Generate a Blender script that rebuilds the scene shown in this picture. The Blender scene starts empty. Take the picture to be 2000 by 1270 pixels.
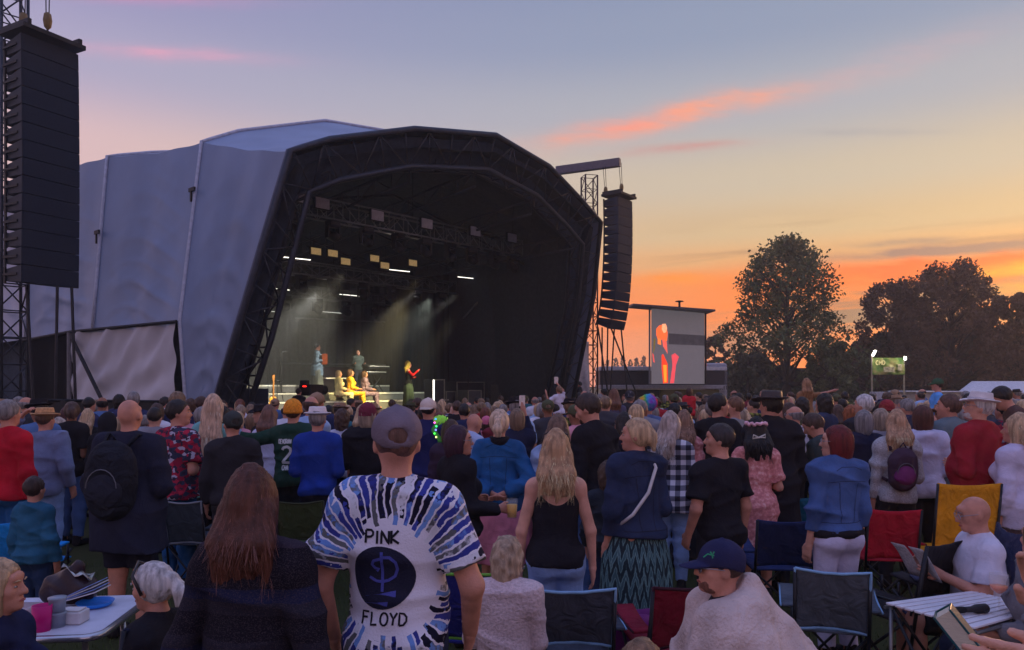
import bpy, bmesh, math, random, time
import numpy as np
from mathutils import Vector, Matrix
from mathutils.bvhtree import BVHTree
T00 = time.time()
SC = bpy.context.scene
COL = SC.collection
R = math.radians
def lin(c):
    return tuple(((v/255)/12.92 if v/255 <= .04045 else ((v/255+.055)/1.055)**2.4) for v in c[:3]) + (1.0,)

# ------------------------------------------------------------------ camera
CAM_H, FPX, HZ = 1.9, 1500.0, 755.0        # eye height, focal length in photo pixels, horizon row
cd = bpy.data.cameras.new('camera'); cam = bpy.data.objects.new('camera', cd); COL.objects.link(cam)
cd.sensor_width = 36; cd.lens = 36*FPX/2000; cd.shift_y = 0.06
cd.clip_start = .05; cd.clip_end = 3000
cam.location = (0, 0, CAM_H); cam.rotation_euler = (R(90), 0, 0)
SC.camera = cam
def at(px, py, Y):
    return Vector(((px-1000)/FPX*Y, Y, CAM_H-(py-HZ)/FPX*Y))

# ------------------------------------------------------------------ sky
SUN_AZ, SUN_EL = R(40), R(4.0)             # clockwise from +Y, after sunset glow low on the right
W = bpy.data.worlds.new('World'); SC.world = W; W.use_nodes = True
nt = W.node_tree; nt.nodes.clear(); NN = nt.nodes.new; LK = nt.links.new
def mth(op, a, b=None, c=None, clamp=False):
    n = NN('ShaderNodeMath'); n.operation = op; n.use_clamp = clamp
    for i, v in enumerate((a, b, c)):
        if v is None: continue
        if isinstance(v, (int, float)): n.inputs[i].default_value = v
        else: LK(v, n.inputs[i])
    return n.outputs[0]
def mixc(f, a, b):
    n = NN('ShaderNodeMix'); n.data_type = 'RGBA'
    for s, v in ((0, f), (6, a), (7, b)):
        if isinstance(v, (int, float)): n.inputs[s].default_value = v
        elif isinstance(v, tuple): n.inputs[s].default_value = v
        else: LK(v, n.inputs[s])
    return n.outputs[2]
def ramp(f, stops, interp='EASE'):
    n = NN('ShaderNodeValToRGB'); cr = n.color_ramp; cr.interpolation = interp
    while len(cr.elements) < len(stops): cr.elements.new(.5)
    for e, (p, c) in zip(cr.elements, stops): e.position = p; e.color = c
    LK(f, n.inputs[0]); return n.outputs[0]
def smooth(v, a, b):
    n = NN('ShaderNodeMapRange'); n.interpolation_type = 'SMOOTHSTEP'
    LK(v, n.inputs[0]); n.inputs[1].default_value = a; n.inputs[2].default_value = b
    return n.outputs[0]
def noise_at(x, y, z, scale, detail=4, rough=.55):
    cmb = NN('ShaderNodeCombineXYZ')
    for i, v in enumerate((x, y, z)):
        if isinstance(v, (int, float)): cmb.inputs[i].default_value = v
        else: LK(v, cmb.inputs[i])
    n = NN('ShaderNodeTexNoise'); n.inputs['Scale'].default_value = scale
    n.inputs['Detail'].default_value = detail; n.inputs['Roughness'].default_value = rough
    LK(cmb.outputs[0], n.inputs['Vector']); return n.outputs[0]
tc = NN('ShaderNodeTexCoord'); sx = NN('ShaderNodeSeparateXYZ'); LK(tc.outputs['Generated'], sx.inputs[0])
dx, dy, dz = sx.outputs
hl = mth('SQRT', mth('ADD', mth('MULTIPLY', dx, dx), mth('ADD', mth('MULTIPLY', dy, dy), 1e-5)))
ca = mth('DIVIDE', mth('ADD', mth('MULTIPLY', dx, math.sin(SUN_AZ)), mth('MULTIPLY', dy, math.cos(SUN_AZ))), hl)
side = smooth(ca, .12, 1.0)
zc = mth('MAXIMUM', dz, 0.0)
sun_r = ramp(zc, [(0, lin((250,150,118))), (.045, lin((248,140,84))), (.09, lin((250,124,34))), (.128, lin((242,132,48))), (.155, lin((222,162,104))), (.19, lin((206,174,132))),
                  (.25, lin((194,178,156))), (.33, lin((166,166,174))), (.41, lin((138,148,172))), (.52, lin((118,132,166))), (1, lin((156,174,236)))])
far_r = ramp(zc, [(0, lin((184,166,204))), (.08, lin((212,178,204))), (.16, lin((226,182,184))), (.27, lin((216,180,186))), (.35, lin((170,160,190))),
                  (.45, lin((146,138,182))), (.55, lin((138,138,188))), (1, lin((156,174,236)))])
sky = mixc(side, far_r, sun_r)
fr = smooth(dy, .1, .3)
yy = mth('MAXIMUM', dy, .1); u = mth('DIVIDE', dx, yy); v = mth('DIVIDE', dz, yy)
wob = mth('SUBTRACT', noise_at(u, v, 0.0, 9, 5), .5)
fine = noise_at(mth('MULTIPLY', u, 7), mth('MULTIPLY', v, 38), 3.1, 1.6, 6, .62)
def streak(p0, p1, wid, amp, col, base):
    u0, v0 = (p0[0]-1000)/FPX, (HZ-p0[1])/FPX; u1, v1 = (p1[0]-1000)/FPX, (HZ-p1[1])/FPX
    cx, cy = (u0+u1)/2, (v0+v1)/2; L = math.hypot(u1-u0, v1-v0)/2; ex, ey = (u1-u0)/(2*L), (v1-v0)/(2*L)
    a = mth('ADD', mth('MULTIPLY', mth('SUBTRACT', u, cx), ex), mth('MULTIPLY', mth('SUBTRACT', v, cy), ey))
    b = mth('SUBTRACT', mth('MULTIPLY', mth('SUBTRACT', v, cy), ex), mth('MULTIPLY', mth('SUBTRACT', u, cx), ey))
    b = mth('ADD', b, mth('MULTIPLY', wob, wid*1.6))
    q = mth('ADD', mth('POWER', mth('ABSOLUTE', mth('DIVIDE', a, L)), 2.0), mth('POWER', mth('ABSOLUTE', mth('DIVIDE', b, wid)), 2.0))
    m = mth('MULTIPLY', mth('EXPONENT', mth('MULTIPLY', q, -1.3)), amp)
    m = mth('MULTIPLY', mth('MULTIPLY', m, fr), mth('ADD', .12, mth('MULTIPLY', mth('POWER', fine, 2.0), 3.3)), clamp=True)
    return mixc(m, base, lin(col))
sky = streak((1040,285), (1610,165), .017, .78, (236,156,130), sky)
sky = streak((1120,262), (1330,225), .012, .4, (240,146,132), sky)
sky = streak((1180,300), (1450,280), .007, .8, (196,142,136), sky)
sky = streak((1560,180), (1990,40), .02, .32, (200,162,168), sky)
sky = streak((120,92), (540,118), .010, .75, (206,158,182), sky)
sky = streak((150,-10), (520,4), .010, .7, (196,140,180), sky)
sky = streak((1560,258), (1860,258), .006, .35, (150,146,156), sky)
# low bands of dark and fiery cloud near the glow
bn = noise_at(mth('MULTIPLY', u, 1.3), mth('ADD', mth('MULTIPLY', v, 17), mth('MULTIPLY', u, -1.4)), 7.7, 1.5, 6, .55)
low = mth('MULTIPLY', mth('MULTIPLY', smooth(v, .245, .13), smooth(u, .12, .42)), fr)
dark = mth('MULTIPLY', smooth(bn, .49, .60), mth('MULTIPLY', low, 1.0))
sky = mixc(dark, sky, lin((138,100,86)))
fire = mth('MULTIPLY', mth('MULTIPLY', smooth(bn, .54, .42), mth('MULTIPLY', smooth(v, .18, .13), smooth(u, .16, .45))), fr)
sky = mixc(mth('MULTIPLY', fire, .9), sky, lin((255,112,16)))
sky = streak((1600,548), (2200,500), .020, 1.7, (250,92,22), sky)
sky = streak((1620,505), (2120,468), .008, 1.3, (150,112,104), sky)
sky = streak((1650,480), (1880,466), .005, 1.0, (160,128,112), sky)
sky = streak((1880,600), (2200,588), .012, 1.4, (252,106,18), sky)
sky = streak((1900,532), (2200,512), .009, 1.3, (255,176,10), sky)
sky = streak((1930,566), (2200,552), .008, 1.1, (255,160,6), sky)
sky = streak((1230,548), (1420,540), .010, .7, (250,138,40), sky)
sky = streak((1230,622), (1420,615), .006, .5, (212,122,84), sky)
nis = NN('ShaderNodeTexSky'); nis.sky_type = 'NISHITA'; nis.sun_disc = False
nis.sun_elevation = SUN_EL; nis.sun_rotation = SUN_AZ
b1 = NN('ShaderNodeBackground'); LK(sky, b1.inputs[0]); b1.inputs[1].default_value = .85
b2 = NN('ShaderNodeBackground'); LK(nis.outputs[0], b2.inputs[0]); b2.inputs[1].default_value = .012
ad = NN('ShaderNodeAddShader'); LK(b1.outputs[0], ad.inputs[0]); LK(b2.outputs[0], ad.inputs[1])
wo = NN('ShaderNodeOutputWorld'); LK(ad.outputs[0], wo.inputs[0])

# ------------------------------------------------------------------ sun (already at the horizon: weak, wide and orange)
sl = bpy.data.lights.new('sun', 'SUN'); sl.energy = .9; sl.angle = R(9); sl.color = (1, .52, .24)
so = bpy.data.objects.new('sun', sl); COL.objects.link(so)
so.rotation_euler = Vector((math.sin(SUN_AZ)*math.cos(SUN_EL), math.cos(SUN_AZ)*math.cos(SUN_EL), math.sin(SUN_EL))).to_track_quat('Z', 'Y').to_euler()
SC.view_settings.view_transform = 'Standard'; SC.view_settings.look = 'None'
SC.view_settings.gamma = 1; SC.view_settings.exposure = .36; SC.view_settings.use_curve_mapping = False
SC.cycles.use_denoising = True
SC.cycles.max_bounces = 6; SC.cycles.diffuse_bounces = 3; SC.cycles.transparent_max_bounces = 8
SC.cycles.sample_clamp_indirect = 4

# ================================================================== helpers
MATS = {}
def M(key, col=(128,128,128), rough=.8, var=.18, scale=9, bump=.25, bscale=160, metal=0, emit=0, emitcol=None, stretch=None, spec=.3, trans=0, alpha=1, mix2=None, wr=0):
    """Principled material: colour broken up by object-space noise, fine bump. col in sRGB."""
    if key in MATS: return MATS[key]
    m = bpy.data.materials.new(key); m.use_nodes = True; MATS[key] = m
    t = m.node_tree; n = t.nodes; b = n['Principled BSDF']
    b.inputs['Roughness'].default_value = rough; b.inputs['Metallic'].default_value = metal
    b.inputs['Specular IOR Level'].default_value = spec
    if trans: b.inputs['Transmission Weight'].default_value = trans
    if alpha < 1: b.inputs['Alpha'].default_value = alpha
    c = lin(col)
    if emit:
        b.inputs['Emission Color'].default_value = lin(emitcol or col); b.inputs['Emission Strength'].default_value = emit
    co = n.new('ShaderNodeTexCoord'); mp = n.new('ShaderNodeMapping'); t.links.new(co.outputs['Object'], mp.inputs[0])
    if stretch: mp.inputs['Scale'].default_value = stretch
    nz = n.new('ShaderNodeTexNoise'); nz.inputs['Scale'].default_value = scale; nz.inputs['Detail'].default_value = 5
    t.links.new(mp.outputs[0], nz.inputs['Vector'])
    rp = n.new('ShaderNodeValToRGB'); e = rp.color_ramp.elements
    e[0].position = .28; e[1].position = .72
    d = lin(mix2) if mix2 else tuple(min(1, x*(1+var)) for x in c[:3])+(1,)
    e[0].color = tuple(x*(1-var) for x in c[:3])+(1,) if not mix2 else c
    e[1].color = d
    t.links.new(nz.outputs[0], rp.inputs[0]); t.links.new(rp.outputs[0], b.inputs['Base Color'])
    if bump:
        n2 = n.new('ShaderNodeTexNoise'); n2.inputs['Scale'].default_value = bscale; n2.inputs['Detail'].default_value = 3
        t.links.new(mp.outputs[0], n2.inputs['Vector'])
        bp = n.new('ShaderNodeBump'); bp.inputs['Strength'].default_value = bump; bp.inputs['Distance'].default_value = .01
        t.links.new(n2.outputs[0], bp.inputs['Height'])
        if wr:
            n3 = n.new('ShaderNodeTexNoise'); n3.inputs['Scale'].default_value = 9; n3.inputs['Detail'].default_value = 2; n3.inputs['Distortion'].default_value = 1.2
            t.links.new(mp.outputs[0], n3.inputs['Vector']); b3 = n.new('ShaderNodeBump'); b3.inputs['Strength'].default_value = wr; b3.inputs['Distance'].default_value = .035
            t.links.new(n3.outputs[0], b3.inputs['Height']); t.links.new(b3.outputs[0], bp.inputs['Normal'])
        t.links.new(bp.outputs[0], b.inputs['Normal'])
    return m
def cloth(col, key=None, **k):
    k = dict(dict(rough=.9, var=.22, scale=7, bump=.35, bscale=120, spec=.12, wr=.3), **k)
    return M(key or 'cloth_%d_%d_%d' % tuple(col), col, **k)
def knit(col):
    return M('knit_%d_%d_%d' % tuple(col), col, rough=.95, var=.3, scale=60, bump=.6, bscale=90, spec=.08)
def hairm(col):
    return M('hair_%d_%d_%d' % tuple(col), col, rough=.5, var=.55, scale=5, bump=.7, bscale=26, stretch=(9, 9, .7), spec=.35)
def hairl(col):
    k = tuple(min(255, int(c*1.32+14)) for c in col)
    return M('strand_%d_%d_%d' % tuple(col), k, rough=.42, var=.6, scale=11, bump=0, stretch=(9, 9, .7), spec=.45)
def skinm(i):
    c = [(206,152,132), (196,138,118), (186,126,108), (150,100,78), (96,66,52)][i]
    return M('skin_%d' % i, c, rough=.58, var=.24, scale=11, bump=.25, bscale=150, spec=.28)
class NT:
    """small node-tree writer for patterned materials"""
    def __init__(s, key, rough=.9):
        s.m = bpy.data.materials.new(key); s.m.use_nodes = True; MATS[key] = s.m
        s.t = s.m.node_tree; s.b = s.t.nodes['Principled BSDF']; s.b.inputs['Roughness'].default_value = rough
        s.b.inputs['Specular IOR Level'].default_value = .12
        s.co = s.t.nodes.new('ShaderNodeTexCoord').outputs['Object']
        x = s.t.nodes.new('ShaderNodeSeparateXYZ'); s.t.links.new(s.co, x.inputs[0]); s.x, s.y, s.z = x.outputs
    def _in(s, sock, v):
        if isinstance(v, (int, float, tuple)): sock.default_value = v
        else: s.t.links.new(v, sock)
    def mt(s, op, *a, clamp=False):
        n = s.t.nodes.new('ShaderNodeMath'); n.operation = op; n.use_clamp = clamp
        for i, v in enumerate(a): s._in(n.inputs[i], v)
        return n.outputs[0]
    def xyz(s, *a):
        n = s.t.nodes.new('ShaderNodeCombineXYZ')
        for i, v in enumerate(a): s._in(n.inputs[i], v)
        return n.outputs[0]
    def noise(s, vec, scale, detail=3):
        n = s.t.nodes.new('ShaderNodeTexNoise'); n.inputs['Scale'].default_value = scale; n.inputs['Detail'].default_value = detail
        s.t.links.new(vec, n.inputs['Vector']); return n.outputs[0]
    def white(s, vec):
        n = s.t.nodes.new('ShaderNodeTexWhiteNoise'); s.t.links.new(vec, n.inputs['Vector']); return n.outputs['Value']
    def voro(s, vec, scale):
        n = s.t.nodes.new('ShaderNodeTexVoronoi'); n.inputs['Scale'].default_value = scale; s.t.links.new(vec, n.inputs['Vector']); return n.outputs
    def ramp(s, f, stops, interp='LINEAR'):
        n = s.t.nodes.new('ShaderNodeValToRGB'); cr = n.color_ramp; cr.interpolation = interp
        while len(cr.elements) < len(stops): cr.elements.new(.5)
        for e, (p, c) in zip(cr.elements, stops): e.position = p; e.color = lin(c)
        s._in(n.inputs[0], f); return n.outputs[0]
    def mix(s, f, a, b):
        n = s.t.nodes.new('ShaderNodeMix'); n.data_type = 'RGBA'
        for i, v in ((0, f), (6, a), (7, b)): s._in(n.inputs[i], v)
        return n.outputs[2]
    def out(s, c, bump=None):
        s.t.links.new(c, s.b.inputs['Base Color'])
        nz = s.noise(s.co, 130); bp = s.t.nodes.new('ShaderNodeBump'); bp.inputs['Strength'].default_value = .3; bp.inputs['Distance'].default_value = .01
        s.t.links.new(bump if bump is not None else nz, bp.inputs['Height']); s.t.links.new(bp.outputs[0], s.b.inputs['Normal'])
        return s.m

def link(name, me, mat, parent=None, loc=None):
    o = bpy.data.objects.new(name, me); COL.objects.link(o)
    if mat is not None:
        for m_ in (mat if isinstance(mat, (list, tuple)) else [mat]): me.materials.append(m_)
    if parent is not None: o.parent = parent
    if loc is not None: o.location = loc
    return o
def tag(o, label, cat, group=None):
    o['label'] = label; o['category'] = cat
    if group: o['group'] = group
    return o
def struct(o): o['kind'] = 'structure'; return o
def empty(name, loc=(0, 0, 0), rz=0):
    o = bpy.data.objects.new(name, None); COL.objects.link(o); o.location = loc; o.rotation_euler = (0, 0, rz); o.empty_display_size = .1
    return o
def mesh_np(name, V, F, smooth=True):
    """V (n,3), F (m,4) or (m,3) arrays"""
    me = bpy.data.meshes.new(name); V = np.asarray(V, np.float32); F = np.asarray(F, np.int32); k = F.shape[1]
    me.vertices.add(len(V)); me.vertices.foreach_set('co', V.ravel())
    me.loops.add(F.size); me.loops.foreach_set('vertex_index', F.ravel())
    me.polygons.add(len(F)); me.polygons.foreach_set('loop_start', np.arange(0, F.size, k, dtype=np.int32))
    me.polygons.foreach_set('loop_total', np.full(len(F), k, np.int32))
    me.polygons.foreach_set('use_smooth', np.full(len(F), smooth))
    me.update(calc_edges=True); return me

class MB:
    """collects simple solids into one mesh"""
    def __init__(s): s.v = []; s.f = []
    def add(s, vs, fs):
        o = len(s.v); s.v += [tuple(p) for p in vs]; s.f += [tuple(i+o for i in q) for q in fs]; return s
    def box(s, c, d, rot=None):
        hx, hy, hz = d[0]/2, d[1]/2, d[2]/2
        vs = [Vector((x, y, z)) for x in (-hx, hx) for y in (-hy, hy) for z in (-hz, hz)]
        if rot is not None: vs = [rot @ p for p in vs]
        c = Vector(c)
        return s.add([p+c for p in vs], [(0,1,3,2), (4,6,7,5), (0,4,5,1), (2,3,7,6), (0,2,6,4), (1,5,7,3)])
    def hexa(s, p):   # 8 points, bottom 4 ccw then top 4 ccw
        return s.add(p, [(3,2,1,0), (4,5,6,7), (0,1,5,4), (1,2,6,5), (2,3,7,6), (3,0,4,7)])
    def tube(s, pts, r, n=6, cap=True):
        pts = [Vector(p) for p in pts]; m = len(pts); rs = r if isinstance(r, (list, tuple)) else [r]*m
        t0 = (pts[1]-pts[0]).normalized(); up = Vector((0, 0, 1)) if abs(t0.z) < .9 else Vector((1, 0, 0))
        vs = []; u_ = t0.cross(up).normalized()
        for i, p in enumerate(pts):
            t = (pts[min(i+1, m-1)]-pts[max(i-1, 0)]).normalized()
            u_ = (u_ - t*u_.dot(t)).normalized(); w_ = t.cross(u_)
            vs += [p+(u_*math.cos(2*math.pi*k/n)+w_*math.sin(2*math.pi*k/n))*rs[i] for k in range(n)]
        fs = [(i*n+k, i*n+(k+1) % n, (i+1)*n+(k+1) % n, (i+1)*n+k) for i in range(m-1) for k in range(n)]
        if cap: fs += [tuple(range(n))[::-1], tuple(range((m-1)*n, m*n))]
        return s.add(vs, fs)
    def lathe(s, prof, c=(0, 0, 0), n=20, rot=None):
        c = Vector(c); vs = []
        for r_, z in prof:
            for k in range(n):
                p = Vector((r_*math.cos(2*math.pi*k/n), r_*math.sin(2*math.pi*k/n), z))
                vs.append((rot @ p if rot is not None else p)+c)
        m = len(prof)
        return s.add(vs, [(i*n+k, i*n+(k+1) % n, (i+1)*n+(k+1) % n, (i+1)*n+k) for i in range(m-1) for k in range(n)])
    def grid(s, fn, nu, nv):
        vs = [fn(i/nu, j/nv) for j in range(nv+1) for i in range(nu+1)]
        return s.add(vs, [(j*(nu+1)+i, j*(nu+1)+i+1, (j+1)*(nu+1)+i+1, (j+1)*(nu+1)+i) for j in range(nv) for i in range(nu)])
    def build(s, name, mat, parent=None, smooth=False, loc=None, thick=0, bevel=0):
        me = bpy.data.meshes.new(name); me.from_pydata(s.v, [], s.f); me.update()
        if smooth: me.polygons.foreach_set('use_smooth', [True]*len(me.polygons))
        o = link(name, me, mat, parent, loc)
        if thick: md = o.modifiers.new('thick', 'SOLIDIFY'); md.thickness = thick; md.offset = 0
        if bevel: md = o.modifiers.new('bevel', 'BEVEL'); md.width = bevel; md.segments = 2; md.limit_method = 'ANGLE'
        return o

# ------------------------------------------------------------------ implicit surfaces
class Grid:
    def __init__(s, lo, hi, h):
        s.lo = np.array(lo, np.float32)-2*h; s.h = h
        n = np.ceil((np.array(hi)-np.array(lo))/h).astype(int)+5; s.n = n
        s.v = np.full(n, 3.0, np.float32)
        s.ax = [s.lo[i]+h*np.arange(n[i], dtype=np.float32) for i in range(3)]
    def blk(s, lo, hi):
        a = np.clip(np.floor((np.array(lo)-s.lo)/s.h).astype(int), 0, s.n); b = np.clip(np.ceil((np.array(hi)-s.lo)/s.h).astype(int)+1, 0, s.n)
        sl = tuple(slice(a[i], b[i]) for i in range(3))
        return sl, s.ax[0][sl[0]][:, None, None], s.ax[1][sl[1]][None, :, None], s.ax[2][sl[2]][None, None, :]
    def _put(s, sl, d, k):
        v = s.v[sl]
        if k > 0:
            hh = np.maximum(k-np.abs(v-d), 0)/k; s.v[sl] = np.minimum(v, d)-hh*hh*k*.25
        else: s.v[sl] = np.minimum(v, d)
    def cone(s, a, b, r1, r2, k=.03, cap=False, cap0=False):
        a = np.array(a, np.float32); b = np.array(b, np.float32); pad = max(r1, r2)+k+3*s.h
        sl, x, y, z = s.blk(np.minimum(a, b)-pad, np.maximum(a, b)+pad)
        if 0 in s.v[sl].shape: return
        d_ = b-a; L2 = float(d_ @ d_)+1e-9; px, py, pz = x-a[0], y-a[1], z-a[2]
        tr = (px*d_[0]+py*d_[1]+pz*d_[2])/L2; t = np.clip(tr, 0, 1)
        d = np.sqrt((px-t*d_[0])**2+(py-t*d_[1])**2+(pz-t*d_[2])**2)-(r1+(r2-r1)*t)
        if cap: d = np.maximum(d, (tr-1)*math.sqrt(L2))
        if cap0: d = np.maximum(d, -tr*math.sqrt(L2))
        s._put(sl, d, k)
    def ell(s, c, r, k=.03, rot=None):
        c = np.array(c, np.float32); r = np.array(r, np.float32); m = r.max() if rot is not None else r; pad = k+3*s.h
        sl, x, y, z = s.blk(c-m-pad, c+m+pad)
        if 0 in s.v[sl].shape: return
        s._put(sl, s._ed(x-c[0], y-c[1], z-c[2], r, rot), k)
    @staticmethod
    def _ed(x, y, z, r, rot=None):
        if rot is not None:
            m = np.array(rot); x, y, z = (m[0][0]*x+m[1][0]*y+m[2][0]*z, m[0][1]*x+m[1][1]*y+m[2][1]*z, m[0][2]*x+m[1][2]*y+m[2][2]*z)
        k0 = np.sqrt((x/r[0])**2+(y/r[1])**2+(z/r[2])**2); k1 = np.sqrt((x/r[0]**2)**2+(y/r[1]**2)**2+(z/r[2]**2)**2)+1e-6
        return k0*(k0-1)/k1
    def sub(s, c, r, rot=None, k=.01):
        c = np.array(c, np.float32); r = np.array(r, np.float32); m = r.max()+.02
        sl, x, y, z = s.blk(c-m, c+m)
        if 0 in s.v[sl].shape: return
        d = -s._ed(x-c[0], y-c[1], z-c[2], r, rot); v = s.v[sl]
        hh = np.maximum(k-np.abs(v-d), 0)/k; s.v[sl] = np.maximum(v, d)+hh*hh*k*.25
    def cut(s, fn):
        s.v = np.maximum(s.v, fn(s.ax[0][:, None, None], s.ax[1][None, :, None], s.ax[2][None, None, :]).astype(np.float32))
    def bump(s, fn):
        s.v = s.v+fn(s.ax[0][:, None, None], s.ax[1][None, :, None], s.ax[2][None, None, :]).astype(np.float32)
    def mesh(s):
        v = s.v; v[0] = v[-1] = 1; v[:, 0] = v[:, -1] = 1; v[:, :, 0] = v[:, :, -1] = 1
        ins = v < 0; n = np.array(v.shape); cells = []; pts = []; flip = []
        st = np.array([n[1]*n[2], n[2], 1])
        for ax in range(3):
            s0 = [slice(None)]*3; s1 = [slice(None)]*3; s0[ax] = slice(0, -1); s1[ax] = slice(1, None)
            I = np.argwhere(ins[tuple(s0)] ^ ins[tuple(s1)])
            if not len(I): continue
            J = I.copy(); J[:, ax] += 1
            a = v[I[:, 0], I[:, 1], I[:, 2]]; b = v[J[:, 0], J[:, 1], J[:, 2]]
            P = I.astype(np.float32); P[:, ax] += np.clip(a/(a-b+1e-12), .02, .98)
            o1, o2 = st[(ax+1) % 3], st[(ax+2) % 3]; f = I @ st
            cells.append(np.stack([f, f-o1, f-o1-o2, f-o2], 1)); pts.append(P); flip.append(a < 0)
        if not cells: return np.zeros((0, 3)), np.zeros((0, 4), int)
        C = np.concatenate(cells); P = np.repeat(np.concatenate(pts), 4, 0); fl = np.concatenate(flip)
        u_, inv = np.unique(C.ravel(), return_inverse=True); cnt = np.bincount(inv)
        V = np.stack([np.bincount(inv, P[:, i])/cnt for i in range(3)], 1)*s.h+s.lo
        F = inv.reshape(-1, 4); F[~fl] = F[~fl][:, ::-1]
        return V.astype(np.float32), F[:, ::-1]

# ================================================================== people
POSES = {'hang': ((.055,-.02,-.285), (.01,.06,-.24)), 'loose': ((.085,-.05,-.27), (-.02,.12,-.21)), 'fold': ((.055,-.03,-.285), (-.15,.19,.03)),
 'cup': ((.04,-.05,-.28), (.0,.24,.05)), 'phone': ((.05,.20,-.12), (-.04,.08,.25)), 'up': ((.10,.08,.24), (.02,.05,.25)), 'behind': ((.11,-.11,-.25), (-.22,-.05,-.10)),
 'hip': ((.21,-.06,-.19), (-.13,.04,-.17)), 'side': ((.26,.03,-.03), (.23,.05,.02)), 'head': ((.24,.0,.10), (-.19,0,.18)), 'lap': ((.05,.03,-.27), (-.06,.23,-.04)),
 'read': ((.05,.06,-.26), (-.08,.22,.10)), 'bag': ((.05,-.04,-.28), (-.05,.18,.12)), 'point': ((.22,.15,.06), (.18,.16,.04))}
def rotm(ax, a): return np.array(Matrix.Rotation(a, 3, ax))
class Fig: pass
def figure(kind='m', bulk=1., sit=False, lean=0, head=0, nod=0, tilt=0, arms=('hang', 'hang'), hs=1., stride=0., long_neck=0):
    q = Fig(); q.kind = kind; q.b = bulk; q.sit = sit
    fem = kind == 'f'; q.sw = (.86 if fem else .97)*(1+(bulk-1)*.45); q.fem = fem
    tz = -.40 if sit else 0
    Rl = rotm('X', -R(lean)); q.Rl = Rl
    piv = np.array((0, 0, .95))
    q.U = lambda p: Rl @ (np.array(p, float)-piv)+piv+np.array((0, 0, tz))
    q.npv = q.U((0, -.005, 1.50)); q.hs = hs
    Rh = rotm('Z', -R(head)) @ rotm('X', -R(nod)) @ rotm('Y', R(tilt)); q.Rh = Rh
    q.HD = lambda p: q.npv+Rh @ ((np.array(p, float)-np.array((0, 0, 1.50)))*hs)
    q.arm = []
    for sd, po in zip((-1, 1), arms):
        e, w = POSES[po] if isinstance(po, str) else po
        S = q.U((sd*.168*q.sw, -.012, 1.40)); E = S+np.array((sd*e[0]*(1 if bulk < 1.05 else 1.15), e[1], e[2])); Wr = E+np.array((sd*w[0], w[1], w[2]))
        q.arm.append((S, E, Wr))
    q.leg = []
    for sd in (-1, 1):
        if sit: q.leg.append((np.array((sd*.09, 0, .53)), np.array((sd*.12, .42, .53)), np.array((sd*.12, .44, .08))))
        else: q.leg.append((np.array((sd*.09, 0, .90)), np.array((sd*(.095+stride*.3), .015, .49)), np.array((sd*(.10+stride), -.02, .08))))
    return q
def torso(g, q, t=0., k=.05):
    b = q.b; U = q.U; r = q.Rl
    if q.fem:
        g.ell(U((0, 0, .95)), (.172*b+t, .118*b+t, .13+t), k, r); g.ell(U((0, .005, 1.12)), (.128*b+t, .098*b+t, .16+t), k, r)
        g.ell(U((0, 0, 1.29)), (.145*q.sw/.88+t, .102+t, .16+t), k, r)
        for sd in (-1, 1): g.ell(U((sd*.07, .085, 1.26)), (.062+t, .058+t, .06+t), .03)
    else:
        g.ell(U((0, 0, .95)), (.160*b+t, .112*b+t, .13+t), k, r); g.ell(U((0, .012*b, 1.10)), (.150*b+t, .11*b*b+t, .17+t), k, r)
        g.ell(U((0, 0, 1.29)), (.172*q.sw+t, .115*(b*.5+.5)+t, .17+t), k, r)
    for sd in (-1, 1): g.ell(U((sd*.075, -.055, .91)), (.085*b+t, .085*b+t, .09+t), .03)
    g.cone(U((-.150*q.sw, -.015, 1.405)), U((.150*q.sw, -.015, 1.405)), .060+t, .060+t, k)
    for sd in (-1, 1): g.cone(U((sd*.02, -.02, 1.465)), U((sd*.15*q.sw, -.015, 1.415)), .044+t*.8, .05+t, k)
def armp(g, q, t=0., i=0, upto=2., k=.03, flare=0.):
    S, E, Wr = q.arm[i]; f = .86 if q.fem else 1.; f *= (.6+.4*q.b)
    r0, r1, r2 = .054*f, .042*f, .029*f
    g.cone(S, S+(E-S)*.12, r0+t, r0+t, max(k, .035)); k = min(k, .008)
    if upto < 1: g.cone(S, S+(E-S)*upto, r0+t, r0+(r1-r0)*upto+t+flare, k, cap=True)
    else:
        g.cone(S, E, r0+t, r1+t, k)
        u_ = min(1., upto-1); g.cone(E, E+(Wr-E)*u_, r1+t, r1+(r2-r1)*u_+t+flare, .02, cap=upto < 2)
def legp(g, q, t=0., i=0, upto=2., k=.04, flare=0.):
    a, b_, c = q.leg[i]; f = .7+.3*q.b; r0, r1, r2 = .088*f, .060*f, .041
    if upto < 1: g.cone(a, a+(b_-a)*upto, r0+t, r0+(r1-r0)*upto+t+flare, k, cap=True)
    else:
        g.cone(a, b_, r0+t, r1+t, k); u_ = min(1., upto-1)
        g.cone(b_, b_+(c-b_)*u_, r1+t, r1+(r2-r1)*u_+t+flare, .03, cap=upto < 2)
        if upto >= 1.5: g.ell(b_+(c-b_)*.32+np.array((0, -.022, 0)), (.048+t, .05+t, .11+t), .03)
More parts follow.
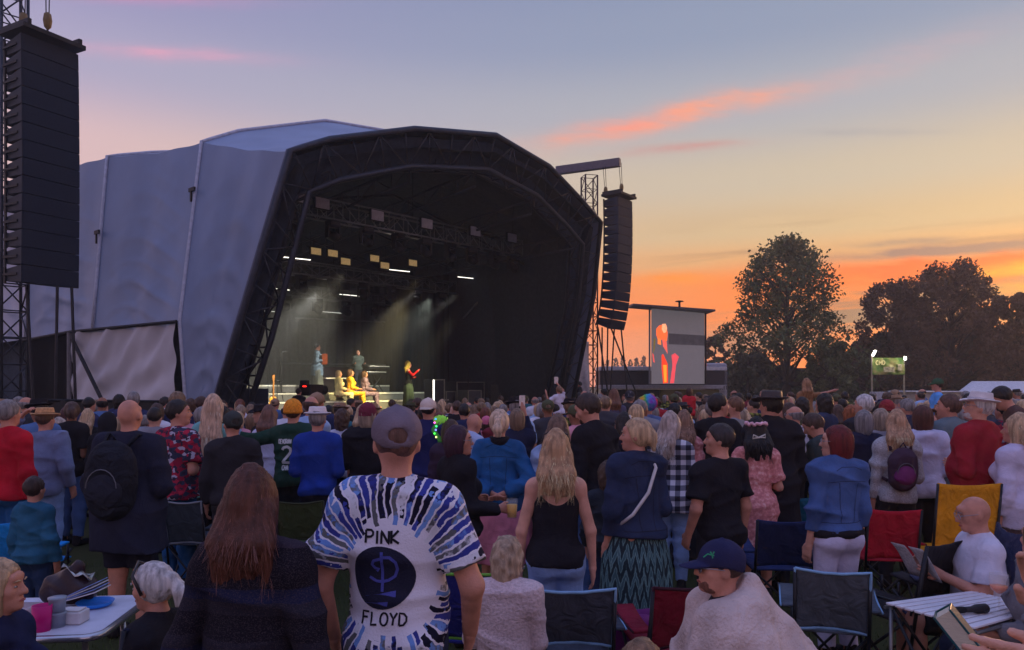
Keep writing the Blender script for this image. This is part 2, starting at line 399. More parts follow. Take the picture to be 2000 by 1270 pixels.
def handp(g, Wr, E, sd, curl=.5):
    d = Wr-E; d = d/np.linalg.norm(d); n = np.array((-sd, .25, .0)); n = n-d*(n @ d); n /= np.linalg.norm(n)
    t = np.cross(d, n)
    if t @ np.array((0, 1, .3)) < 0: t = -t
    g.cone(Wr-d*.03, Wr+d*.01, .027, .025, .01)
    for o in (-.024, 0, .024): g.cone(Wr+d*.012+t*o*.6, Wr+d*.082+t*o, .017, .015, .015)
    for i_, l in enumerate((.82, 1., 1.06, .96)):
        p = Wr+d*.085+t*(-.030+.020*i_); c = curl
        for j, (L, r) in enumerate(((.038, .0092), (.026, .0085), (.02, .0075))):
            e = p+(d*math.cos(c*(j+.3))+n*math.sin(c*(j+.3)))*L*l; g.cone(p, e, r, r*.93, .004); p = e
    a = Wr+d*.02+t*.026; b_ = a+d*.03+t*.022+n*.012; c_ = b_+d*.032+n*.008+t*.004
    g.cone(a, b_, .015, .0115, .012); g.cone(b_, c_, .011, .0085, .004)
def headp(g, q, bald=False):
    H = q.HD; s = q.hs; r = q.Rh; e = lambda c, rr, k=.02: g.ell(H(c), np.array(rr)*s, k, r)
    f = .93 if q.fem else 1.
    g.cone(q.U((0, -.02, 1.38)), H((0, -.012, 1.58)), .058*f, .052*f*s, .04)
    e((0, -.008, 1.655), (.073, .094, .097)); e((0, .03, 1.612), (.062*f, .066, .085), .03); e((0, .052, 1.562), (.040*f, .042, .036), .03)
    e((0, .078, 1.685), (.05, .02, .025), .02)
    g.cone(H((0, .094, 1.655)), H((0, .116, 1.617)), .009*s, .0135*s, .012); g.cone(H((-.012, .1, 1.612)), H((.012, .1, 1.612)), .009*s, .009*s, .01)
    e((0, .092, 1.582), (.024, .012, .008), .01); e((0, .09, 1.572), (.02, .012, .008), .01); e((0, .085, 1.548), (.02, .016, .015), .02)
    for sd in (-1, 1):
        e((sd*.043, .062, 1.622), (.022, .02, .022), .02)
        g.sub(H((sd*.031, .104, 1.648)), np.array((.017, .016, .011))*s, r, .012)
        g.ell(H((sd*.077, -.004, 1.628)), np.array((.010, .021, .031))*s, .008, r)
def build_body(q, h, hands=True):
    pts = [q.U((0, 0, .8)), q.HD((0, 0, 1.76)), q.HD((0, .13, 1.6)), q.HD((0, -.13, 1.6))]+[p for a in q.arm for p in a]+[p for l in q.leg for p in l]
    pts = np.array(pts); lo = pts.min(0)-.15; hi = pts.max(0)+.15; lo[2] = 0
    g = Grid(lo, hi, h); torso(g, q)
    for i in (0, 1):
        armp(g, q, 0, i); legp(g, q, 0, i)
        S, E, Wr = q.arm[i]; d = (Wr-E)/np.linalg.norm(Wr-E)
        if not hands or h > .0151: g.cone(Wr, Wr+d*.08, .03, .033, .02); g.cone(Wr+d*.08, Wr+d*.15, .03, .018, .02)
        c = q.leg[i][2]; g.cone(c+np.array((0, -.03, -.04)), c+np.array((0, .14, -.05)), .034, .028, .03)
    headp(g, q)
    V, F = g.mesh()
    if hands and h <= .0151:
        for i in (0, 1):
            S, E, Wr = q.arm[i]; hg = Grid(Wr-.21, Wr+.21, .0056); handp(hg, Wr, E, (-1, 1)[i], .35 if i else .5)
            v2, f2 = hg.mesh(); F = np.concatenate([F, f2+len(V)]); V = np.concatenate([V, v2])
    return V, F
def folds(seed, amp, fz=1.):
    rn = random.Random(seed)
    w = [(rn.uniform(-9, 9), rn.uniform(-9, 9), rn.uniform(13, 24)*fz*rn.choice((-1, 1)), rn.uniform(0, 6.3), rn.uniform(-7, 7), rn.uniform(-7, 7), rn.uniform(4, 9), rn.uniform(0, 6.3)) for _ in range(5)]
    def f(x, y, z):
        o = 0
        for a, b, c, p, e, g, k, r in w:
            env = np.maximum(0, np.sin(e*x+g*y+k*z+r)); o = o-(1-np.abs(np.sin(.5*(a*x+b*y+c*z+p)+.8*np.sin(3*x+4*z))))**3*env
        return amp*1.9*o+amp*.9*np.sin(w[0][0]*x+w[1][1]*y+7*z+w[2][3])
    return f
def build_top(q, kind, h, seed, hem=None):
    """kind: tee sweater jacket hoodie cami dress coat blanket"""
    t = {'tee': .021, 'sweater': .026, 'jacket': .033, 'hoodie': .032, 'cami': .017, 'dress': .016, 'coat': .036}[kind]
    hem = hem if hem is not None else {'tee': .87, 'sweater': .88, 'jacket': .90, 'hoodie': .86, 'cami': .90, 'dress': .80, 'coat': .62}[kind]
    pts = np.array([q.U((0, 0, .9)), q.U((0, 0, 1.55))]+[p for a in q.arm for p in a]); lo = pts.min(0)-.22; hi = pts.max(0)+.22
    lo[2] = min(lo[2], hem+(-.40 if q.sit else 0)-.05)
    g = Grid(lo, hi, h); torso(g, q, t)
    if hem < .86 and not q.sit:
        g.cone((0, -.005, .95), (0, -.005, hem-.1), .165*q.b+t, .175*q.b+t+(.02 if kind == 'coat' else 0), .05)
    if kind != 'cami':
        up = {'tee': .72, 'dress': .8}.get(kind, 1.93)
        for i in (0, 1): armp(g, q, (t*.72 if up >= 1 else t*.85), i, up, .018, flare=.012 if up < 1 else .004)
    if kind == 'hoodie': g.ell(q.U((0, -.085, 1.455)), (.105, .058, .062), .03, q.Rl); g.cone(q.U((-.075, .0, 1.47)), q.U((.075, .0, 1.47)), .045, .045, .03)
    if kind in ('jacket', 'coat'):
        for sd in (-1, 1): g.cone(q.U((sd*.06, -.06, 1.485)), q.U((sd*.085, .03, 1.47)), .026, .024, .02)
        g.cone(q.U((-.06, -.062, 1.488)), q.U((.06, -.062, 1.488)), .026, .026, .02)
    if kind == 'sweater': g.cone(q.U((-.05, -.04, 1.475)), q.U((.05, -.04, 1.475)), .03, .03, .03)
    g.bump(folds(seed, {'tee': .0085, 'cami': .005, 'sweater': .0085}.get(kind, .0105)))
    tz = -.40 if q.sit else 0
    if kind == 'cami':
        g.cut(lambda x, y, z: z-(1.30+tz+.07*np.minimum(np.abs(x)/.11, 1.)**2-1.7*np.maximum(np.abs(x)-.115, 0)))
    g.cut(lambda x, y, z: hem+tz+.012*np.sin(9*x+seed)+.01*np.sin(15*y)-z)
    V, F = g.mesh()
    return V, F
def build_low(q, kind, h, seed, hem=None):
    t = {'trousers': .013, 'jeans': .012, 'shorts': .014, 'skirt': .02}[kind]
    if kind == 'skirt':
        hem = .12 if hem is None else hem; wz = 1.03
        g = Grid((-.36, -.34, hem-.03), (.36, .34, 1.08), h); b = q.b
        def f(x, y, z):
            tt = np.clip((wz-z)/(wz-hem), 0, 1); a = np.arctan2(x, y)
            rx = (.150+.075*np.minimum(tt*3.4, 1)**.7+.06*tt)*b; ry = rx*.76
            d = (np.sqrt((x/rx)**2+(y/ry)**2)-1)*ry+.012*tt*np.sin(a*8+2*np.sin(z*5+seed))+.006*tt*np.sin(a*17+seed)
            return np.maximum(np.maximum(d, hem+.008*np.sin(a*5)-z), z-wz)
        g.v = f(g.ax[0][:, None, None], g.ax[1][None, :, None], g.ax[2][None, None, :]).astype(np.float32)
        return g.mesh()
    pts = np.array([p for l in q.leg for p in l]+[(0, 0, 1.03+(-.40 if q.sit else 0))]); lo = pts.min(0)-.2; hi = pts.max(0)+.2; hi[2] = pts.max(0)[2]+.03; lo[2] = 0
    g = Grid(lo, hi, h); tz = -.40 if q.sit else 0; b = q.b; fx = 1.06 if q.fem else 1.
    g.ell((0, 0, .95+tz), ((.172 if q.fem else .160)*b+t, (.118 if q.fem else .112)*b+t, .13+t), .05)
    if not q.sit:
        for sd in (-1, 1): g.ell((sd*.075, -.055, .91), (.085*b+t, .085*b+t, .09+t), .03)
    for i in (0, 1): legp(g, q, t, i, .93 if kind == 'shorts' else 1.93, .04, flare=.02 if kind == 'shorts' else .006)
    g.bump(folds(seed+9, .0045, 1.2)); g.cut(lambda x, y, z: z-(.99+tz))
    return g.mesh()
def hairline(y, pts):
    return np.interp(y, [p[0] for p in pts], [p[1] for p in pts]).astype(np.float32)
NB = [0]
def build_hair(q, style, h, seed, ln=.3, strands=0):
    NB[0] = 0; rn = random.Random(seed); lo, hi = (-.17, -.22, 1.70-max(.26, ln+.18)), (.17, .16, 1.80)
    if style == 'afro': lo, hi = (-.2, -.2, 1.45), (.2, .2, 1.88)
    g = Grid(lo, hi, min(h, .013)); sh = style
    fl = .006 if sh == 'buzz' else (.022 if sh in ('curly',) else .013)
    if sh == 'afro': g.ell((0, -.015, 1.68), (.125, .13, .12), 0)
    else: g.ell((0, -.010, 1.660), (.075+fl, .096+fl, .100+fl), 0)
    line = [(-.12, 1.545), (-.03, 1.575), (.015, 1.625), (.045, 1.665), (.075, 1.708), (.12, 1.725)]
    if sh in ('bob', 'long', 'pony', 'updo', 'afro', 'curly'): line = [(-.12, 1.53), (-.03, 1.55), (.02, 1.60), (.045, 1.665), (.07, 1.71), (.12, 1.73)]
    if sh in ('bob', 'long', 'curly'):
        line = [(-.12, 1.40), (.0, 1.40), (.045, 1.56), (.06, 1.66), (.075, 1.712), (.12, 1.732)]
        bl = {'bob': .155, 'curly': .17}.get(sh, .2)
        g.ell((0, -.022, 1.605), (.096, .098, bl), .03)
    if sh == 'long':
        for i in range(7):
            x = (-.075+.025*i)*(1+rn.uniform(-.1, .1)); e = ln*rn.uniform(.86, 1.08)
            g.cone((x*.9, -.055, 1.62), (x*1.15, -.108-.01*rn.random(), 1.70-ln*.55), .042, .040, .03); g.cone((x*1.15, -.108, 1.70-ln*.55), (x*(1.25 if i % 6 else 1.4), -.10, 1.70-e), .038, .012, .03)
        line = [(-.3, 0), (.0, 0), (.04, 1.5), (.06, 1.655), (.075, 1.712), (.12, 1.732)]
    if sh == 'pony':
        g.ell((0, -.115, 1.675), (.028, .028, .026), .02)
        g.cone((0, -.12, 1.675), (.0, -.165, 1.60), .028, .04, .02); g.cone((0, -.165, 1.60), (.01, -.14, 1.68-ln), .040, .012, .02)
    if sh == 'updo':
        g.ell((0, -.105, 1.63), (.055, .045, .06), .02); g.cone((.02, -.12, 1.6), (.03, -.12, 1.47), .025, .006, .02); g.cone((-.03, -.12, 1.6), (-.02, -.13, 1.5), .02, .006, .02)
    if sh == 'bun': g.ell((0, -.06, 1.775), (.05, .05, .042), .02)
    if sh in ('short', 'balding', 'buzz'): g.bump(lambda x, y, z: .011*np.clip((1.645-z)/.07, 0, 1)+.003*np.sin(38*x)*np.sin(31*y+40*z)+0*z)
    am = {'afro': .008, 'curly': .009, 'buzz': 0.}.get(sh, .0035)
    if am:
        k1, k2 = (30, 55) if sh in ('afro', 'curly') else (5, 26); ph = rn.uniform(0, 6)
        if sh in ('afro', 'curly'): g.bump(lambda x, y, z: am*(np.sin(60*x+ph)*np.sin(57*y+ph)*np.sin(63*z)+.6*np.sin(110*x+70*z)*np.sin(105*y)))
        else: g.bump(lambda x, y, z: am*(np.sin(k2*np.arctan2(x, y+.02)+3*np.sin(9*z+ph))+.5*np.sin(13*np.arctan2(x, y)+8*z+ph)))
    if sh == 'balding': g.cut(lambda x, y, z: z-(1.675-.1*np.maximum(y, -.1)))
    g.cut(lambda x, y, z: np.minimum((hairline(y, line)+0*x-z), 1.0))
    V, F = g.mesh()
    if strands and len(F):
        bv = BVHTree.FromPolygons([tuple(p) for p in V.tolist()], [tuple(f) for f in F.tolist()])
        sv, sf = [], []; top = [i for i in range(len(V)) if V[i][2] > 1.60]
        nst = 9 if sh == 'long' else 7; step = (ln*.95 if sh == 'long' else .11)/nst
        for _ in range(strands):
            p = Vector(V[rn.choice(top)].tolist()); wv = rn.uniform(.8, 2.0)*.0007*(1 if h < .011 else 1.4 if h < .014 else 1.9); off = rn.uniform(.0005, .006) if rn.random() > .14 else rn.uniform(.006, .022)
            base = len(sv)//1; k = 0; side0 = None; jit = rn.uniform(-.5, .5)
            for j in range(nst+1):
                if sh == 'long' and j > nst-3:
                    q_ = q_+d*step*.8+Vector((jit*.012, -.004, 0)); w2 = wv*(1-.75*(j/nst)**2); sv += [q_-s_*w2, q_+s_*w2]; k += 1; continue
                hit = bv.find_nearest(p)
                if hit[0] is None: break
                n_ = hit[1]; d = Vector((jit*.3, -.35 if p.z > 1.66 else 0, -1)); d = d-n_*d.dot(n_)
                if d.length < .05: d = Vector((0, -.6, -.8))
                d.normalize(); s_ = d.cross(n_); q_ = hit[0]+n_*(off+.0012*j*off/.004)
                w2 = wv*(1-.75*(j/nst)**2); sv += [q_-s_*w2, q_+s_*w2]; k += 1; p = hit[0]+d*step
            sf += [(base+2*j, base+2*j+1, base+2*j+3, base+2*j+2) for j in range(k-1)]
        if sv:
            NB[0] = len(F)
            F = np.concatenate([F, np.array(sf)+len(V)]); V = np.concatenate([V, np.array([tuple(x) for x in sv], np.float32)])
    return V, F
def build_hat(kind, h, seed=0):
    h = min(h, .010)
    if kind == 'cap' or kind == 'cap_back':
        g = Grid((-.14, -.25, 1.56), (.14, .25, 1.83), h); sg = 1 if kind == 'cap' else -1
        g.ell((0, -.006, 1.675), (.092, .112, .100), 0); g.cut(lambda x, y, z: 1.652-.36*np.maximum(-sg*y-.01, 0)-z)
        gg = Grid((-.14, -.25, 1.56), (.14, .25, 1.83), h); gg.ell((0, sg*.115, 1.668), (.082, .105, .030), 0)
        gg.cut(lambda x, y, z: np.abs(z-(1.672-.9*x*x*3-.22*np.maximum(sg*y-.08, 0)))-.0075); g.v = np.minimum(g.v, gg.v)
        g.sub((0, -sg*.115, 1.672), (.036, .045, .022)); g.bump(lambda x, y, z: .0012*np.sin(40*x+30*z)+.001*np.cos(6*np.arctan2(x, y+.006))); g.ell((0, -.006, 1.777), (.011, .011, .006), .004)
    elif kind in ('trilby', 'wide'):
        br = .145 if kind == 'trilby' else .168
        g = Grid((-.2, -.2, 1.60), (.2, .2, 1.86), h); g.cone((0, -.004, 1.69), (0, -.004, 1.775), .098, .082, .0, cap=True, cap0=True)
        g.sub((0, -.004, 1.80), (.03, .075, .035), None, .02)
        gg = Grid((-.2, -.2, 1.60), (.2, .2, 1.86), h); gg.ell((0, -.004, 1.69), (br, br*1.1, .06), 0)
        gg.cut(lambda x, y, z: np.abs(z-(1.688+1.5*x*x-.5*np.maximum(y, 0)**2+1.1*np.minimum(y, 0)**2))-.0065); g.v = np.minimum(g.v, gg.v)
    elif kind == 'beanie':
        g = Grid((-.14, -.16, 1.56), (.14, .16, 1.83), h); g.ell((0, -.010, 1.678), (.097, .116, .112), 0); g.ell((0, -.008, 1.645), (.100, .120, .035), .01)
        g.bump(lambda x, y, z: .002*np.sin(34*np.arctan2(x, y+.01))); g.cut(lambda x, y, z: 1.625+.35*np.maximum(y, 0)-z)
    elif kind == 'hood':
        g = Grid((-.18, -.2, 1.44), (.18, .16, 1.83), h); g.ell((0, -.015, 1.66), (.105, .125, .125), 0); g.cone((0, -.03, 1.6), (0, -.05, 1.48), .10, .12, .05); g.sub((0, .12, 1.62), (.075, .10, .105)); g.bump(lambda x, y, z: .004*np.sin(30*z+14*x))
    elif kind == 'flowers':
        g = Grid((-.14, -.15, 1.62), (.14, .15, 1.82), .007); rn = random.Random(seed)
        for i in range(22):
            a = i/22*6.283; g.ell((.090*math.cos(a), -.01+.11*math.sin(a), 1.725+rn.uniform(-.008, .012)), (.020, .020, .016), .003)
        g.bump(lambda x, y, z: .004*np.sin(150*x)*np.sin(140*y)*np.sin(150*z))
    elif kind == 'wig':
        g = Grid((-.2, -.2, 1.5), (.2, .2, 1.9), .012); g.ell((0, -.02, 1.69), (.13, .13, .12), 0); g.bump(lambda x, y, z: .012*np.sin(70*x)*np.sin(70*y)*np.sin(70*z)); g.sub((0, .13, 1.62), (.07, .07, .09))
    return g.mesh()

HAIRC = {'brown': (74,52,42), 'dark': (36,30,30), 'black': (22,20,23), 'blonde': (190,158,124), 'ash': (150,132,116), 'auburn': (106,58,42), 'grey': (128,122,122), 'white': (196,190,190),
 'red': (98,22,26), 'wine': (60,22,30), 'purple': (58,30,48), 'ginger': (150,84,50), 'light': (124,98,76)}
LP = {'trousers': 'trousers', 'jeans': 'jeans', 'shorts': 'shorts', 'skirt': 'skirt'}
SPOTS = []        # (x, y, radius) of everyone placed, so that the fill keeps clear
SEED = [100]
PEOPLE = []
def sphere(mb, c, r, n=10, m=7): mb.lathe([(max(1e-4, r*math.sin(math.pi*i/m)), -r*math.cos(math.pi*i/m)) for i in range(m+1)], c, n)
def fig_pieces(q, h, seed, hair=None, hat=None, top=None, low=None, hands=True, strands=0, collar=None, shoes=False):
    """list of (name, V, F, mat, parent index or None) in unscaled figure space"""
    P = [('body',)+build_body(q, h, hands)+(None,)]
    hv = lambda V: ((V-np.array((0, 0, 1.50), np.float32))*q.hs @ q.Rh.T+q.npv).astype(np.float32)
    if low: P.append((LP[low[0]],)+build_low(q, low[0], h, seed, low[2] if len(low) > 2 else None)+(low[1],))
    if top: P.append(({'tee': 'shirt', 'cami': 'camisole'}.get(top[0], top[0]),)+build_top(q, top[0], h, seed, top[2] if len(top) > 2 else None)+(top[1],))
    if hair and hair[0] != 'bald':
        V, F = build_hair(q, hair[0], h, seed, hair[2] if len(hair) > 2 else .3, strands)
        hc_ = HAIRC[hair[1]] if isinstance(hair[1], str) else hair[1]
        if len(V): P.append(('hair', hv(V), F, [hairm(hc_), hairl(hc_)] if NB[0] else hairm(hc_))); q.nb = NB[0]
    if hat:
        V, F = build_hat(hat[0], h, seed)
        P.append(({'cap_back': 'cap', 'trilby': 'hat', 'wide': 'hat', 'flowers': 'flower_crown'}.get(hat[0], hat[0]), hv(V), F, hat[1]))
        if hat[0] in ('trilby', 'wide'):
            b = MB(); b.lathe([(.1005, 1.697), (.0995, 1.722), (.094, 1.722)], (0, -.004, 0), 28); P.append(('hat_band', hv(np.array(b.v, np.float32)), np.array(b.f), hat[2] if len(hat) > 2 else cloth((30,28,30))))
    if collar is not None:
        g = Grid((-.12, -.12, 1.40), (.12, .12, 1.56), .009); g.cone((0, -.02, 1.45), (0, -.012, 1.505), .068, .064, 0, cap=True, cap0=True); V, F = g.mesh(); V = (V-np.array((0, 0, .95), np.float32)) @ q.Rl.T+np.array((0, 0, .95-(.4 if q.sit else 0)), np.float32)
        P.append(('collar', V.astype(np.float32), F, collar))
    if shoes:
        for i in (0, 1):
            c = q.leg[i][2]; g = Grid(c+np.array((-.07, -.12, -.1)), c+np.array((.07, .22, .06)), .012)
            g.cone(c+np.array((0, -.035, -.035)), c+np.array((0, .14, -.045)), .045, .036, .02); g.cone(c+np.array((0, -.02, -.03)), c+np.array((0, -.02, .03)), .045, .045, .02); g.cut(lambda x, y, z: .004-z); V, F = g.mesh()
            P.append(('shoe', V, F, shoes))
    return P
def face_bits(q, root, s, skin, glasses=None, browc=(60,44,36), beard=None, shades=False):
    hv = lambda V: (((np.array(V, np.float32)-np.array((0, 0, 1.50), np.float32))*q.hs @ q.Rh.T+q.npv)*s)
    def put(mb, name, mat, sm=True):
        mb.v = [tuple(p) for p in hv(mb.v)]; return mb.build(name, mat, root, sm)
    for sd in (-1, 1):
        b = MB(); sphere(b, (0, 0, 0), .0118); b.v = [(sd*.031+x, .0875+y*.55, 1.646+z*.42) for x, y, z in b.v]; e = put(b, 'eye', M('eye_white', (168,158,152), .3, bump=0))
        b = MB(); sphere(b, (sd*.031, .0900, 1.646), .0052); b.v = [tuple(p) for p in hv(b.v)]; b.build('iris', M('eye_iris', (46,36,30), .2, bump=0), e, True)
        b = MB(); b.tube([(sd*.014, .103, 1.668), (sd*.032, .101, 1.674), (sd*.050, .088, 1.668)], [.003, .0042, .002], 6); put(b, 'eyebrow', hairm(browc))
    b = MB(); b.tube([(-.022, .098, 1.578), (-.008, .106, 1.580), (.008, .106, 1.580), (.022, .098, 1.578)], [.002, .0055, .0055, .002], 6); put(b, 'lips', M('lips', (158,84,80), .45, bump=0))
    if beard:
        g = Grid((-.09, -.03, 1.49), (.09, .14, 1.66), .008); g.ell((0, .044, 1.568), (.052, .060, .050), 0); g.cut(lambda x, y, z: z-(1.588+.0*x-.1*np.maximum(y-.06, 0))); g.bump(lambda x, y, z: .003*np.sin(120*x)*np.sin(110*z)); V, F = g.mesh()
        link('beard', mesh_np('beard', hv(V), F), hairm(beard), root)
    if glasses:
        b = MB()
        for sd in (-1, 1):
            c = (sd*.034, .110, 1.645); b.tube([(c[0]+.024*math.cos(a), c[1]-.25*abs(c[0]+.024*math.cos(a))*.3, c[2]+.018*math.sin(a)) for a in [i/14*6.283 for i in range(15)]], .0022, 5)
            b.tube([(sd*.057, .104, 1.65), (sd*.079, .06, 1.652), (sd*.082, .0, 1.645)], .002, 5)
        b.tube([(-.011, .112, 1.65), (.011, .112, 1.65)], .002, 5); gl = put(b, 'glasses', M('glass_frame', glasses, .35, bump=0))
        if shades:
            for sd in (-1, 1):
                b = MB(); b.lathe([(.0001, .003), (.016, .002), (.0235, 0), (.016, -.002), (.0001, -.003)], (sd*.034, .107, 1.645), 12, Matrix.Rotation(R(90), 3, 'X')); b.v = [tuple(p) for p in hv(b.v)]; b.build('lens', M('dark_lens', (10,10,12), .08, bump=0, spec=.6), gl, True)
def person(label, px, top, Y, face=0, head=0, nod=0, tilt=0, lean=0, sit=False, kind='m', bulk=1., arms=('hang', 'hang'), hair=('short', 'brown'), hat=None, tp=('tee', None), low=('jeans', None),
           skin=1, hs=1., h=None, facev=False, glasses=None, beard=None, shades=False, collar=None, group=None, strands=None, base=0., name='person', shoes=True, reach=None):
    SEED[0] += 1; sd = SEED[0]
    if Y < 20 and (base > 1 or not sit): Y = Y*1.07 if Y < 3 else Y*1.37 if Y < 6.5 else Y*1.25+.8
    h = h or (.0105 if Y < 3.6 else .0125 if Y < 6.2 else .015 if Y < 8.3 else .019 if Y < 12 else .024)
    if strands is None: strands = 3000 if Y < 3.6 else 1700 if Y < 6.2 else 700 if Y < 8.5 else 0
    if hair and hair[0] in ('buzz', 'bald', 'afro', 'curly', 'balding'): strands = 0
    q = figure(kind, bulk, sit, lean, head, nod, tilt, arms, hs)
    if reach:
        s0 = (at(px, top, Y).z-base)/(1.37 if sit else 1.77); hc = q.HD((0, -.01, 1.65))*s0; a = -R(face)
        ro = Vector((at(px, top, Y).x-hc[0]*math.cos(a)+hc[1]*math.sin(a), Y-hc[0]*math.sin(a)-hc[1]*math.cos(a), base))
        for i, w in enumerate(reach):
            if w is None: continue
            ex = None
            if isinstance(w, tuple): w, ex = w; ex = np.array(Matrix.Rotation(-a, 3, 'Z') @ (Vector(ex)-ro))/s0
            l = Matrix.Rotation(-a, 3, 'Z') @ (Vector(w)-ro); W_ = np.array(l)/s0; S_ = q.arm[i][0]; d = W_-S_; L = np.linalg.norm(d)
            if ex is not None: q.arm[i] = (S_, ex, W_); continue
            d = d*min(1, .53/L); W_ = S_+d; L = np.linalg.norm(d)
            hgt_ = math.sqrt(max(0, .275**2-(L/2)**2)); q.arm[i] = (S_, S_+d/2+np.array(((-1, 1)[i]*.35, -.2, -.9))*hgt_, W_)
    P = fig_pieces(q, h, sd, hair, hat, tp, low, True, strands, collar, shoes=cloth((40,38,40)) if (shoes and Y < 14) else False)
    zmax = max([q.HD((0, -.008, 1.752))[2]]+[p[1][:, 2].max() for p in P if p[0] in ('hair', 'cap', 'hat', 'beanie', 'hood')])
    pt = at(px, top, Y); s = (pt.z-base)/zmax
    hc = q.HD((0, -.01, 1.65))*s; a = -R(face)
    off = Vector((hc[0]*math.cos(a)-hc[1]*math.sin(a), hc[0]*math.sin(a)+hc[1]*math.cos(a), 0))
    root = empty(name, (pt.x-off.x, Y-off.y, base), a); tag(root, label, 'person', group)
    o_ = {}
    for nm, V, F, mt_ in P:
        o_[nm] = link(nm, mesh_np(nm, V*s, F), mt_ if mt_ is not None else skinm(skin), None)
        if nm == 'hair' and getattr(q, 'nb', 0): ix = np.zeros(len(F), np.int32); ix[q.nb:] = 1; o_[nm].data.polygons.foreach_set('material_index', ix)
        o_[nm].parent = root if nm != 'hat_band' else o_['hat']
    if facev: face_bits(q, root, s, skin, glasses, tuple(HAIRC[hair[1]]) if hair and isinstance(hair[1], str) else (70,56,50), beard, shades)
    SPOTS.append((root.location.x, root.location.y, .30)); root['_s'] = s; q.s = s; q.root = root; q.o = o_
    PEOPLE.append(q); return q
def hpoint(q, p):      # a point in figure space -> world
    v = Vector(tuple(np.array(p)*q.s)); return Matrix.Translation(q.root.location) @ Matrix.Rotation(q.root.rotation_euler.z, 4, 'Z') @ v
def hand_at(q, i, d=.10): S, E, Wr = q.arm[i]; n = (Wr-E)/np.linalg.norm(Wr-E); return hpoint(q, Wr+n*d)

# ---- flat print on the back of a garment: strokes laid on the cloth
GL = {'P': [[(0,0),(0,1)],[(0,1),(.45,1),(.6,.85),(.6,.65),(.45,.5),(0,.45)]], 'I': [[(.15,0),(.15,1)]], 'N': [[(0,0),(0,1),(.6,0),(.6,1)]], 'K': [[(0,0),(0,1)],[(.55,1),(0,.42),(.6,0)]],
 'F': [[(0,0),(0,1),(.55,1)],[(0,.52),(.45,.55)]], 'L': [[(0,1),(0,0),(.5,.03)]], 'O': [[(.3+.32*math.cos(i*.4488),.5+.5*math.sin(i*.4488)) for i in range(15)]], 'Y': [[(0,1),(.3,.5),(.6,1)],[(.3,.5),(.25,0)]],
 'D': [[(0,0),(0,1),(.35,.95),(.58,.7),(.58,.35),(.35,.05),(0,0)]], 'E': [[(.5,1),(0,1),(0,0),(.5,0)],[(0,.5),(.4,.5)]], 'V': [[(0,1),(.3,0),(.6,1)]], 'R': [[(0,0),(0,1),(.45,1),(.55,.75),(.45,.52),(0,.5)],[(.25,.5),(.6,0)]],
 'A': [[(0,0),(.3,1),(.6,0)],[(.12,.35),(.48,.35)]], 'C': [[(.55,.85),(.35,1),(.1,.85),(0,.5),(.1,.15),(.35,0),(.55,.15)]], 'H': [[(0,0),(0,1)],[(.55,0),(.55,1)],[(0,.5),(.55,.5)]], '2': [[(.02,.8),(.12,.95),(.35,1),(.55,.88),(.55,.65),(.05,.05),(.05,0),(.6,0)]],
 'M': [[(0,0),(0,1),(.3,.4),(.6,1),(.6,0)]], 'S': [[(.55,.9),(.3,1),(.05,.85),(.1,.6),(.5,.4),(.55,.15),(.3,0),(.02,.12)]], 'T': [[(0,1),(.6,1)],[(.3,1),(.3,0)]], 'B': [[(0,0),(0,1),(.4,1),(.5,.78),(.4,.54),(0,.5)],[(.4,.54),(.58,.3),(.45,0),(0,0)]]}
def ribbon(pts, w):
    out = []; dense = []
    for a, b in zip(pts[:-1], pts[1:]):
        n = max(1, int(math.dist(a, b)/.008)); dense += [(a[0]+(b[0]-a[0])*i/n, a[1]+(b[1]-a[1])*i/n) for i in range(n)]
    dense.append(pts[-1]); n = len(dense); vs = []
    for i, p in enumerate(dense):
        a = dense[max(0, i-1)]; b = dense[min(n-1, i+1)]; dx_, dz_ = b[0]-a[0], b[1]-a[1]; L = math.hypot(dx_, dz_)+1e-9
        ww = w if not callable(w) else w(i/(n-1)); vs += [(p[0]-dz_/L*ww, p[1]+dx_/L*ww), (p[0]+dz_/L*ww, p[1]-dx_/L*ww)]
    return vs, [(2*i, 2*i+1, 2*i+3, 2*i+2) for i in range(n-1)]
def bvh_of(o): 
    me = o.data; return BVHTree.FromPolygons([tuple(v.co) for v in me.vertices], [tuple(p.vertices) for p in me.polygons])
def print_on(o, strokes, w, mat, name, lift=.002, bv=None, sgn=-1):
    """strokes in the garment's (x, z) metres; laid on the side that faces sgn*y"""
    bv = bv or bvh_of(o); b = MB()
    for st in strokes:
        vs, fs = ribbon(st, w) if not isinstance(st, dict) else (st['v'], st['f'])
        pv = []
        for x, z in vs:
            hit = bv.ray_cast(Vector((x, sgn*2, z)), Vector((0, -sgn, 0))); pv.append((hit[0]+Vector((0, sgn*lift, 0))) if hit[0] is not None else Vector((x, 0, z)))
        b.add(pv, fs)
    return b.build(name, mat, o)
def word(txt, x0, z0, hgt, gap=.25, slant=0, asp=1.):
    out = []; x = x0
    for ch in txt:
        wd = .3 if ch == 'I' else .6
        for st in GL.get(ch, []): out.append([(x+p[0]*hgt*asp+slant*p[1]*hgt, z0+p[1]*hgt+.02*hgt*math.sin(7*x*40)) for p in st])
        x += (wd+gap)*hgt*asp
    return out

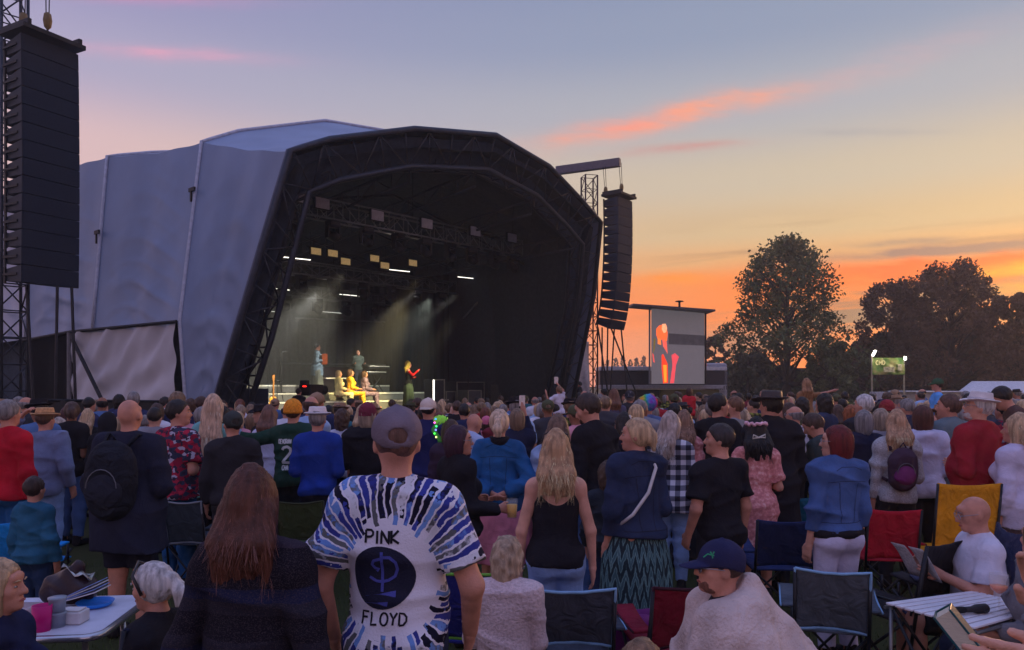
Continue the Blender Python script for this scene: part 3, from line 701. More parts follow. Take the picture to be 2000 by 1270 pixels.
# ================================================================== the setting
gm = NT('grass_ground'); c = gm.ramp(gm.noise(gm.co, .35, 6), [(.3, (52,58,34)), (.55, (66,70,42)), (.75, (84,78,52))]); c = gm.mix(gm.mt('MULTIPLY', gm.noise(gm.co, 24, 4), .5), c, lin((30,36,20)))
gm.out(c, gm.noise(gm.co, 60, 5))
def gz(x, y): return 0
b = MB(); b.add([(-1600, -60, 0), (1600, -60, 0), (1600, 2400, 0), (-1600, 2400, 0)], [(0, 1, 2, 3)]); struct(b.build('ground', gm.m))
rn = random.Random(5)
V, F = [], []
for i in range(26000):
    y = 1.3+7*rn.random()**1.3; x = rn.uniform(-.75, .75)*y; hh = rn.uniform(.02, .06); a = rn.uniform(0, 6.28); w = .004; lx, ly = rn.uniform(-.02, .02), rn.uniform(-.02, .02)
    k = len(V); V += [(x-w*math.cos(a), y-w*math.sin(a), 0), (x+w*math.cos(a), y+w*math.sin(a), 0), (x+lx, y+ly, hh)]; F.append((k, k+1, k+2))
o = link('grass', mesh_np('grass', V, F, False), M('grass_blade', (70,86,40), .8, var=.4, scale=3, bump=0)); o['kind'] = 'stuff'; o['label'] = 'short trampled grass blades between the chairs'; o['category'] = 'grass'

# ---- stage frame: x along the front, y to the back
CX, CY, SA = -2.9, 24.8, math.atan2(.745, .664)
AV, BV = Vector((.664, .745, 0)), Vector((-.745, .664, 0))
def S(x, y, z): return Vector((CX, CY, 0))+AV*x+BV*y+Vector((0, 0, z))
def onstage(px, py, y):   # point seen at (px, py) in the stage plane y (metres behind the front line)
    d = Vector(((px-1000)/FPX, 1, (HZ-py)/FPX)); o3 = Vector((0, 0, CAM_H)); c0 = Vector((CX, CY, 0))
    t = ((c0+BV*y)-o3).dot(BV)/d.dot(BV); w = o3+d*t; l = w-c0; return Vector((l.dot(AV), l.dot(BV), w.z))
def stage_root(name): return empty(name, (CX, CY, 0), SA)
steel = M('black_steel', (34,35,40), .5, var=.2, bump=.1, metal=.4); alu = M('truss_alu', (128,130,134), .4, var=.2, metal=.7, bump=.1); dkt = M('dark_truss', (58,63,74), .5, var=.2, metal=.5, bump=.1)
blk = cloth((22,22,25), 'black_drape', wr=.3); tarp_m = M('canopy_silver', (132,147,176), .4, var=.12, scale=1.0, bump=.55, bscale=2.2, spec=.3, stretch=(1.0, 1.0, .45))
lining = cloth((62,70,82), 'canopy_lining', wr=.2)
ST = stage_root('concert_stage'); tag(ST, 'big arched outdoor concert stage with a silver grey fabric canopy', 'stage')
ribs = [
 [(-7.5,0,0), (-7.05,-1.15,3.3), (-6.5,-2.6,7.48), (-5.54,-2.78,7.94), (-3.04,-3.06,8.76), (-.05,-3.24,9.28), (2.6,-3.12,8.95), (4.6,-2.88,8.3), (6.05,-2.7,7.78), (6.8,-1.85,5.3), (7.5,0,0)],
 [(-7.62,.05,0), (-7.9,.0,3.5), (-7.0,.7,8.27), (-5.9,.8,8.85), (-3.0,1.0,9.92), (-.3,.9,10.2), (3.0,1.0,9.7), (5.4,.9,8.9), (6.6,.8,8.2), (7.3,.7,4.5), (7.7,.5,0)],
 [(-8.7,3.2,0), (-8.75,3.2,3.42), (-8.2,3.7,8.22), (-7.0,3.7,8.6), (-4,3.8,9.4), (0,3.8,9.7), (4,3.8,9.2), (6.2,3.7,8.5), (7.2,3.7,8.0), (7.9,3.7,4), (8,3.7,0)],
 [(-9.3,6.6,0), (-9.35,6.6,3.3), (-9.2,6.5,8.2), (-7.6,6.5,8.5), (-4,6.5,9), (0,6.5,9.2), (4,6.5,8.8), (6.5,6.5,8.2), (7.6,6.5,7.6), (8.1,6.5,4), (8.2,6.5,0)],
 [(-9.3,12.5,0), (-9.35,12.5,3.2), (-9.2,12.5,7.0), (-7.6,12.5,7.3), (-4,12.5,7.7), (0,12.5,7.8), (4,12.5,7.6), (6.5,12.5,7.1), (7.6,12.5,6.8), (8.1,12.5,4), (8.2,12.5,0)]]
def rib_at(i, t):   # t in 0..10
    j = min(int(t), 9); f = t-j; a, b_ = Vector(ribs[i][j]), Vector(ribs[i][j+1]); return a.lerp(b_, f)
rnz = random.Random(3)
WV = [(rnz.uniform(-2.2, 2.2), rnz.uniform(-2.2, 2.2), rnz.uniform(-1, 1)*3.2, rnz.uniform(0, 6)) for _ in range(9)]
def crease(p, wall):
    d = 0
    for i, (a, b_, c_, ph) in enumerate(WV):
        q = a*p.x+b_*p.y+c_*p.z+ph; d += (1-abs(math.sin(q*.8)))**5*(.055 if i % 2 else -.03)
    return d*wall
def canopy(i, t0, t1, nu, nv, inset=0., wallk=1., sag=.16):
    def fn(u_, v_):
        t = t0+(t1-t0)*v_; a, b_ = rib_at(i, t), rib_at(i+1, t); p = a.lerp(b_, u_)
        wall = 1-max(0, min(1, (t-1.9)/.5)) if t < 5 else max(0, min(1, (t-8)/.5))
        cen = Vector((0, p.y, 4.0)); n = (p-cen); n.y = 0; n.normalize()
        s4 = 4*u_*(1-u_); low = max(0, min(1, (2-t)/1.4))
        bag = -s4*sag*(1-.4*wall)
        if wall: zz_ = p.z+1.5*(u_-.55)**2*2+.25*math.sin(1.7*p.y); bag += s4*(crease(p, wall)*wallk*(.10+.45*low)+.03*math.sin(5*u_*3.14+.4*p.z)+low*(.085*(1-abs(math.sin(2.6*zz_+.6)))**2+.06*(1-abs(math.sin(5.3*zz_+2*u_)))**3))
        else: bag += s4*.02*math.sin(5*p.x+2*p.y)
        return p+n*(bag-inset)
    return MB().grid(fn, nu, nv)
for i in range(4):
    for nm, t0, t1, nu, nv in (('wall_panel', (0 if i == 0 else 1), 2, 40, 60), ('roof_panel', 2, 8, 20, 46), ('wall_panel', 8, 10, 8, 20)):
        canopy(i, t0, t1, nu, nv).build(nm, tarp_m, ST, True)
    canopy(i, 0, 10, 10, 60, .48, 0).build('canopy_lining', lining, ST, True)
for i in range(4):      # welded seam strips that run up each rib
    pts = [rib_at(i, t*.25)+(rib_at(i, t*.25)-Vector((0, rib_at(i, t*.25).y, 4))).normalized()*.03 for t in range(0 if i < 2 else 4, 37)]
    MB().tube(pts, .045 if i else .06, 8).build('canopy_seam', M('seam', (176,182,200), .5, bump=.1) if i else M('edge_hem', (92,98,116), .5, bump=.1), ST, True)
# guy hooks on the seams
for i, t in ((1, 1.72), (2, 1.55)):
    p = rib_at(i, t)+Vector((-.12, 0, 0)); MB().box(p, (.05, .3, .1)).box(p+Vector((0, .05, -.15)), (.04, .06, .3)).build('guy_hook', steel, ST)
# side wing below the canopy: light tarp, black sheet for the shade in the opening, slanted eave pole
A3, B3 = Vector((-8.0, .05, 3.46)), Vector((-8.95, 4.15, 3.36)); C3 = Vector((-9.45, 6.6, 3.2))
def tarpfn(u_, v_):
    p = A3.lerp(B3, u_); top = p.z; p = Vector((p.x-.02, p.y, 0))+Vector((0, 0, top*v_))
    wv = .06*math.sin(4*(p.y*1.2+p.z*1.6)+.5*math.sin(3*p.z))*v_+.04*math.sin(11*p.y+7*p.z)*v_*v_+.05*math.sin(8*p.z+1.2*p.y)*(1-v_)
    return p+Vector((-1, 0, 0))*wv
MB().grid(tarpfn, 60, 50).build('side_tarp', M('pale_tarp', (196,194,202), .55, var=.12, scale=1, bump=.3, bscale=6), ST, True)
MB().grid(lambda u_, v_: B3.lerp(C3, u_)*1.0+Vector((.05+.03*math.sin(14*u_), 0, -3.3*(1-v_))), 24, 10).build('dark_side_sheet', blk, ST, True)  # black sheet stands in for the shade inside the open side
MB().tube([A3+Vector((-.05, -.15, .02)), B3+Vector((-.06, 0, .02)), C3+Vector((-.06, 0, 0))], .045, 8).build('eave_pole', steel, ST)
MB().tube([B3+Vector((-.08, 0, 0)), Vector((B3.x-.08, B3.y, 0))], .06, 8).build('wing_post', M('grey_post', (110,108,112), .5), ST)
MB().tube([B3+Vector((-.1, -.3, -.2)), Vector((-8.6, 1.1, 0))], .05, 8).build('wing_brace', steel, ST)
# front arch truss (leaning towards the audience)
def web(mb, a, b_, n, r, zig=True):
    for i in range(n+1):
        p, q = a(i/n), b_(i/n); mb.tube([p, q], r, 5)
        if i < n: mb.tube([b_(i/n), a((i+1)/n)] if i % 2 else [a(i/n), b_((i+1)/n)], r, 5)
def poly_at(P, f):
    L = [0]
    for a, b_ in zip(P[:-1], P[1:]): L.append(L[-1]+(b_-a).length)
    d = f*L[-1]
    for i in range(len(P)-1):
        if d <= L[i+1]+1e-6: return P[i].lerp(P[i+1], (d-L[i])/(L[i+1]-L[i]))
    return P[-1]
outer = [Vector(p) for p in ribs[0]]; k = .35
inner = [Vector((-6.55, -.0, 0)), Vector((-6.05,-1.1,3.2)), Vector((-5.75,-2.3,6.72)), Vector((-5.0,-2.5,7.12)), Vector((-2.85,-2.75,7.88)), Vector((0,-2.92,8.36)), Vector((2.45,-2.8,8.05)), Vector((4.2,-2.58,7.45)), Vector((5.45,-2.4,6.95)), Vector((6.15,-1.65,4.85)), Vector((6.6,0,0))]
arch = MB()
for P, off, r in ((outer, -.06, .085), (inner, 0, .08), ([p+Vector((0, .55, 0)) for p in inner], 0, .06), ([p.lerp(q_, .45)+Vector((0, .5, 0)) for p, q_ in zip(outer, inner)], 0, .05)):
    arch.tube([p+Vector((0, off, 0)) for p in P], r, 8)
web(arch, lambda f: poly_at(outer, .02+.96*f)+Vector((0, -.04, -.04)), lambda f: poly_at(inner, .02+.96*f), 34, .022)
web(arch, lambda f: poly_at(inner, f), lambda f: poly_at(inner, f)+Vector((0, .55, 0)), 34, .025)
web(arch, lambda f: poly_at(outer, f).lerp(poly_at(inner, f), .45)+Vector((0, .5, 0)), lambda f: poly_at(inner, f)+Vector((0, .55, 0)), 34, .018)
arch.build('front_arch_truss', dkt, ST, True)
MB().grid(lambda u_, v_: (poly_at(outer, .03+.94*u_).lerp(poly_at(inner, .03+.94*u_), .14)+Vector((0, .25, 0))).lerp(poly_at(inner, .03+.94*u_)+Vector((0, .66, 0)), v_)+Vector((0, .03*math.sin(60*u_), 0)), 90, 3).build('arch_fascia', cloth((62,74,94), 'fascia', wr=.2), ST, True)
# purlins under the roof
for x0, z0 in ((-5.2, 7.5), (-2.6, 8.2), (0, 8.6), (2.6, 8.2), (5.0, 7.4)):
    m = MB(); p0, p1 = Vector((x0, -2.4, z0-.2)), Vector((x0, 11.5, min(z0-.6, 6.9))); web(m, lambda f: p0.lerp(p1, f), lambda f: p0.lerp(p1, f)+Vector((0, 0, -.45)), 18, .02); m.tube([p0, p1], .04, 6); m.tube([p0-Vector((0, 0, .45)), p1-Vector((0, 0, .45))], .04, 6); m.build('roof_purlin', dkt, ST, True)
for y in (1.2, 4.8, 8.4):
    m = MB(); p0, p1 = Vector((-7.4, y, 6.6)), Vector((0, y+.2, 8.3)); p2 = Vector((7, y, 6.6)); m.tube([p0, p1, p2], .05, 6); m.build('roof_rafter', dkt, ST, True)
# deck, riser steps, back drapes
DZ = 1.1
deckm = M('stage_deck', (92,92,90), .35, var=.25, scale=3, bump=.1, spec=.5)
MB().box((0, 5.6, DZ-.06), (13.6, 11.6, .12)).build('deck', deckm, ST)
MB().box((0, -.22, DZ/2-.07), (13.6, .06, DZ-.14)).build('deck_skirt', blk, ST)
for x, y0, w, d, z, nmx in ((-.9, 7.3, 11.0, 7.4, 1.40, 0), (-.9, 7.8, 10.6, 6.4, 1.68, 1), (-.9, 8.9, 10.2, 4.2, 1.96, 2)):
    MB().box((x, y0, (DZ+z)/2), (w, d, z-DZ-.002*nmx)).build('riser_step', M('riser_top', (104,104,100), .35, var=.2, scale=3, bump=.05, spec=.5), ST)
    MB().box((x, y0-d/2-.012, z-.035), (w, .02, .05)).build('step_edge_strip', M('step_edge', (206,204,190), .4, bump=0), ST)
MB().grid(lambda u_, v_: Vector((-9.3+17.6*u_, 11.4+.10*math.sin(u_*220)+.05*math.sin(u_*93), .2+8.2*v_)), 280, 4).build('back_drape', cloth((96,96,90), 'back_drape', wr=.2), ST, True)
for sx_, x_ in ((-1, -7.2), (1, 6.15)):
    MB().grid(lambda u_, v_: Vector((x_+.05*math.sin(u_*90), (.9 if sx_ < 0 else 5.2)+(10.4 if sx_ < 0 else 6.1)*u_, DZ+5.6*v_)), 120, 4).build('side_drape', cloth((90,90,84), 'side_drape') if sx_ < 0 else blk, ST, True)
D0, D1 = onstage(905, 622, 4.5), onstage(1012, 505, 4.5)
MB().tube([D0, D1], .045, 8).build('diagonal_brace', alu, ST)
for z, x0, x1 in ((2.9, 1.5, 6.5), (4.9, 2.2, 6.8), (5.8, 2.4, 6.6)): MB().tube([(x0, 10.8, z), (x1, 9.4, z)], .04, 6).build('backstage_rail', alu, ST)
# ---- hanging light trusses
def light_truss(p0, p1, label, hgt=.5, n=14):
    r = stage_root('lighting_truss'); tag(r, label, 'truss', 'lighting trusses under the stage roof'); m = MB(); a, b_ = Vector(p0), Vector(p1)
    for dy_ in (0, .45):
        o1 = Vector((0, dy_, 0)); o2 = Vector((0, dy_, -hgt)); m.tube([a+o1, b_+o1], .028, 6); m.tube([a+o2, b_+o2], .028, 6)
        web(m, lambda f: a.lerp(b_, f)+o1, lambda f: a.lerp(b_, f)+o2, n, .014)
    m.build('lattice', alu, r, True)
    for f in (.03, .5, .97): MB().tube([a.lerp(b_, f)+Vector((0, .22, 0)), a.lerp(b_, f)+Vector((0, .22, 1.6))], .012, 5).build('hoist_chain', steel, r)
    return a, b_
FT0, FT1 = Vector((-5.2, .3, 7.38)), Vector((5.3, .3, 7.38))
light_truss(FT0, FT1, 'front aluminium lighting truss with white blinder panels, nearest the arch', .55, 18)
light_truss((-6.2, 4.2, 6.2), (5.6, 4.2, 6.2), 'middle lighting truss behind the front one, over the risers', .45, 16)
light_truss((-6.2, 8.4, 6.0), (5.6, 8.4, 6.0), 'rear lighting truss closest to the black back drape', .45, 16)
ORD = ('first', 'second', 'third', 'fourth', 'fifth', 'sixth', 'seventh', 'eighth', 'last')
def moving_head(x, y, z, i, row, on=False, col=(255, 240, 214), yaw=0, pitch=25):
    r = stage_root('moving_light'); r.location = S(x, y, z); r.rotation_euler.z = SA+yaw
    tag(r, 'black moving head spotlight%s, %s along the %s truss' % (' with lit lens' if on else '', ORD[i], row), 'stage light', 'moving stage lights')
    MB().box((0, 0, -.09), (.36, .3, .16)).build('base_housing', steel, r, bevel=.02)
    MB().box((-.2, 0, -.33), (.05, .16, .4)).box((.2, 0, -.33), (.05, .16, .4)).box((0, 0, -.18), (.44, .18, .05)).build('yoke', steel, r, bevel=.01)
    ro = Matrix.Rotation(R(90-pitch), 3, 'X'); c_ = Vector((0, 0, -.45)); m = MB(); m.lathe([(.001, -.22), (.12, -.20), (.15, -.08), (.15, .1), (.13, .22), (.12, .24)], c_, 16, ro.inverted()); hd = m.build('lamp_head', steel, r, True)
    m = MB(); m.lathe([(.12, .235), (.06, .245), (.001, .247)], c_, 14, ro.inverted()); m.build('lens', M('lens_on', col, .3, bump=0, emit=3.0) if on else M('lens_off', (60,66,72), .1, bump=0), hd, True)
def blinder(x, y, z, lit, lab, w=.42, hgt=.30):
    r = stage_root('blinder_panel'); r.location = S(x, y, z); tag(r, lab, 'stage light', 'blinder panels ' + ('warm' if lit else 'pale'))
    MB().box((0, .05, 0), (w+.06, .08, hgt+.06)).build('housing', steel, r, bevel=.01)
    MB().box((0, -.005, 0), (w, .03, hgt)).build('diffuser', M('blind_warm', (214,178,120), .6, bump=0, emit=.25) if lit else M('blind_pale', (172,170,178), .6, bump=.05), r)
for i, (x, y) in enumerate(((629, 397), (737, 421), (834, 437), (929, 452), (1001, 465), (1071, 474))):
    p = onstage(x, y, .1); blinder(p.x, .1, p.z, False, 'pale square blinder panel on the front stage truss, %s along it' % ORD[i], .46, .30)
p = onstage(573, 371, -1.6); blinder(p.x, -1.6, p.z, False, 'large floodlight panel high inside the near arch leg', .6, .55)
for i, f in enumerate((.08, .20, .32, .44, .55, .66, .76, .87, .97)):
    p = FT0.lerp(FT1, f); moving_head(p.x, p.y+.2, p.z-.56, i, 'front', i in (3, 4), yaw=.4*math.sin(i*3), pitch=30+10*math.sin(i*5))
for i in range(9): moving_head(-5.6+1.32*i, 4.4, 5.75, i, 'middle', i in (2, 4, 5, 7), yaw=.6*math.sin(i*2.3), pitch=30+12*math.sin(i*1.7))
for i in range(8): moving_head(-5.4+1.45*i, 8.6, 5.55, i, 'rear', i in (1, 5), yaw=.6*math.sin(i*1.3), pitch=30+12*math.sin(i*2.7))
for i, (x, y) in enumerate(((533, 483), (617, 491), (650, 495), (675, 511), (732, 505), (752, 519), (807, 514))):
    p = onstage(x, y, 3.75); blinder(p.x, 3.75, p.z, True, 'small warm lamp panel under the middle stage truss, %s from the arch leg' % ORD[i], .38, .22)
def led_bar(a, b_, i, strong=True):
    r = stage_root('led_bar'); tag(r, 'thin white tube light hung over the stage, %s' % ('brightest one by the arch leg','low one at the far side','above the accordion player','over the seated singers','above the pianist','high over the microphones','beside the arch leg, lower','near the centre line','towards the dark wing','furthest into the wing')[i], 'tube light', 'hanging tube lights')
    MB().tube([a, b_], .016, 6).build('tube', M('led_tube', (255,250,236), .5, bump=0, emit=1.8) if strong else M('led_tube_dim', (214,214,206), .5, bump=0, emit=.8), r)
    m = MB()
    for p in (a, b_): p = Vector(p); m.tube([p, p+Vector((0, 0, .9))], .008, 4)
    m.build('hanger_wire', steel, r)
for i, (x0, y0, x1, y1, dep, st) in enumerate(((551, 502, 606, 508, 2.5, 1), (1035, 553, 1065, 559, 2.0, 1), (522, 563, 566, 567, 8.8, 1), (663, 575, 706, 579, 8.8, 1), (753, 526, 800, 531, 4.6, 1), (785, 581, 822, 585, 8.8, 0), (490, 606, 536, 609, 9.6, 0), (629, 609, 667, 612, 9.6, 0), (894, 541, 933, 545, 4.6, 1), (800, 584, 821, 586, 9.6, 0))):
    led_bar(onstage(x0, y0, dep), onstage(x1, y1, dep), i, st)
# stage lamps that light the show, then spots added as fill
def spot(name, loc, tgt, e, col, ang, blend=.5, size=.1):
    l = bpy.data.lights.new(name, 'SPOT'); l.energy = e; l.color = col; l.spot_size = R(ang); l.spot_blend = blend; l.shadow_soft_size = size
    o_ = bpy.data.objects.new(name, l); COL.objects.link(o_); o_.location = S(*loc); o_.rotation_euler = (S(*tgt)-S(*loc)).to_track_quat('-Z', 'Y').to_euler(); return o_
TR = onstage(700, 770, 4.4); SG = onstage(797, 760, 2.6)
spot('singers_spot', (-1.0, -.9, 5.2), (TR.x, TR.y, 1.6), 4200, (1, .80, .36), 26)
spot('soloist_spot', (1.5, -1.0, 5.2), (SG.x, SG.y, 2.0), 1300, (1, .86, .5), 14)
spot('drape_wash', (-4.9, 5.6, 4.7), (-6.6, 11.3, 2.9), 9500, (1, .95, .80), 62, .9)
spot('deck_wash', (-3.5, -.6, 5.1), (-3.6, 4.6, 1.2), 2600, (1, .92, .66), 60, .8)
spot('band_spot', (-2.2, 2.6, 4.9), (-1.6, 8.6, 2.4), 2200, (.95, .95, .85), 30, .7)
ACP = onstage(619, 710, 6.1); PNP = onstage(699, 715, 6.6)
spot('accordion_spot', (ACP.x+1.2, 1.6, 5.3), (ACP.x, 6.1, 2.5), 1500, (1, .95, .84), 16)  # added spot with no fixture of its own, brightens the accordion player
spot('pianist_spot', (PNP.x+.8, 1.6, 5.3), (PNP.x, 6.6, 2.6), 1300, (1, .95, .8), 15)  # added spot with no fixture of its own, brightens the pianist
spot('added_wing_fill', (1.8, 1.6, 5.0), (3.6, 7, 1.2), 700, (.9, 1, .8), 60, .8)  # added fill that lifts the dark stage interior, no visible source

# ---- line arrays
def line_array(name, loc, label, n=14, az=0., sp_=(.4, .5, .5, .6, .7, .8, .8, .8, .9, 1., 1.6, 2.4, 3.4, 4.2), hgt=.385, wid=1.24, grill=None):
    """stack of wedge cabinets hung from a frame, splayed towards the bottom; local -y is the front"""
    r = empty(name, loc, SA+az); tag(r, label, 'speaker array'); p = Vector((0, 0, 0)); ang = R(-2)
    cab = M('cabinet_black', (24,34,50), .6, var=.25, scale=3, bump=.25, bscale=60); gr = M('speaker_grille', (28,38,56), .75, var=.2, scale=30, bump=.7, bscale=240, metal=.2)
    MB().box((0, -.1, .13), (wid+.1, .95, .10)).box((wid*.44, -.1, .22), (.08, .95, .14)).box((-wid*.44, -.1, .22), (.08, .95, .14)).build('flying_frame', steel, r, bevel=.01)
    for i in range(n):
        sp = R(sp_[min(i, 13)]); ang += sp
        d = Vector((0, math.sin(-ang)*-1, -math.cos(ang))); f = Vector((0, -math.cos(ang), -math.sin(ang)))
        dn = Vector((0, math.sin(ang), -math.cos(ang)))
        e = p+dn*hgt; q = .045+sp*.1
        pts = []
        for z_, ins in ((e, -1), (p, 1)):
            for dx_, dep in ((-1, -.38), (1, -.38), (1, .36), (-1, .36)):
                w_ = wid/2*(1 if dep < 0 else .86); pts.append(z_-dn*ins*-1*(.0 if dep < 0 else q)*1.0*(-1 if ins > 0 else 1)*-1+f*-dep+Vector((dx_*w_, 0, 0)))
        pts = []
        for base, sgn in ((e, -1), (p, 1)):
            for dx_, dep in ((-1, 1), (1, 1), (1, -1), (-1, -1)):
                w_ = wid/2*(1 if dep > 0 else .86); sh = .004 if dep > 0 else .055
                pts.append(base+dn*sh*sgn+f*(.38 if dep > 0 else -.36)+Vector((dx_*w_, 0, 0)))
        cb = MB().hexa(pts).build('speaker_cabinet', cab, r, bevel=.008)
        mid = (p+e)/2+f*.385; rot = Matrix.Rotation(ang, 3, 'X')
        MB().box(mid, (wid*.97, .016, hgt*.95), rot).build('grille', gr, cb)
        for sx_ in (-1, 1): MB().box((p+e)/2+f*-.05+Vector((sx_*wid*.485, 0, 0)), (.03, .5, .05), rot).box((p+e)/2+f*-.31+Vector((sx_*wid*.452, 0, .0)), (.035, .06, hgt*.98), rot).build('rigging_bar', steel, cb)
        p = e
    return r, p
LA = Vector((-10.05, 16.6, 0)); PA1 = at(78, 62, 16.6)
line_array('line_array_speaker', (PA1.x, 16.6, PA1.z-.35), 'tall black line array of speakers hanging at the near side of the stage', az=R(14), sp_=(.25,)*14, hgt=.368)
PA2 = at(1205, 382, 32.4); line_array('line_array_speaker', (PA2.x, 32.4, PA2.z-.2), 'smaller looking black line array hanging beyond the far side of the stage, against the sunset', az=R(4))
def tower(name, loc, hgt, w, label, mat=None, rot=0, n=None):
    r = empty(name, loc, rot); tag(r, label, 'truss tower'); m = MB(); n = n or int(hgt/ (w*1.1)); c4 = [(-w/2, -w/2), (w/2, -w/2), (w/2, w/2), (-w/2, w/2)]
    for x, y in c4: m.tube([(x, y, 0), (x, y, hgt)], .035, 6)
    m.build('chords', mat or dkt, r, True); m = MB()
    for k4 in range(4):
        a, b_ = c4[k4], c4[(k4+1) % 4]
        for i in range(n):
            z0, z1 = hgt*i/n, hgt*(i+1)/n; m.tube([(a[0], a[1], z0), (b_[0], b_[1], z1)] if i % 2 else [(b_[0], b_[1], z0), (a[0], a[1], z1)], .018, 5); m.tube([(a[0], a[1], z1), (b_[0], b_[1], z1)], .016, 5)
    m.build('lacing', mat or dkt, r, True); MB().box((0, 0, .1), (w*2.2, w*2.2, .16)).build('base_plate', steel, r)
    return r
t1 = tower('truss_tower', (at(22, 600, 17.4).x, 17.4, 0), 12, .52, 'lattice truss tower behind the near line array', rot=SA)
MB().box((.1, -.6, 11.8), (.3, 4.2, .35)).build('top_beam', steel, t1)
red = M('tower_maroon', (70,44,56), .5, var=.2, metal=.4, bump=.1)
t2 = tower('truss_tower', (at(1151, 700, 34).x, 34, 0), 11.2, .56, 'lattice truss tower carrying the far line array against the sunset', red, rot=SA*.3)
e0, e1 = at(1087, 338, 34.3), at(1211, 326, 33.0); e0.z = e1.z = 11.35
dv = e1-e0; m = MB(); mt2 = Matrix.Rotation(-SA*.3, 3, 'Z'); loc2 = t2.location
q0, q1 = mt2 @ (e0-loc2), mt2 @ (e1-loc2); nrm = Vector((-(q1-q0).y, (q1-q0).x, 0)).normalized()*.13
m.hexa([q0-nrm, q1-nrm, q1+nrm, q0+nrm]+[p+Vector((0, 0, .36)) for p in (q0-nrm, q1-nrm, q1+nrm, q0+nrm)]); m.build('top_beam', M('beam_grey', (92,88,98), .5, bump=.1), t2, bevel=.02)
def hoist(p, q, label, hook=True):
    r = empty('chain_hoist', p); tag(r, label, 'hoist'); d = Vector(q)-Vector(p); m = MB()
    for o_ in (-.05, .05): m.tube([(o_, 0, 0), Vector((o_*.6, 0, 0))+d*.80], .012, 5)
    m.build('chain', steel, r); MB().lathe([(.01, .18), (.07, .14), (.09, 0), (.07, -.14), (.02, -.2)], d*.80, 10).build('hoist_body', M('hoist_yellow', (120,100,60), .5), r, True)
    MB().tube([d*.83, d], .02, 5).build('hook', steel, r)
for i, (x, lab) in enumerate(((1180, 'chain hoist on the far tower beam, nearer the tower'), (1211, 'chain hoist at the tip of the far tower beam'))):
    p = at(x, 330, 32.9 if i == 0 else 32.4); p.z = 11.34; hoist(p, (p.x+.08, p.y, PA2.z+.06), lab)
for i, (x, lab) in enumerate(((46, 'twin chain hoist at the lattice side of the near line array'), (93, 'chain hoist with a hook above the near line array'))):
    p = at(x, 40, 16.6); p.z = PA1.z+1.6; hoist(p, (p.x, p.y, PA1.z-.1), lab)
def strut(name, pts, r, label, mat=steel, grp=None):
    o_ = MB().tube(pts, r, 6).build(name, mat); tag(o_, label, 'cable' if 'cable' in name else 'pole', grp); return o_
for i, (x0, y0, x1) in enumerate(((1168, 640, 1192), (1187, 640, 1185), (1200, 640, 1190), (1193, 640, 1255), (1213, 640, 1228), (1176, 640, 1176))):
    a, b_ = at(x0, y0, 32.6), at(x1, 800, 32); strut('guy_cable', [a, b_], .035, 'dark stay from the far line array to the ground, %s of six' % ORD[i], grp='stays under the far line array')
for i, (x0, x1) in enumerate(((112, 108), (140, 148), (52, 66))):
    a, b_ = at(x0, 560, 16.4), at(x1, 800, 16.2); strut('guy_cable', [a, b_], .03, 'thin black stay below the near line array, %s of three' % ORD[i], grp='stays under the near line array')
# black sheeted barrier in front of the stage side
r = empty('crowd_barrier', (0, 0, 0)); tag(r, 'low barrier hung with black sheeting in front of the side wing', 'barrier')
B0, B1 = at(-60, 780, 14.5), at(390, 785, 17.5)
MB().grid(lambda u_, v_: B0.lerp(B1, u_)*1.0+Vector((.03*math.sin(60*u_+6*v_), -.05*math.sin(46*u_+9*v_*u_), 0))-Vector((0, 0, B0.lerp(B1, u_).z*(1-v_))), 110, 8).build('sheeting', M('barrier_sheet', (46,46,48), .6, var=.3, scale=2, bump=.4, bscale=12), r, True)
MB().tube([B0, B1], .03, 6).build('top_rail', steel, r)
F0, F1 = S(-6.6, -2.2, 1.18), S(6.2, -2.2, 1.18)
r = empty('crowd_barrier', (0, 0, 0)); tag(r, 'steel crowd barrier along the foot of the stage front', 'barrier'); m = MB(); m.tube([F0, F1], .03, 6); web(m, lambda f: F0.lerp(F1, f), lambda f: F0.lerp(F1, f)*1.0-Vector((0, 0, 1.1)), 40, .01); m.build('rail', steel, r)
# white flap at the far leg
m = MB(); a0, a1, a2, a3 = at(1100, 790, 31.5), at(1152, 800, 32.5), at(1150, 668, 32.5), at(1128, 660, 31.5)
m.grid(lambda u_, v_: (a0.lerp(a1, u_)).lerp(a3.lerp(a2, u_), v_)+Vector((0, -.1*math.sin(9*v_+4*u_)-.05*math.sin(14*u_+5*v_), 0)), 20, 24); tag(m.build('stage_wing_flap', M('white_flap', (176,172,178), .6, bump=.3, bscale=8), None, True, thick=.01), 'pale crumpled sheet tied beside the far leg of the stage', 'tarpaulin')

# ---- screen truck
def SCR(u_, v_, off=0): return at(1272, 750, 40).lerp(at(1376, 750, 41.5), u_)*1.0+Vector((-.02*off, -.1*off, 0))+Vector((0, 0, (at(1272, 603, 40).z-at(1272, 750, 40).z)*v_))
r = empty('video_screen', SCR(.5, 0)); tag(r, 'tall outdoor video screen showing a singer in orange on grey', 'screen'); o0 = r.location.copy()
def rel(mb): mb.v = [tuple(Vector(p)-o0) for p in mb.v]; return mb
rel(MB().add([SCR(0, 0), SCR(1, 0), SCR(1, 1), SCR(0, 1)]+[SCR(u_, v_)+Vector((.1, .5, 0)) for u_, v_ in ((0, 0), (1, 0), (1, 1), (0, 1))], [(0,1,2,3), (7,6,5,4), (0,4,5,1), (1,5,6,2), (2,6,7,3), (3,7,4,0)])).build('screen_panel', M('screen_grey', (120,114,118), .6, var=.06, scale=3, bump=0, emit=.22, emitcol=(150,142,148)), r)
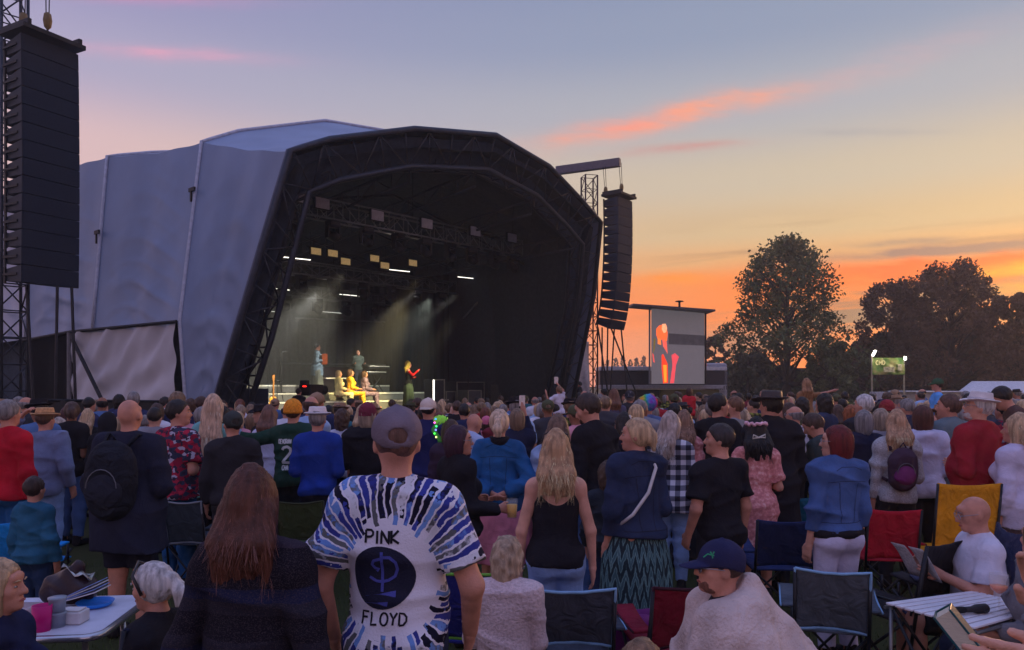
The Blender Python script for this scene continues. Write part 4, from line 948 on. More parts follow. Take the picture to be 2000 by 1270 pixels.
def spoly(pts, col, name, e=1.0, off=.12):
    m = MB(); n = len(pts); fr_ = [SCR(x/110, (150-y)/150, off) for x, y in pts]; bk = [p+Vector((0, .02, 0)) for p in fr_]
    m.add(fr_+bk, [tuple(range(n))]+[(i, (i+1) % n, n+(i+1) % n, n+i) for i in range(n)]); rel(m).build(name, M('px_%d_%d_%d' % col, col, .6, bump=0, emit=e, var=.25, scale=4), r)
spoly([(35,48), (112,50), (112,71), (35,70)], (92,88,92), 'screen_band', .14, .06)
spoly([(10,40), (16,33), (24,31), (31,36), (33,48), (32,62), (26,70), (22,60), (15,66), (10,52)], (246,104,52), 'screen_image', .9)
spoly([(22,30), (29,29), (32,37), (30,46), (25,48), (21,40)], (255,168,120), 'screen_image', .9, .2)
spoly([(22,60), (31,66), (33,90), (30,84), (24,74)], (244,96,80), 'screen_image', .8, .18)
spoly([(13,58), (19,60), (20,72), (13,70)], (250,130,60), 'screen_image', .8, .2)
spoly([(21,92), (24,90), (33,110), (34,148), (24,149), (21,120)], (240,62,36), 'screen_image', .9, .18)
spoly([(24,112), (31,112), (31,146), (26,147)], (255,150,40), 'screen_image', .9, .26)
spoly([(41,92), (48,88), (56,95), (50,112), (46,148), (38,149), (43,112)], (232,76,84), 'screen_image', .8, .18)
spoly([(2,88), (5,92), (7,108), (4,106)], (236,90,80), 'screen_image', .7, .18)
spoly([(5,58), (9,62), (7,80), (4,90)], (150,128,60), 'screen_image', .3, .16)
rel(MB().hexa([SCR(-.38, 1.0)+Vector((0, -1.0, .02)), SCR(1.08, 1.0)+Vector((0, -1.4, -.12)), SCR(1.08, 1.0)+Vector((0, .8, -.1)), SCR(-.38, 1.0)+Vector((0, .8, .05))]+[SCR(-.38, 1.02)+Vector((0, -1.0, .02)), SCR(1.08, 1.02)+Vector((0, -1.4, -.1)), SCR(1.08, 1.03)+Vector((0, .8, -.08)), SCR(-.38, 1.03)+Vector((0, .8, .07))])).build('rain_roof', M('roof_grey', (84,80,88), .5), r)
rel(MB().tube([SCR(-.03, 0, .5), SCR(-.03, 1, .5)], .05, 6)).build('side_mast', alu, r); rel(MB().tube([SCR(1.02, 0, .5), SCR(1.02, 1, .5)], .05, 6)).build('side_mast', steel, r)
rel(MB().lathe([(.06, 0), (.06, .3), (.22, .32), (.22, .36), (.02, .4)], SCR(.52, 1.03), 10)).build('vent_cap', steel, r)
r = empty('screen_truck', at(1290, 790, 41)); r.location.z = 0; tag(r, 'long dark and white truck trailer under the video screen', 'truck'); o0 = r.location.copy()
def slab(x0, y0, x1, y1, Y0, dep, name, mat, par=None, bev=.03):
    a, b_ = at(x0, y0, Y0), at(x1, y1, Y0); m = MB().box(((a.x+b_.x)/2, Y0+dep/2, (a.z+b_.z)/2), (abs(b_.x-a.x), dep, abs(a.z-b_.z))); return rel(m).build(name, mat, par or r, bevel=bev)
slab(1172, 716, 1420, 724, 42.2, 2.3, 'trailer_roof_rail', M('trailer_white', (196,194,200), .4)); slab(1172, 724, 1416, 752, 42.25, 2.2, 'trailer_side', M('trailer_dark', (50,46,50), .5))
slab(1172, 752, 1412, 760, 41.9, 2.6, 'trailer_deck', M('trailer_grey', (150,146,150), .5)); slab(1186, 761, 1290, 790, 42.3, 2, 'underframe', steel); slab(1290, 761, 1405, 790, 42.0, 2.2, 'storage_bay', M('bay_olive', (92,84,50), .6, var=.4, scale=1.2))
for x in (1200, 1232, 1372): 
    p = at(x, 800, 41.9)-o0; p.z = .5; w_ = MB().lathe([(.2, -.14), (.48, -.14), (.5, -.1), (.5, .1), (.48, .14), (.2, .14)], p, 20, Matrix.Rotation(R(90), 3, 'X')).build('wheel', M('tyre', (24,24,26), .8), r, True); MB().lathe([(.001, .1), (.2, .1), (.24, .05)], p, 14, Matrix.Rotation(R(90), 3, 'X')).build('hub', alu, w_, True)
r = empty('coach', at(1400, 790, 44)); r.location.z = 0; tag(r, 'dark windowed coach parked behind the screen trailer', 'coach'); o0 = r.location.copy()
slab(1379, 709, 1422, 790, 44, 2.6, 'body', M('coach_body', (150,148,156), .35), bev=.18); slab(1382, 715, 1421, 752, 43.96, .1, 'windscreen', M('coach_glass', (26,26,32), .08, bump=0, spec=.7), bev=.02)
slab(1393, 752, 1420, 764, 43.93, .06, 'number_plate', M('plate', (170,168,172), .5, bump=0))
m = MB()
for st in word('SERITY', 0, 0, .22, .2):
    vs, fs = ribbon(st, .02); m.add([at(1395, 763, 43.9)+Vector((x, -.02, z+.05)) for x, z in vs], fs)
rel(m).build('lettering', steel, r)
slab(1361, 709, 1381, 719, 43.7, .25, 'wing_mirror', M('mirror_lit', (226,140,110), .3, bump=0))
for x in (1390, 1416): 
    p = at(x, 800, 44)-o0; p.z = .5; MB().lathe([(.2, -.14), (.48, -.14), (.5, -.1), (.5, .1), (.48, .14), (.2, .14)], p, 18, Matrix.Rotation(R(90), 3, 'X')).build('wheel', M('tyre'), r, True)

# ---- trees
leafm = {k_: M('leaf_'+k_, c_, .7, var=.45, scale=.6, bump=0, spec=.2) for k_, c_ in (('g', (82,92,54)), ('d', (66,66,48)), ('b', (88,68,52)))}
def tree(label, px, base_py, top_py, wpx, Y, seed, mat, n=16000, leaf=.26, trunk=.28, lobes=46, shape='oval', group='trees beyond the field', openness=.5, low=.2, name='tree'):
    rn = random.Random(seed); nr = np.random.default_rng(seed); X = (px-1000)/FPX*Y; Hh = at(px, top_py, Y).z; Wd = wpx/FPX*Y/2
    r = empty(name, (X, Y, 0)); tag(r, label, 'tree', group); m = MB()
    m.tube([(0, 0, 0), (rn.uniform(-.1, .1), 0, Hh*.25), (rn.uniform(-.3, .3), .1, Hh*.55), (rn.uniform(-.3, .3), 0, Hh*.9)], [trunk, trunk*.8, trunk*.45, .04], 9)
    cs = []
    def prof(f):
        if shape == 'oval': return math.sin(math.pi*min(1, .12+f*.80))**.75
        if shape == 'cone': return (1-f)**.75*(1 if f > .12 else f/.12)+.06
        if shape == 'tall': return (1-f**2.0)**.75*(.86+.14*math.sin(9*f))+.05
        return math.sqrt(max(0, 1-(f*1.02-.08)**2))
    for i in range(lobes):
        f = (i+.5)/lobes; f = f**.9; a = i*2.399+rn.uniform(-.4, .4); rr = Wd*prof(f)*math.sqrt(rn.uniform(.10, 1.12)); z = Hh*(low+(1-low)*f*.95)
        cs.append((rr*math.cos(a), rr*math.sin(a), z, rn.uniform(.5, 1.05)*Wd*.215))
        if i % 2 == 0: m.tube([(0, 0, max(Hh*.15, z-rr*.8)), (rr*.5*math.cos(a), rr*.5*math.sin(a), z-rr*.35), (rr*math.cos(a), rr*math.sin(a), z)], [trunk*.35, trunk*.2, .02], 5)
    m.build('trunk', M('bark', (62,52,44), .9, var=.4, scale=4, bump=.6, bscale=18), r, True)
    C = np.array(cs); per = nr.choice(len(C), n, p=C[:, 3]**2/np.sum(C[:, 3]**2)); d = nr.normal(size=(n, 3)); d /= np.linalg.norm(d, axis=1)[:, None]
    rad = C[per, 3]*(nr.random(n)**.45)*(1+.25*nr.normal(size=n)*openness); P = C[per, :3]+d*rad[:, None]*np.array((1, 1, .8)); P[:, 2] = np.maximum(P[:, 2], .3)
    u_ = nr.normal(size=(n, 3)); u_ /= np.linalg.norm(u_, axis=1)[:, None]; w_ = np.cross(u_, nr.normal(size=(n, 3))); w_ /= np.linalg.norm(w_, axis=1)[:, None]; sz = leaf*(.55+.8*nr.random(n))[:, None]
    V = np.stack([P-u_*sz*.6, P+w_*sz*.36, P+u_*sz*.6, P-w_*sz*.36], 1).reshape(-1, 3); F = np.arange(4*n).reshape(-1, 4)
    link('crown', mesh_np('crown', V, F, False), mat, r); return r
tree('tall broad tree with a domed top standing alone against the sunset', 1537, 790, 458, 285, 62, 11, leafm['g'], 17000, .25, .35, 150, 'tall', openness=.7, low=.18)
tree('round dense tree to the far side of the field, highest of its clump', 1858, 790, 512, 230, 62, 12, leafm['b'], 18000, .25, .35, 150, 'dome', openness=.6, low=.12)
tree('feathery tree between the lone tree and the dense clump', 1745, 790, 545, 170, 64, 13, leafm['b'], 11000, .25, .3, 100, 'dome', openness=.9, low=.12)
tree('rounded tree at the edge of the view behind the marquee', 1985, 790, 570, 150, 60, 14, leafm['b'], 12000, .28, .3, 80, 'dome', low=.1)
tree('small rounded tree behind the coach', 1398, 790, 650, 66, 80, 15, leafm['b'], 4500, .34, .25, 30, 'dome')
tree('low bushy tree under the lone tree, beside the coach', 1462, 790, 690, 120, 58, 16, leafm['d'], 9000, .3, .2, 36, 'dome', low=.05)
tree('low bushy tree between the lone tree and the banner', 1628, 790, 668, 140, 60, 17, leafm['g'], 10000, .3, .2, 40, 'dome', low=.05)
tree('dark bushy tree behind the lit banner', 1730, 790, 655, 190, 66, 18, leafm['d'], 15000, .32, .2, 46, 'dome', low=.03, openness=.3)
tree('dark thick tree beside the lit banner', 1860, 790, 640, 200, 66, 19, leafm['d'], 17000, .32, .2, 50, 'dome', low=.03, openness=.3)
tree('dark thick tree at the far edge of the field', 1985, 790, 650, 130, 66, 20, leafm['d'], 11000, .32, .2, 40, 'dome', low=.03, openness=.3)
for i, x in enumerate((1186, 1203, 1217, 1231, 1243, 1257)): tree('slim distant poplar on the skyline beside the far tower, %s in the row' % ORD[i], x, 770, 700-4*(i % 3), 13, 190, 40+i, leafm['d'], 1600, .42, .2, 46, 'oval', 'row of distant poplars', low=.06, name='poplar_tree')
hb = MB()
rn = random.Random(9)
def hz(x): return 4.2+1.0*math.sin(x*.21)+.6*math.sin(x*.6+1)
V, F = [], []
nr = np.random.default_rng(4); n = 26000; xs = nr.uniform(20, 62, n); ys = 70+nr.normal(0, 1.2, n); zs = np.array([hz(x) for x in xs])*nr.random(n)**.6
u_ = nr.normal(size=(n, 3)); w_ = nr.normal(size=(n, 3)); P = np.stack([xs, ys, zs], 1); V = np.stack([P-u_*.3, P+w_*.22, P+u_*.3, P-w_*.22], 1).reshape(-1, 3)
r = empty('hedge', (0, 0, 0)); tag(r, 'long dark hedge closing the field behind the trees', 'hedge'); link('foliage', mesh_np('foliage', V, np.arange(4*n).reshape(-1, 4), False), leafm['d'], r)
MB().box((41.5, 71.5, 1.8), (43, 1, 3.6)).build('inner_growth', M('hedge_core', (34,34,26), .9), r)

# ---- lit banner on two posts, marquee, cabin
r = empty('banner_sign', (at(1735, 730, 30).x, 30, 0)); tag(r, 'green lit banner between two posts with a lamp at each upper corner', 'sign'); o0 = r.location.copy()
b0, b1 = at(1704, 732, 30), at(1767, 699, 30); bw, bh = b1.x-b0.x, b1.z-b0.z
for nm_, x in (('post', b0.x), ('post', b1.x)): rel(MB().tube([(x, 30.05, 0), (x, 30.05, b1.z+.08)], .03, 8)).build('post', M('post_pale', (150,140,124), .6), r)
bm_ = NT('banner_print', .6); uu = bm_.mt('ADD', bm_.x, .65); cc = bm_.ramp(bm_.noise(bm_.co, 3.2, 3), [(.3, (70,104,58)), (.48, (116,138,76)), (.6, (160,152,100)), (.8, (206,200,150))]); bm_.out(cc)
ban = rel(MB().grid(lambda u_, v_: Vector((b0.x+bw*u_, 30-.06*math.sin(14*u_+5*v_)*v_-.03*math.sin(31*u_*v_), b0.z+bh*v_)), 26, 12)).build('banner', bm_.m, r, True)
m = MB()
for st in word('CMD', b0.x+.08, b0.z+bh*.58, .16, .2): vs, fs = ribbon(st, .018); m.add([(x, 29.88, z) for x, z in vs], fs)
rel(m).build('lettering', M('banner_cream', (226,214,150), .6, bump=0), ban)
rel(MB().box((b0.x+.6, 29.9, b0.z+.2), (.42, .02, .2)).box((b0.x+1.02, 29.9, b0.z+.28), (.16, .02, .26))).build('printed_picture', M('banner_pic', (150,140,116), .6, var=.6, scale=12), ban)
for sx_, p in ((0, at(1707, 690, 29.8)), (1, at(1768, 700, 29.8))):
    rel(MB().box(p, (.07, .1, .24 if sx_ == 0 else .13), Matrix.Rotation(R(28 if sx_ == 0 else 0), 3, 'Y'))).build('lamp', M('lamp_white', (255,250,230), .4, bump=0, emit=9), r, bevel=.02)
    l = bpy.data.lights.new('banner_lamp', 'POINT'); l.energy = 9; l.color = (1, .96, .8); l.shadow_soft_size = .08; lo = bpy.data.objects.new('banner_lamp', l); COL.objects.link(lo); lo.location = p+Vector((-.12 if sx_ else .12, -.35, 0))
r = empty('marquee', (at(1990, 770, 34).x, 34, 0)); tag(r, 'white ridge roofed marquee at the edge of the field', 'marquee'); o0 = r.location.copy()
a, b_, c_, d_ = at(1868, 768, 33), at(2110, 768, 33), at(2080, 745, 37), at(1898, 745, 37)
rel(MB().grid(lambda u_, v_: a.lerp(b_, u_).lerp(d_.lerp(c_, u_), v_)-Vector((0, 0, .12*math.sin(math.pi*v_)*abs(math.sin(math.pi*2*u_)))), 16, 8)).build('roof', M('marquee_white', (204,202,212), .6, bump=.1), r, True, thick=.02)
rel(MB().hexa([Vector((a.x, 33.1, 0)), Vector((b_.x, 33.1, 0)), Vector((b_.x, 41, 0)), Vector((a.x, 41, 0)), a+Vector((0, .1, -.02)), b_+Vector((0, .1, -.02)), Vector((b_.x, 41, a.z)), Vector((a.x, 41, a.z))])).build('side_wall', M('marquee_wall', (190,188,198), .6), r)
r = empty('site_cabin', (at(1838, 790, 30).x, 30, 0)); tag(r, 'low pale cabin in front of the marquee', 'cabin'); o0 = r.location.copy()
slab(1800, 766, 1880, 810, 30, 2.4, 'wall', M('cabin_beige', (168,160,154), .6)); slab(1798, 764, 1882, 767, 29.9, 2.6, 'roof_edge', M('cabin_white', (196,192,196), .5)); slab(1818, 772, 1842, 800, 29.95, .1, 'door', M('cabin_white'))

# ---- smoke in the stage house, lit by the lamps
hm = bpy.data.materials.new('stage_smoke'); hm.use_nodes = True; ht = hm.node_tree; ht.nodes.remove(ht.nodes['Principled BSDF']); pv = ht.nodes.new('ShaderNodeVolumePrincipled'); pv.inputs['Density'].default_value = .014; pv.inputs['Color'].default_value = (.9, .92, 1, 1); pv.inputs['Anisotropy'].default_value = .25
ht.links.new(pv.outputs[0], ht.nodes['Material Output'].inputs['Volume'])
o = MB().box((-.2, 5.7, 3.7), (13.0, 10.9, 5.1)).build('stage_haze', hm); o.location = (CX, CY, 0); o.rotation_euler.z = SA; o['kind'] = 'stuff'; o['label'] = 'thin smoke hanging under the stage roof in the light beams'; o['category'] = 'smoke'
for i, (x, y, z, tx, ty, tz) in enumerate(((-1.3, 3.6, 5.0, -3.6, 6.0, 1.7), (-.2, 3.6, 5.0, -1.4, 6.5, 1.9), (.9, 4.0, 4.9, -1.2, 8.5, 2.0), (-3.0, 3.6, 5.0, -4.6, 8.5, 2.0))): spot('beam_spot', (x, y, z), (tx, ty, tz), 520, (.85, .95, 1), 9, .3, .05)

# ---- evening air over the field
am = bpy.data.materials.new('evening_air'); am.use_nodes = True; at_ = am.node_tree; at_.nodes.remove(at_.nodes['Principled BSDF']); pv = at_.nodes.new('ShaderNodeVolumePrincipled'); pv.inputs['Density'].default_value = .0015; pv.inputs['Color'].default_value = (.95, .93, .92, 1); pv.inputs['Anisotropy'].default_value = .45
at_.links.new(pv.outputs[0], at_.nodes['Material Output'].inputs['Volume'])
o = MB().box((0, 85, 6.6), (260, 250, 15.2)).build('haze', am); o['kind'] = 'stuff'; o['label'] = 'faint warm evening haze over the whole field'; o['category'] = 'haze'

# ================================================================== patterned cloths
n = NT('paint_stroke_tee'); zc_ = n.mt('SUBTRACT', n.z, 1.20); wx = n.mt('SUBTRACT', n.noise(n.co, 9, 3), .5)
ang = n.mt('ADD', n.mt('MULTIPLY', n.mt('ARCTAN2', zc_, n.mt('ADD', n.x, .002)), 10.5), n.mt('MULTIPLY', wx, 1.9)); rr = n.mt('SQRT', n.mt('ADD', n.mt('POWER', n.mt('ABSOLUTE', n.mt('MULTIPLY', n.x, 1.18)), 2.), n.mt('POWER', n.mt('ABSOLUTE', zc_), 2.)))
cell = n.mt('FLOOR', ang); fr_ = n.mt('FRACT', ang); rb = n.mt('FLOOR', n.mt('ADD', n.mt('MULTIPLY', rr, 9.), n.mt('ADD', n.mt('MULTIPLY', n.white(n.xyz(cell, 3., 0.)), 5.), n.mt('MULTIPLY', n.noise(n.co, 30, 3), 1.6))))
hue = n.mt('ADD', n.mt('MULTIPLY', n.white(n.xyz(cell, rb, 1.)), .8), n.mt('MULTIPLY', n.noise(n.co, 40, 2), .2))
col = n.ramp(hue, [(0, (24,24,40)), (.24, (30,30,52)), (.27, (50,56,130)), (.5, (62,72,160)), (.55, (104,140,206)), (.66, (112,150,214)), (.70, (104,104,106)), (.82, (88,90,96)), (.86, (212,212,224))], 'LINEAR')
st_ = n.mt('MULTIPLY', n.mt('GREATER_THAN', fr_, n.mt('ADD', -.02, n.mt('MULTIPLY', n.noise(n.co, 45, 3), .55))), n.mt('GREATER_THAN', rr, n.mt('ADD', .192, n.mt('MULTIPLY', n.white(n.xyz(cell, 7., 2.)), .05))))
st_ = n.mt('MULTIPLY', st_, n.mt('GREATER_THAN', n.noise(n.xyz(n.mt('MULTIPLY', cell, 3.), n.mt('MULTIPLY', rr, 9.), n.mt('MULTIPLY', n.y, 6.)), 1.6, 3), .33))
TIEDYE = n.out(n.mix(st_, lin((222,218,232)), col))
n = NT('striped_knit'); zz = n.mt('ADD', n.z, n.mt('MULTIPLY', n.noise(n.co, 5, 2), .03)); fz = n.mt('FLOOR', n.mt('MULTIPLY', zz, 24.)); wn = n.white(n.xyz(fz, 1., 2.)); spk = n.noise(n.xyz(n.x, n.y, n.mt('MULTIPLY', n.z, 1.6)), 210, 2)
KNIT = n.out(n.mix(n.mt('MULTIPLY', n.mt('GREATER_THAN', spk, .55), .5), n.ramp(wn, [(0, (26,24,34)), (.35, (30,34,62)), (.6, (50,42,56)), (.85, (38,36,48)), (1, (56,48,52))], 'CONSTANT'), n.ramp(spk, [(.45, (40,38,54)), (.7, (84,72,76))])), n.noise(n.co, 95, 3))
n = NT('floral_shirt'); vo = n.voro(n.xyz(n.x, n.y, n.mt('MULTIPLY', n.z, 1.5)), 20); FLORAL = n.out(n.mix(n.mt('LESS_THAN', n.noise(n.co, 22, 3), .45), n.ramp(n.white(vo['Position'] if 'Position' in [s.name for s in vo] else vo[1]), [(0, (140,34,60)), (.35, (176,44,70)), (.55, (54,60,86)), (.8, (176,170,190)), (1, (84,96,116))], 'CONSTANT'), lin((52,46,64))))
def plaid(key, a, b, c, s_=16.):
    n = NT(key); fx = n.mt('GREATER_THAN', n.mt('FRACT', n.mt('MULTIPLY', n.x, s_)), .5); fz = n.mt('GREATER_THAN', n.mt('FRACT', n.mt('MULTIPLY', n.z, s_)), .5); t = n.mt('MULTIPLY', n.mt('ADD', fx, fz), .5)
    return n.out(n.ramp(t, [(0, a), (.3, a), (.31, b), (.7, b), (.71, c)], 'CONSTANT'))
PLAID_W = plaid('plaid_white', (206,204,216), (110,112,128), (40,42,56), 11.); PLAID_Y = plaid('plaid_yellow', (150,150,70), (86,88,44), (34,36,34), 20.)
n = NT('ikat_skirt'); ax_ = n.mt('MULTIPLY', n.mt('ARCTAN2', n.x, n.y), 7.); zg = n.mt('ADD', n.mt('MULTIPLY', n.z, 38.), n.mt('MULTIPLY', n.mt('PINGPONG', ax_, 1.), 5.)); wv_ = n.mt('SINE', n.mt('ADD', zg, n.mt('MULTIPLY', n.noise(n.co, 26, 2), 3.)))
IKAT = n.out(n.ramp(n.mt('ADD', n.mt('MULTIPLY', wv_, .35), n.mt('MULTIPLY', n.noise(n.co, 18, 3), .9)), [(.2, (40,54,62)), (.42, (58,84,90)), (.55, (120,156,156)), (.75, (70,100,108))]))
def denim(key, c): return M(key, c, .85, var=.35, scale=5, bump=.6, bscale=200, spec=.15, wr=.35)
DEN_B, DEN_T, DEN_L, DEN_D = denim('denim_blue', (74,104,156)), denim('denim_teal', (40,92,146)), denim('denim_light', (140,168,214)), denim('denim_dark', (44,54,82))
n = NT('pink_lace'); PINK = n.out(n.ramp(n.noise(n.co, 34, 4), [(.38, (196,120,122)), (.55, (222,146,144)), (.68, (236,186,182))]))
n = NT('striped_top'); STRIPE = n.out(n.mix(n.mt('GREATER_THAN', n.mt('FRACT', n.mt('MULTIPLY', n.z, 38.)), .5), lin((214,212,226)), lin((50,54,90))))
n = NT('rainbow_wig'); RAINBOW = n.out(n.ramp(n.mt('FRACT', n.mt('ADD', n.mt('MULTIPLY', n.x, 4.), n.mt('MULTIPLY', n.noise(n.co, 6, 2), 1.2))), [(0, (214,60,70)), (.2, (226,170,60)), (.4, (90,180,90)), (.6, (60,150,200)), (.8, (130,80,180)), (1, (214,60,70))]))
HEATHER = M('heather', (176,176,184), .95, var=.4, scale=90, bump=.6, bscale=110)
WHT, BLKC, NAVY, CHAR = cloth((212,208,226)), cloth((34,33,40)), cloth((36,40,66)), cloth((50,50,58))

# ================================================================== foreground and named crowd
# --- nearest
pf = person('man in grey cap and white tee painted with blue and black strokes', 775, 789, 2.7, face=3, head=-14, bulk=1.06, tp=('tee', TIEDYE), low=('jeans', DEN_D), hair=('buzz', (104,74,64)), hat=('cap', cloth((120,108,120), 'grey_cap')), skin=1, facev=True, glasses=(150,150,160), arms=(((.09,-.04,-.27), (-.02,.10,-.22)), ((.10,-.04,-.27), (-.02,.12,-.20))))
tee = pf.o['shirt']; bv = bvh_of(tee); s_ = pf.s; ink = M('fabric_ink', (26,26,36), .85, bump=.2)
cx0, cz0, cr = -.022*s_, 1.178*s_, .112*s_
nn = 40; rg = [(cx0, cz0)]; ff = []
for k in range(1, 9):
    for i in range(nn): a = i/nn*6.2832; w = 1+.03*math.sin(3*a+1); rg.append((cx0+cr*w*k/8*math.cos(a), cz0+cr*w*k/8*math.sin(a)))
ff = [(0, 1+i, 1+(i+1) % nn) for i in range(nn)]+[(1+(k-1)*nn+i, 1+k*nn+i, 1+k*nn+(i+1) % nn, 1+(k-1)*nn+(i+1) % nn) for k in range(1, 8) for i in range(nn)]
print_on(tee, [dict(v=rg, f=ff)], 0, M('roundel_ink', (30,32,56), .85, bump=.3), 'roundel', .003, bv)
print_on(tee, word('PINK', cx0-.060*s_, cz0+.120*s_, .044*s_, .2), .0042*s_, ink, 'lettering', .003, bv)
print_on(tee, word('FLOYD', cx0-.076*s_, cz0-.166*s_, .042*s_, .2, .04), .0036*s_, ink, 'lettering', .003, bv)
E = lambda pts: [(cx0+x*cr, cz0+z*cr) for x, z in pts]
blu = M('emblem_blue', (78,84,170), .85, bump=.3)
print_on(tee, [E([(0, .82), (.01, .2), (-.02, -.45)]), E([(.02, .66), (.25, .66), (.44, .5), (.48, .28), (.40, .05), (.2, -.08), (0, -.13), (-.2, -.12), (-.42, 0)]), E([(-.02, .62), (-.25, .55), (-.32, .42), (-.22, .30), (-.10, .28), (-.18, .2)])], .0052*s_, blu, 'emblem', .0055, bv)
print_on(tee, [dict(v=E([(-.60, -.62), (.42, -.60), (.42, -.40), (-.1, -.52)]), f=[(0, 1, 2, 3)]), dict(v=E([(-.60, -.82), (.14, -.90), (.18, -.74), (-.2, -.79)]), f=[(0, 1, 2, 3)])], 0, blu, 'emblem', .0055, bv)
au = person('woman with long auburn hair in dark striped knit, beside the painted tee', 492, 902, 2.45, face=8, kind='f', bulk=1.26, tp=('sweater', KNIT), low=('jeans', NAVY), hair=('long', (84,48,38), .33), arms=('loose', 'loose'), strands=1100)
cm = person('woman with long blonde hair and bare shoulders in black strappy top', 1086, 835, 3.4, face=-2, kind='f', bulk=1.06, tp=('cami', BLKC), low=('jeans', DEN_L), hair=('long', (176,138,104), .36), arms=(((.07,-.01,-.28), (.01,.05,-.25)), ((.07,-.01,-.28), (.02,.05,-.25))), skin=0, strands=900)
for sd in (-1, 1):
    f = lambda y_, z_: tuple(np.array(cm.U((sd*.105, y_, z_)))*cm.s); MB().tube([f(-.115, 1.33), f(-.095, 1.42), f(-.02, 1.475), f(.06, 1.43), f(.105, 1.33)], .009, 6).build('strap', BLKC, cm.root, True)
b = MB(); Wr = cm.arm[0][2]*cm.s; b.lathe([(.034, -.003), (.037, 0), (.034, .003), (.031, 0), (.034, -.003)], tuple(Wr), 18); b.build('bracelet', M('silver', (210,200,190), .25, metal=.9, bump=0), cm.root, True)
b = MB()
def hd(q, p): return tuple(q.HD(p)*q.s)
for i in range(9): pass
b.tube([hd(cm, (-.09, .0, 1.70)), hd(cm, (-.08, .03, 1.755)), hd(cm, (0, .05, 1.785)), hd(cm, (.08, .03, 1.755)), hd(cm, (.09, 0, 1.70))], .005, 6); b.build('hair_sunglasses', M('shiny_dark', (52,46,46), .2, bump=0), cm.root, True)
up = person('woman with blonde pinned up hair, navy jacket and patterned teal skirt', 1246, 815, 3.85, face=-22, head=-52, kind='f', bulk=1.08, tp=('jacket', DEN_D, .93), low=('skirt', IKAT, .1), hair=('updo', 'blonde'), facev=True, skin=1, arms=('hang', 'fold'))
f = lambda x_, y_, z_: tuple(np.array((x_, y_, z_))*up.s); b = MB(); b.tube([f(.10, -.03, 1.505), f(.08, -.135, 1.42), f(0, -.165, 1.25), f(-.12, -.155, 1.10), f(-.19, -.05, 1.0)], .012, 6); b.build('bag_strap', M('strap_white', (206,200,200), .6), up.root, True)
b = MB(); b.tube([hd(up, (-.07, .03, 1.765)), hd(up, (0, .05, 1.785)), hd(up, (.07, .03, 1.765))], .006, 6); b.build('hair_sunglasses', M('pale_plastic', (200,186,176), .3, bump=0), up.root, True)
bt = person('dark haired man in black tee and bare forearms, head turned in profile', 1408, 826, 4.0, face=-24, head=-48, bulk=1.08, tp=('tee', BLKC), low=('jeans', CHAR), hair=('short', (52,46,48)), facev=True, arms=('loose', 'hang'), skin=1)
rd = person('woman with cropped dark red hair, denim jacket and white jeans', 1637, 829, 3.9, face=-16, head=-48, kind='f', bulk=1.06, tp=('jacket', denim('denim_mid', (72,98,150)), .99), low=('jeans', cloth((206,200,226))), hair=('bob', 'red'), facev=True, glasses=(30,28,30), arms=('hang', 'hang'), skin=0)
b = MB(); b.tube([tuple(np.array((.17*math.cos(a)*1.1, .13*math.sin(a), .965))*rd.s) for a in [i/20*6.2832 for i in range(21)]], .035, 8); b.build('black_hem', BLKC, rd.root, True)
def seams(q, nm, mat, zy=1.35, hem=.93, wd=.0022):
    o = q.o[nm]; s = q.s; L = [[(-.16, zy), (-.05, zy+.012), (.05, zy+.012), (.16, zy)], [(-.075, zy), (-.055, hem+.05)], [(.075, zy), (.055, hem+.05)], [(-.17, hem+.05), (.17, hem+.05)], [(-.11, zy+.09), (-.05, zy+.115), (.05, zy+.115), (.11, zy+.09)]]
    print_on(o, [[(x*s, z*s) for x, z in l] for l in L], wd, mat, 'stitching', .0025)
seams(rd, 'jacket', M('thread_dark', (40,54,92), .8, bump=0), hem=1.0); seams(up, 'jacket', M('thread_navy', (24,28,46), .8, bump=0))
# --- seated near figures
bl = person('man in navy cap and sunglasses wrapped in a beige blanket', 1412, 1050, 3.3, face=-86, head=-4, sit=True, tp=('sweater', CHAR), low=('jeans', DEN_D), hair=('buzz', 'brown'), hat=('cap', cloth((46,48,82), 'navy_cap')), facev=True, glasses=(16,16,18), shades=True, beard=(120,80,68), arms=(((.03,0,-.27), (-.06,.14,-.08)), ((.03,0,-.27), (-.06,.14,-.08))), skin=1, lean=17)
g = Grid((-.66, -.66, .1), (.66, .66, 1.30), .014); U = bl.U
g.cone(U((0, -.15, 1.53)), U((0, -.12, 1.0)), .05, .28, .06)
for sd in (-1, 1): g.cone(U((sd*.10, -.08, 1.44)), U((sd*.24, .02, 1.12)), .10, .165, .08); g.ell(U((sd*.175, 0, 1.385)), (.105, .115, .105), .05); g.cone(U((sd*.24, 0.02, 1.12)), U((sd*.26, .12, .70)), .17, .19, .06)
g.cone(U((0, -.10, 1.0)), U((0, -.10, .62)), .25, .25, .08); g.cone(U((0, .10, 1.30)), U((0, .18, .8)), .12, .26, .08)
for sd in (-1, 1): g.cone(U((sd*.13, .05, 1.42)), U((sd*.20, .17, 1.0)), .115, .19, .07); g.cone(U((sd*.22, .1, 1.0)), U((sd*.22, .24, .72)), .18, .19, .07)
g.bump(lambda x, y, z: -.04*(1-np.abs(np.sin(8*y+6*x+1.6*np.sin(5*z))))**3*np.clip((1.12-z)*2.6, 0, 1)-.026*(1-np.abs(np.sin(13*y-9*x+5*z)))**3*np.clip((1.15-z)*2, 0, 1)+.004*np.sin(31*z+22*x)); g.sub(tuple(bl.HD((0, .02, 1.64))), (.10, .125, .135)); V, F = g.mesh()
link('blanket', mesh_np('blanket', V*bl.s, F), M('fleece', (206,184,178), 1., var=.22, scale=7, bump=.8, bscale=75, wr=.5), bl.root)
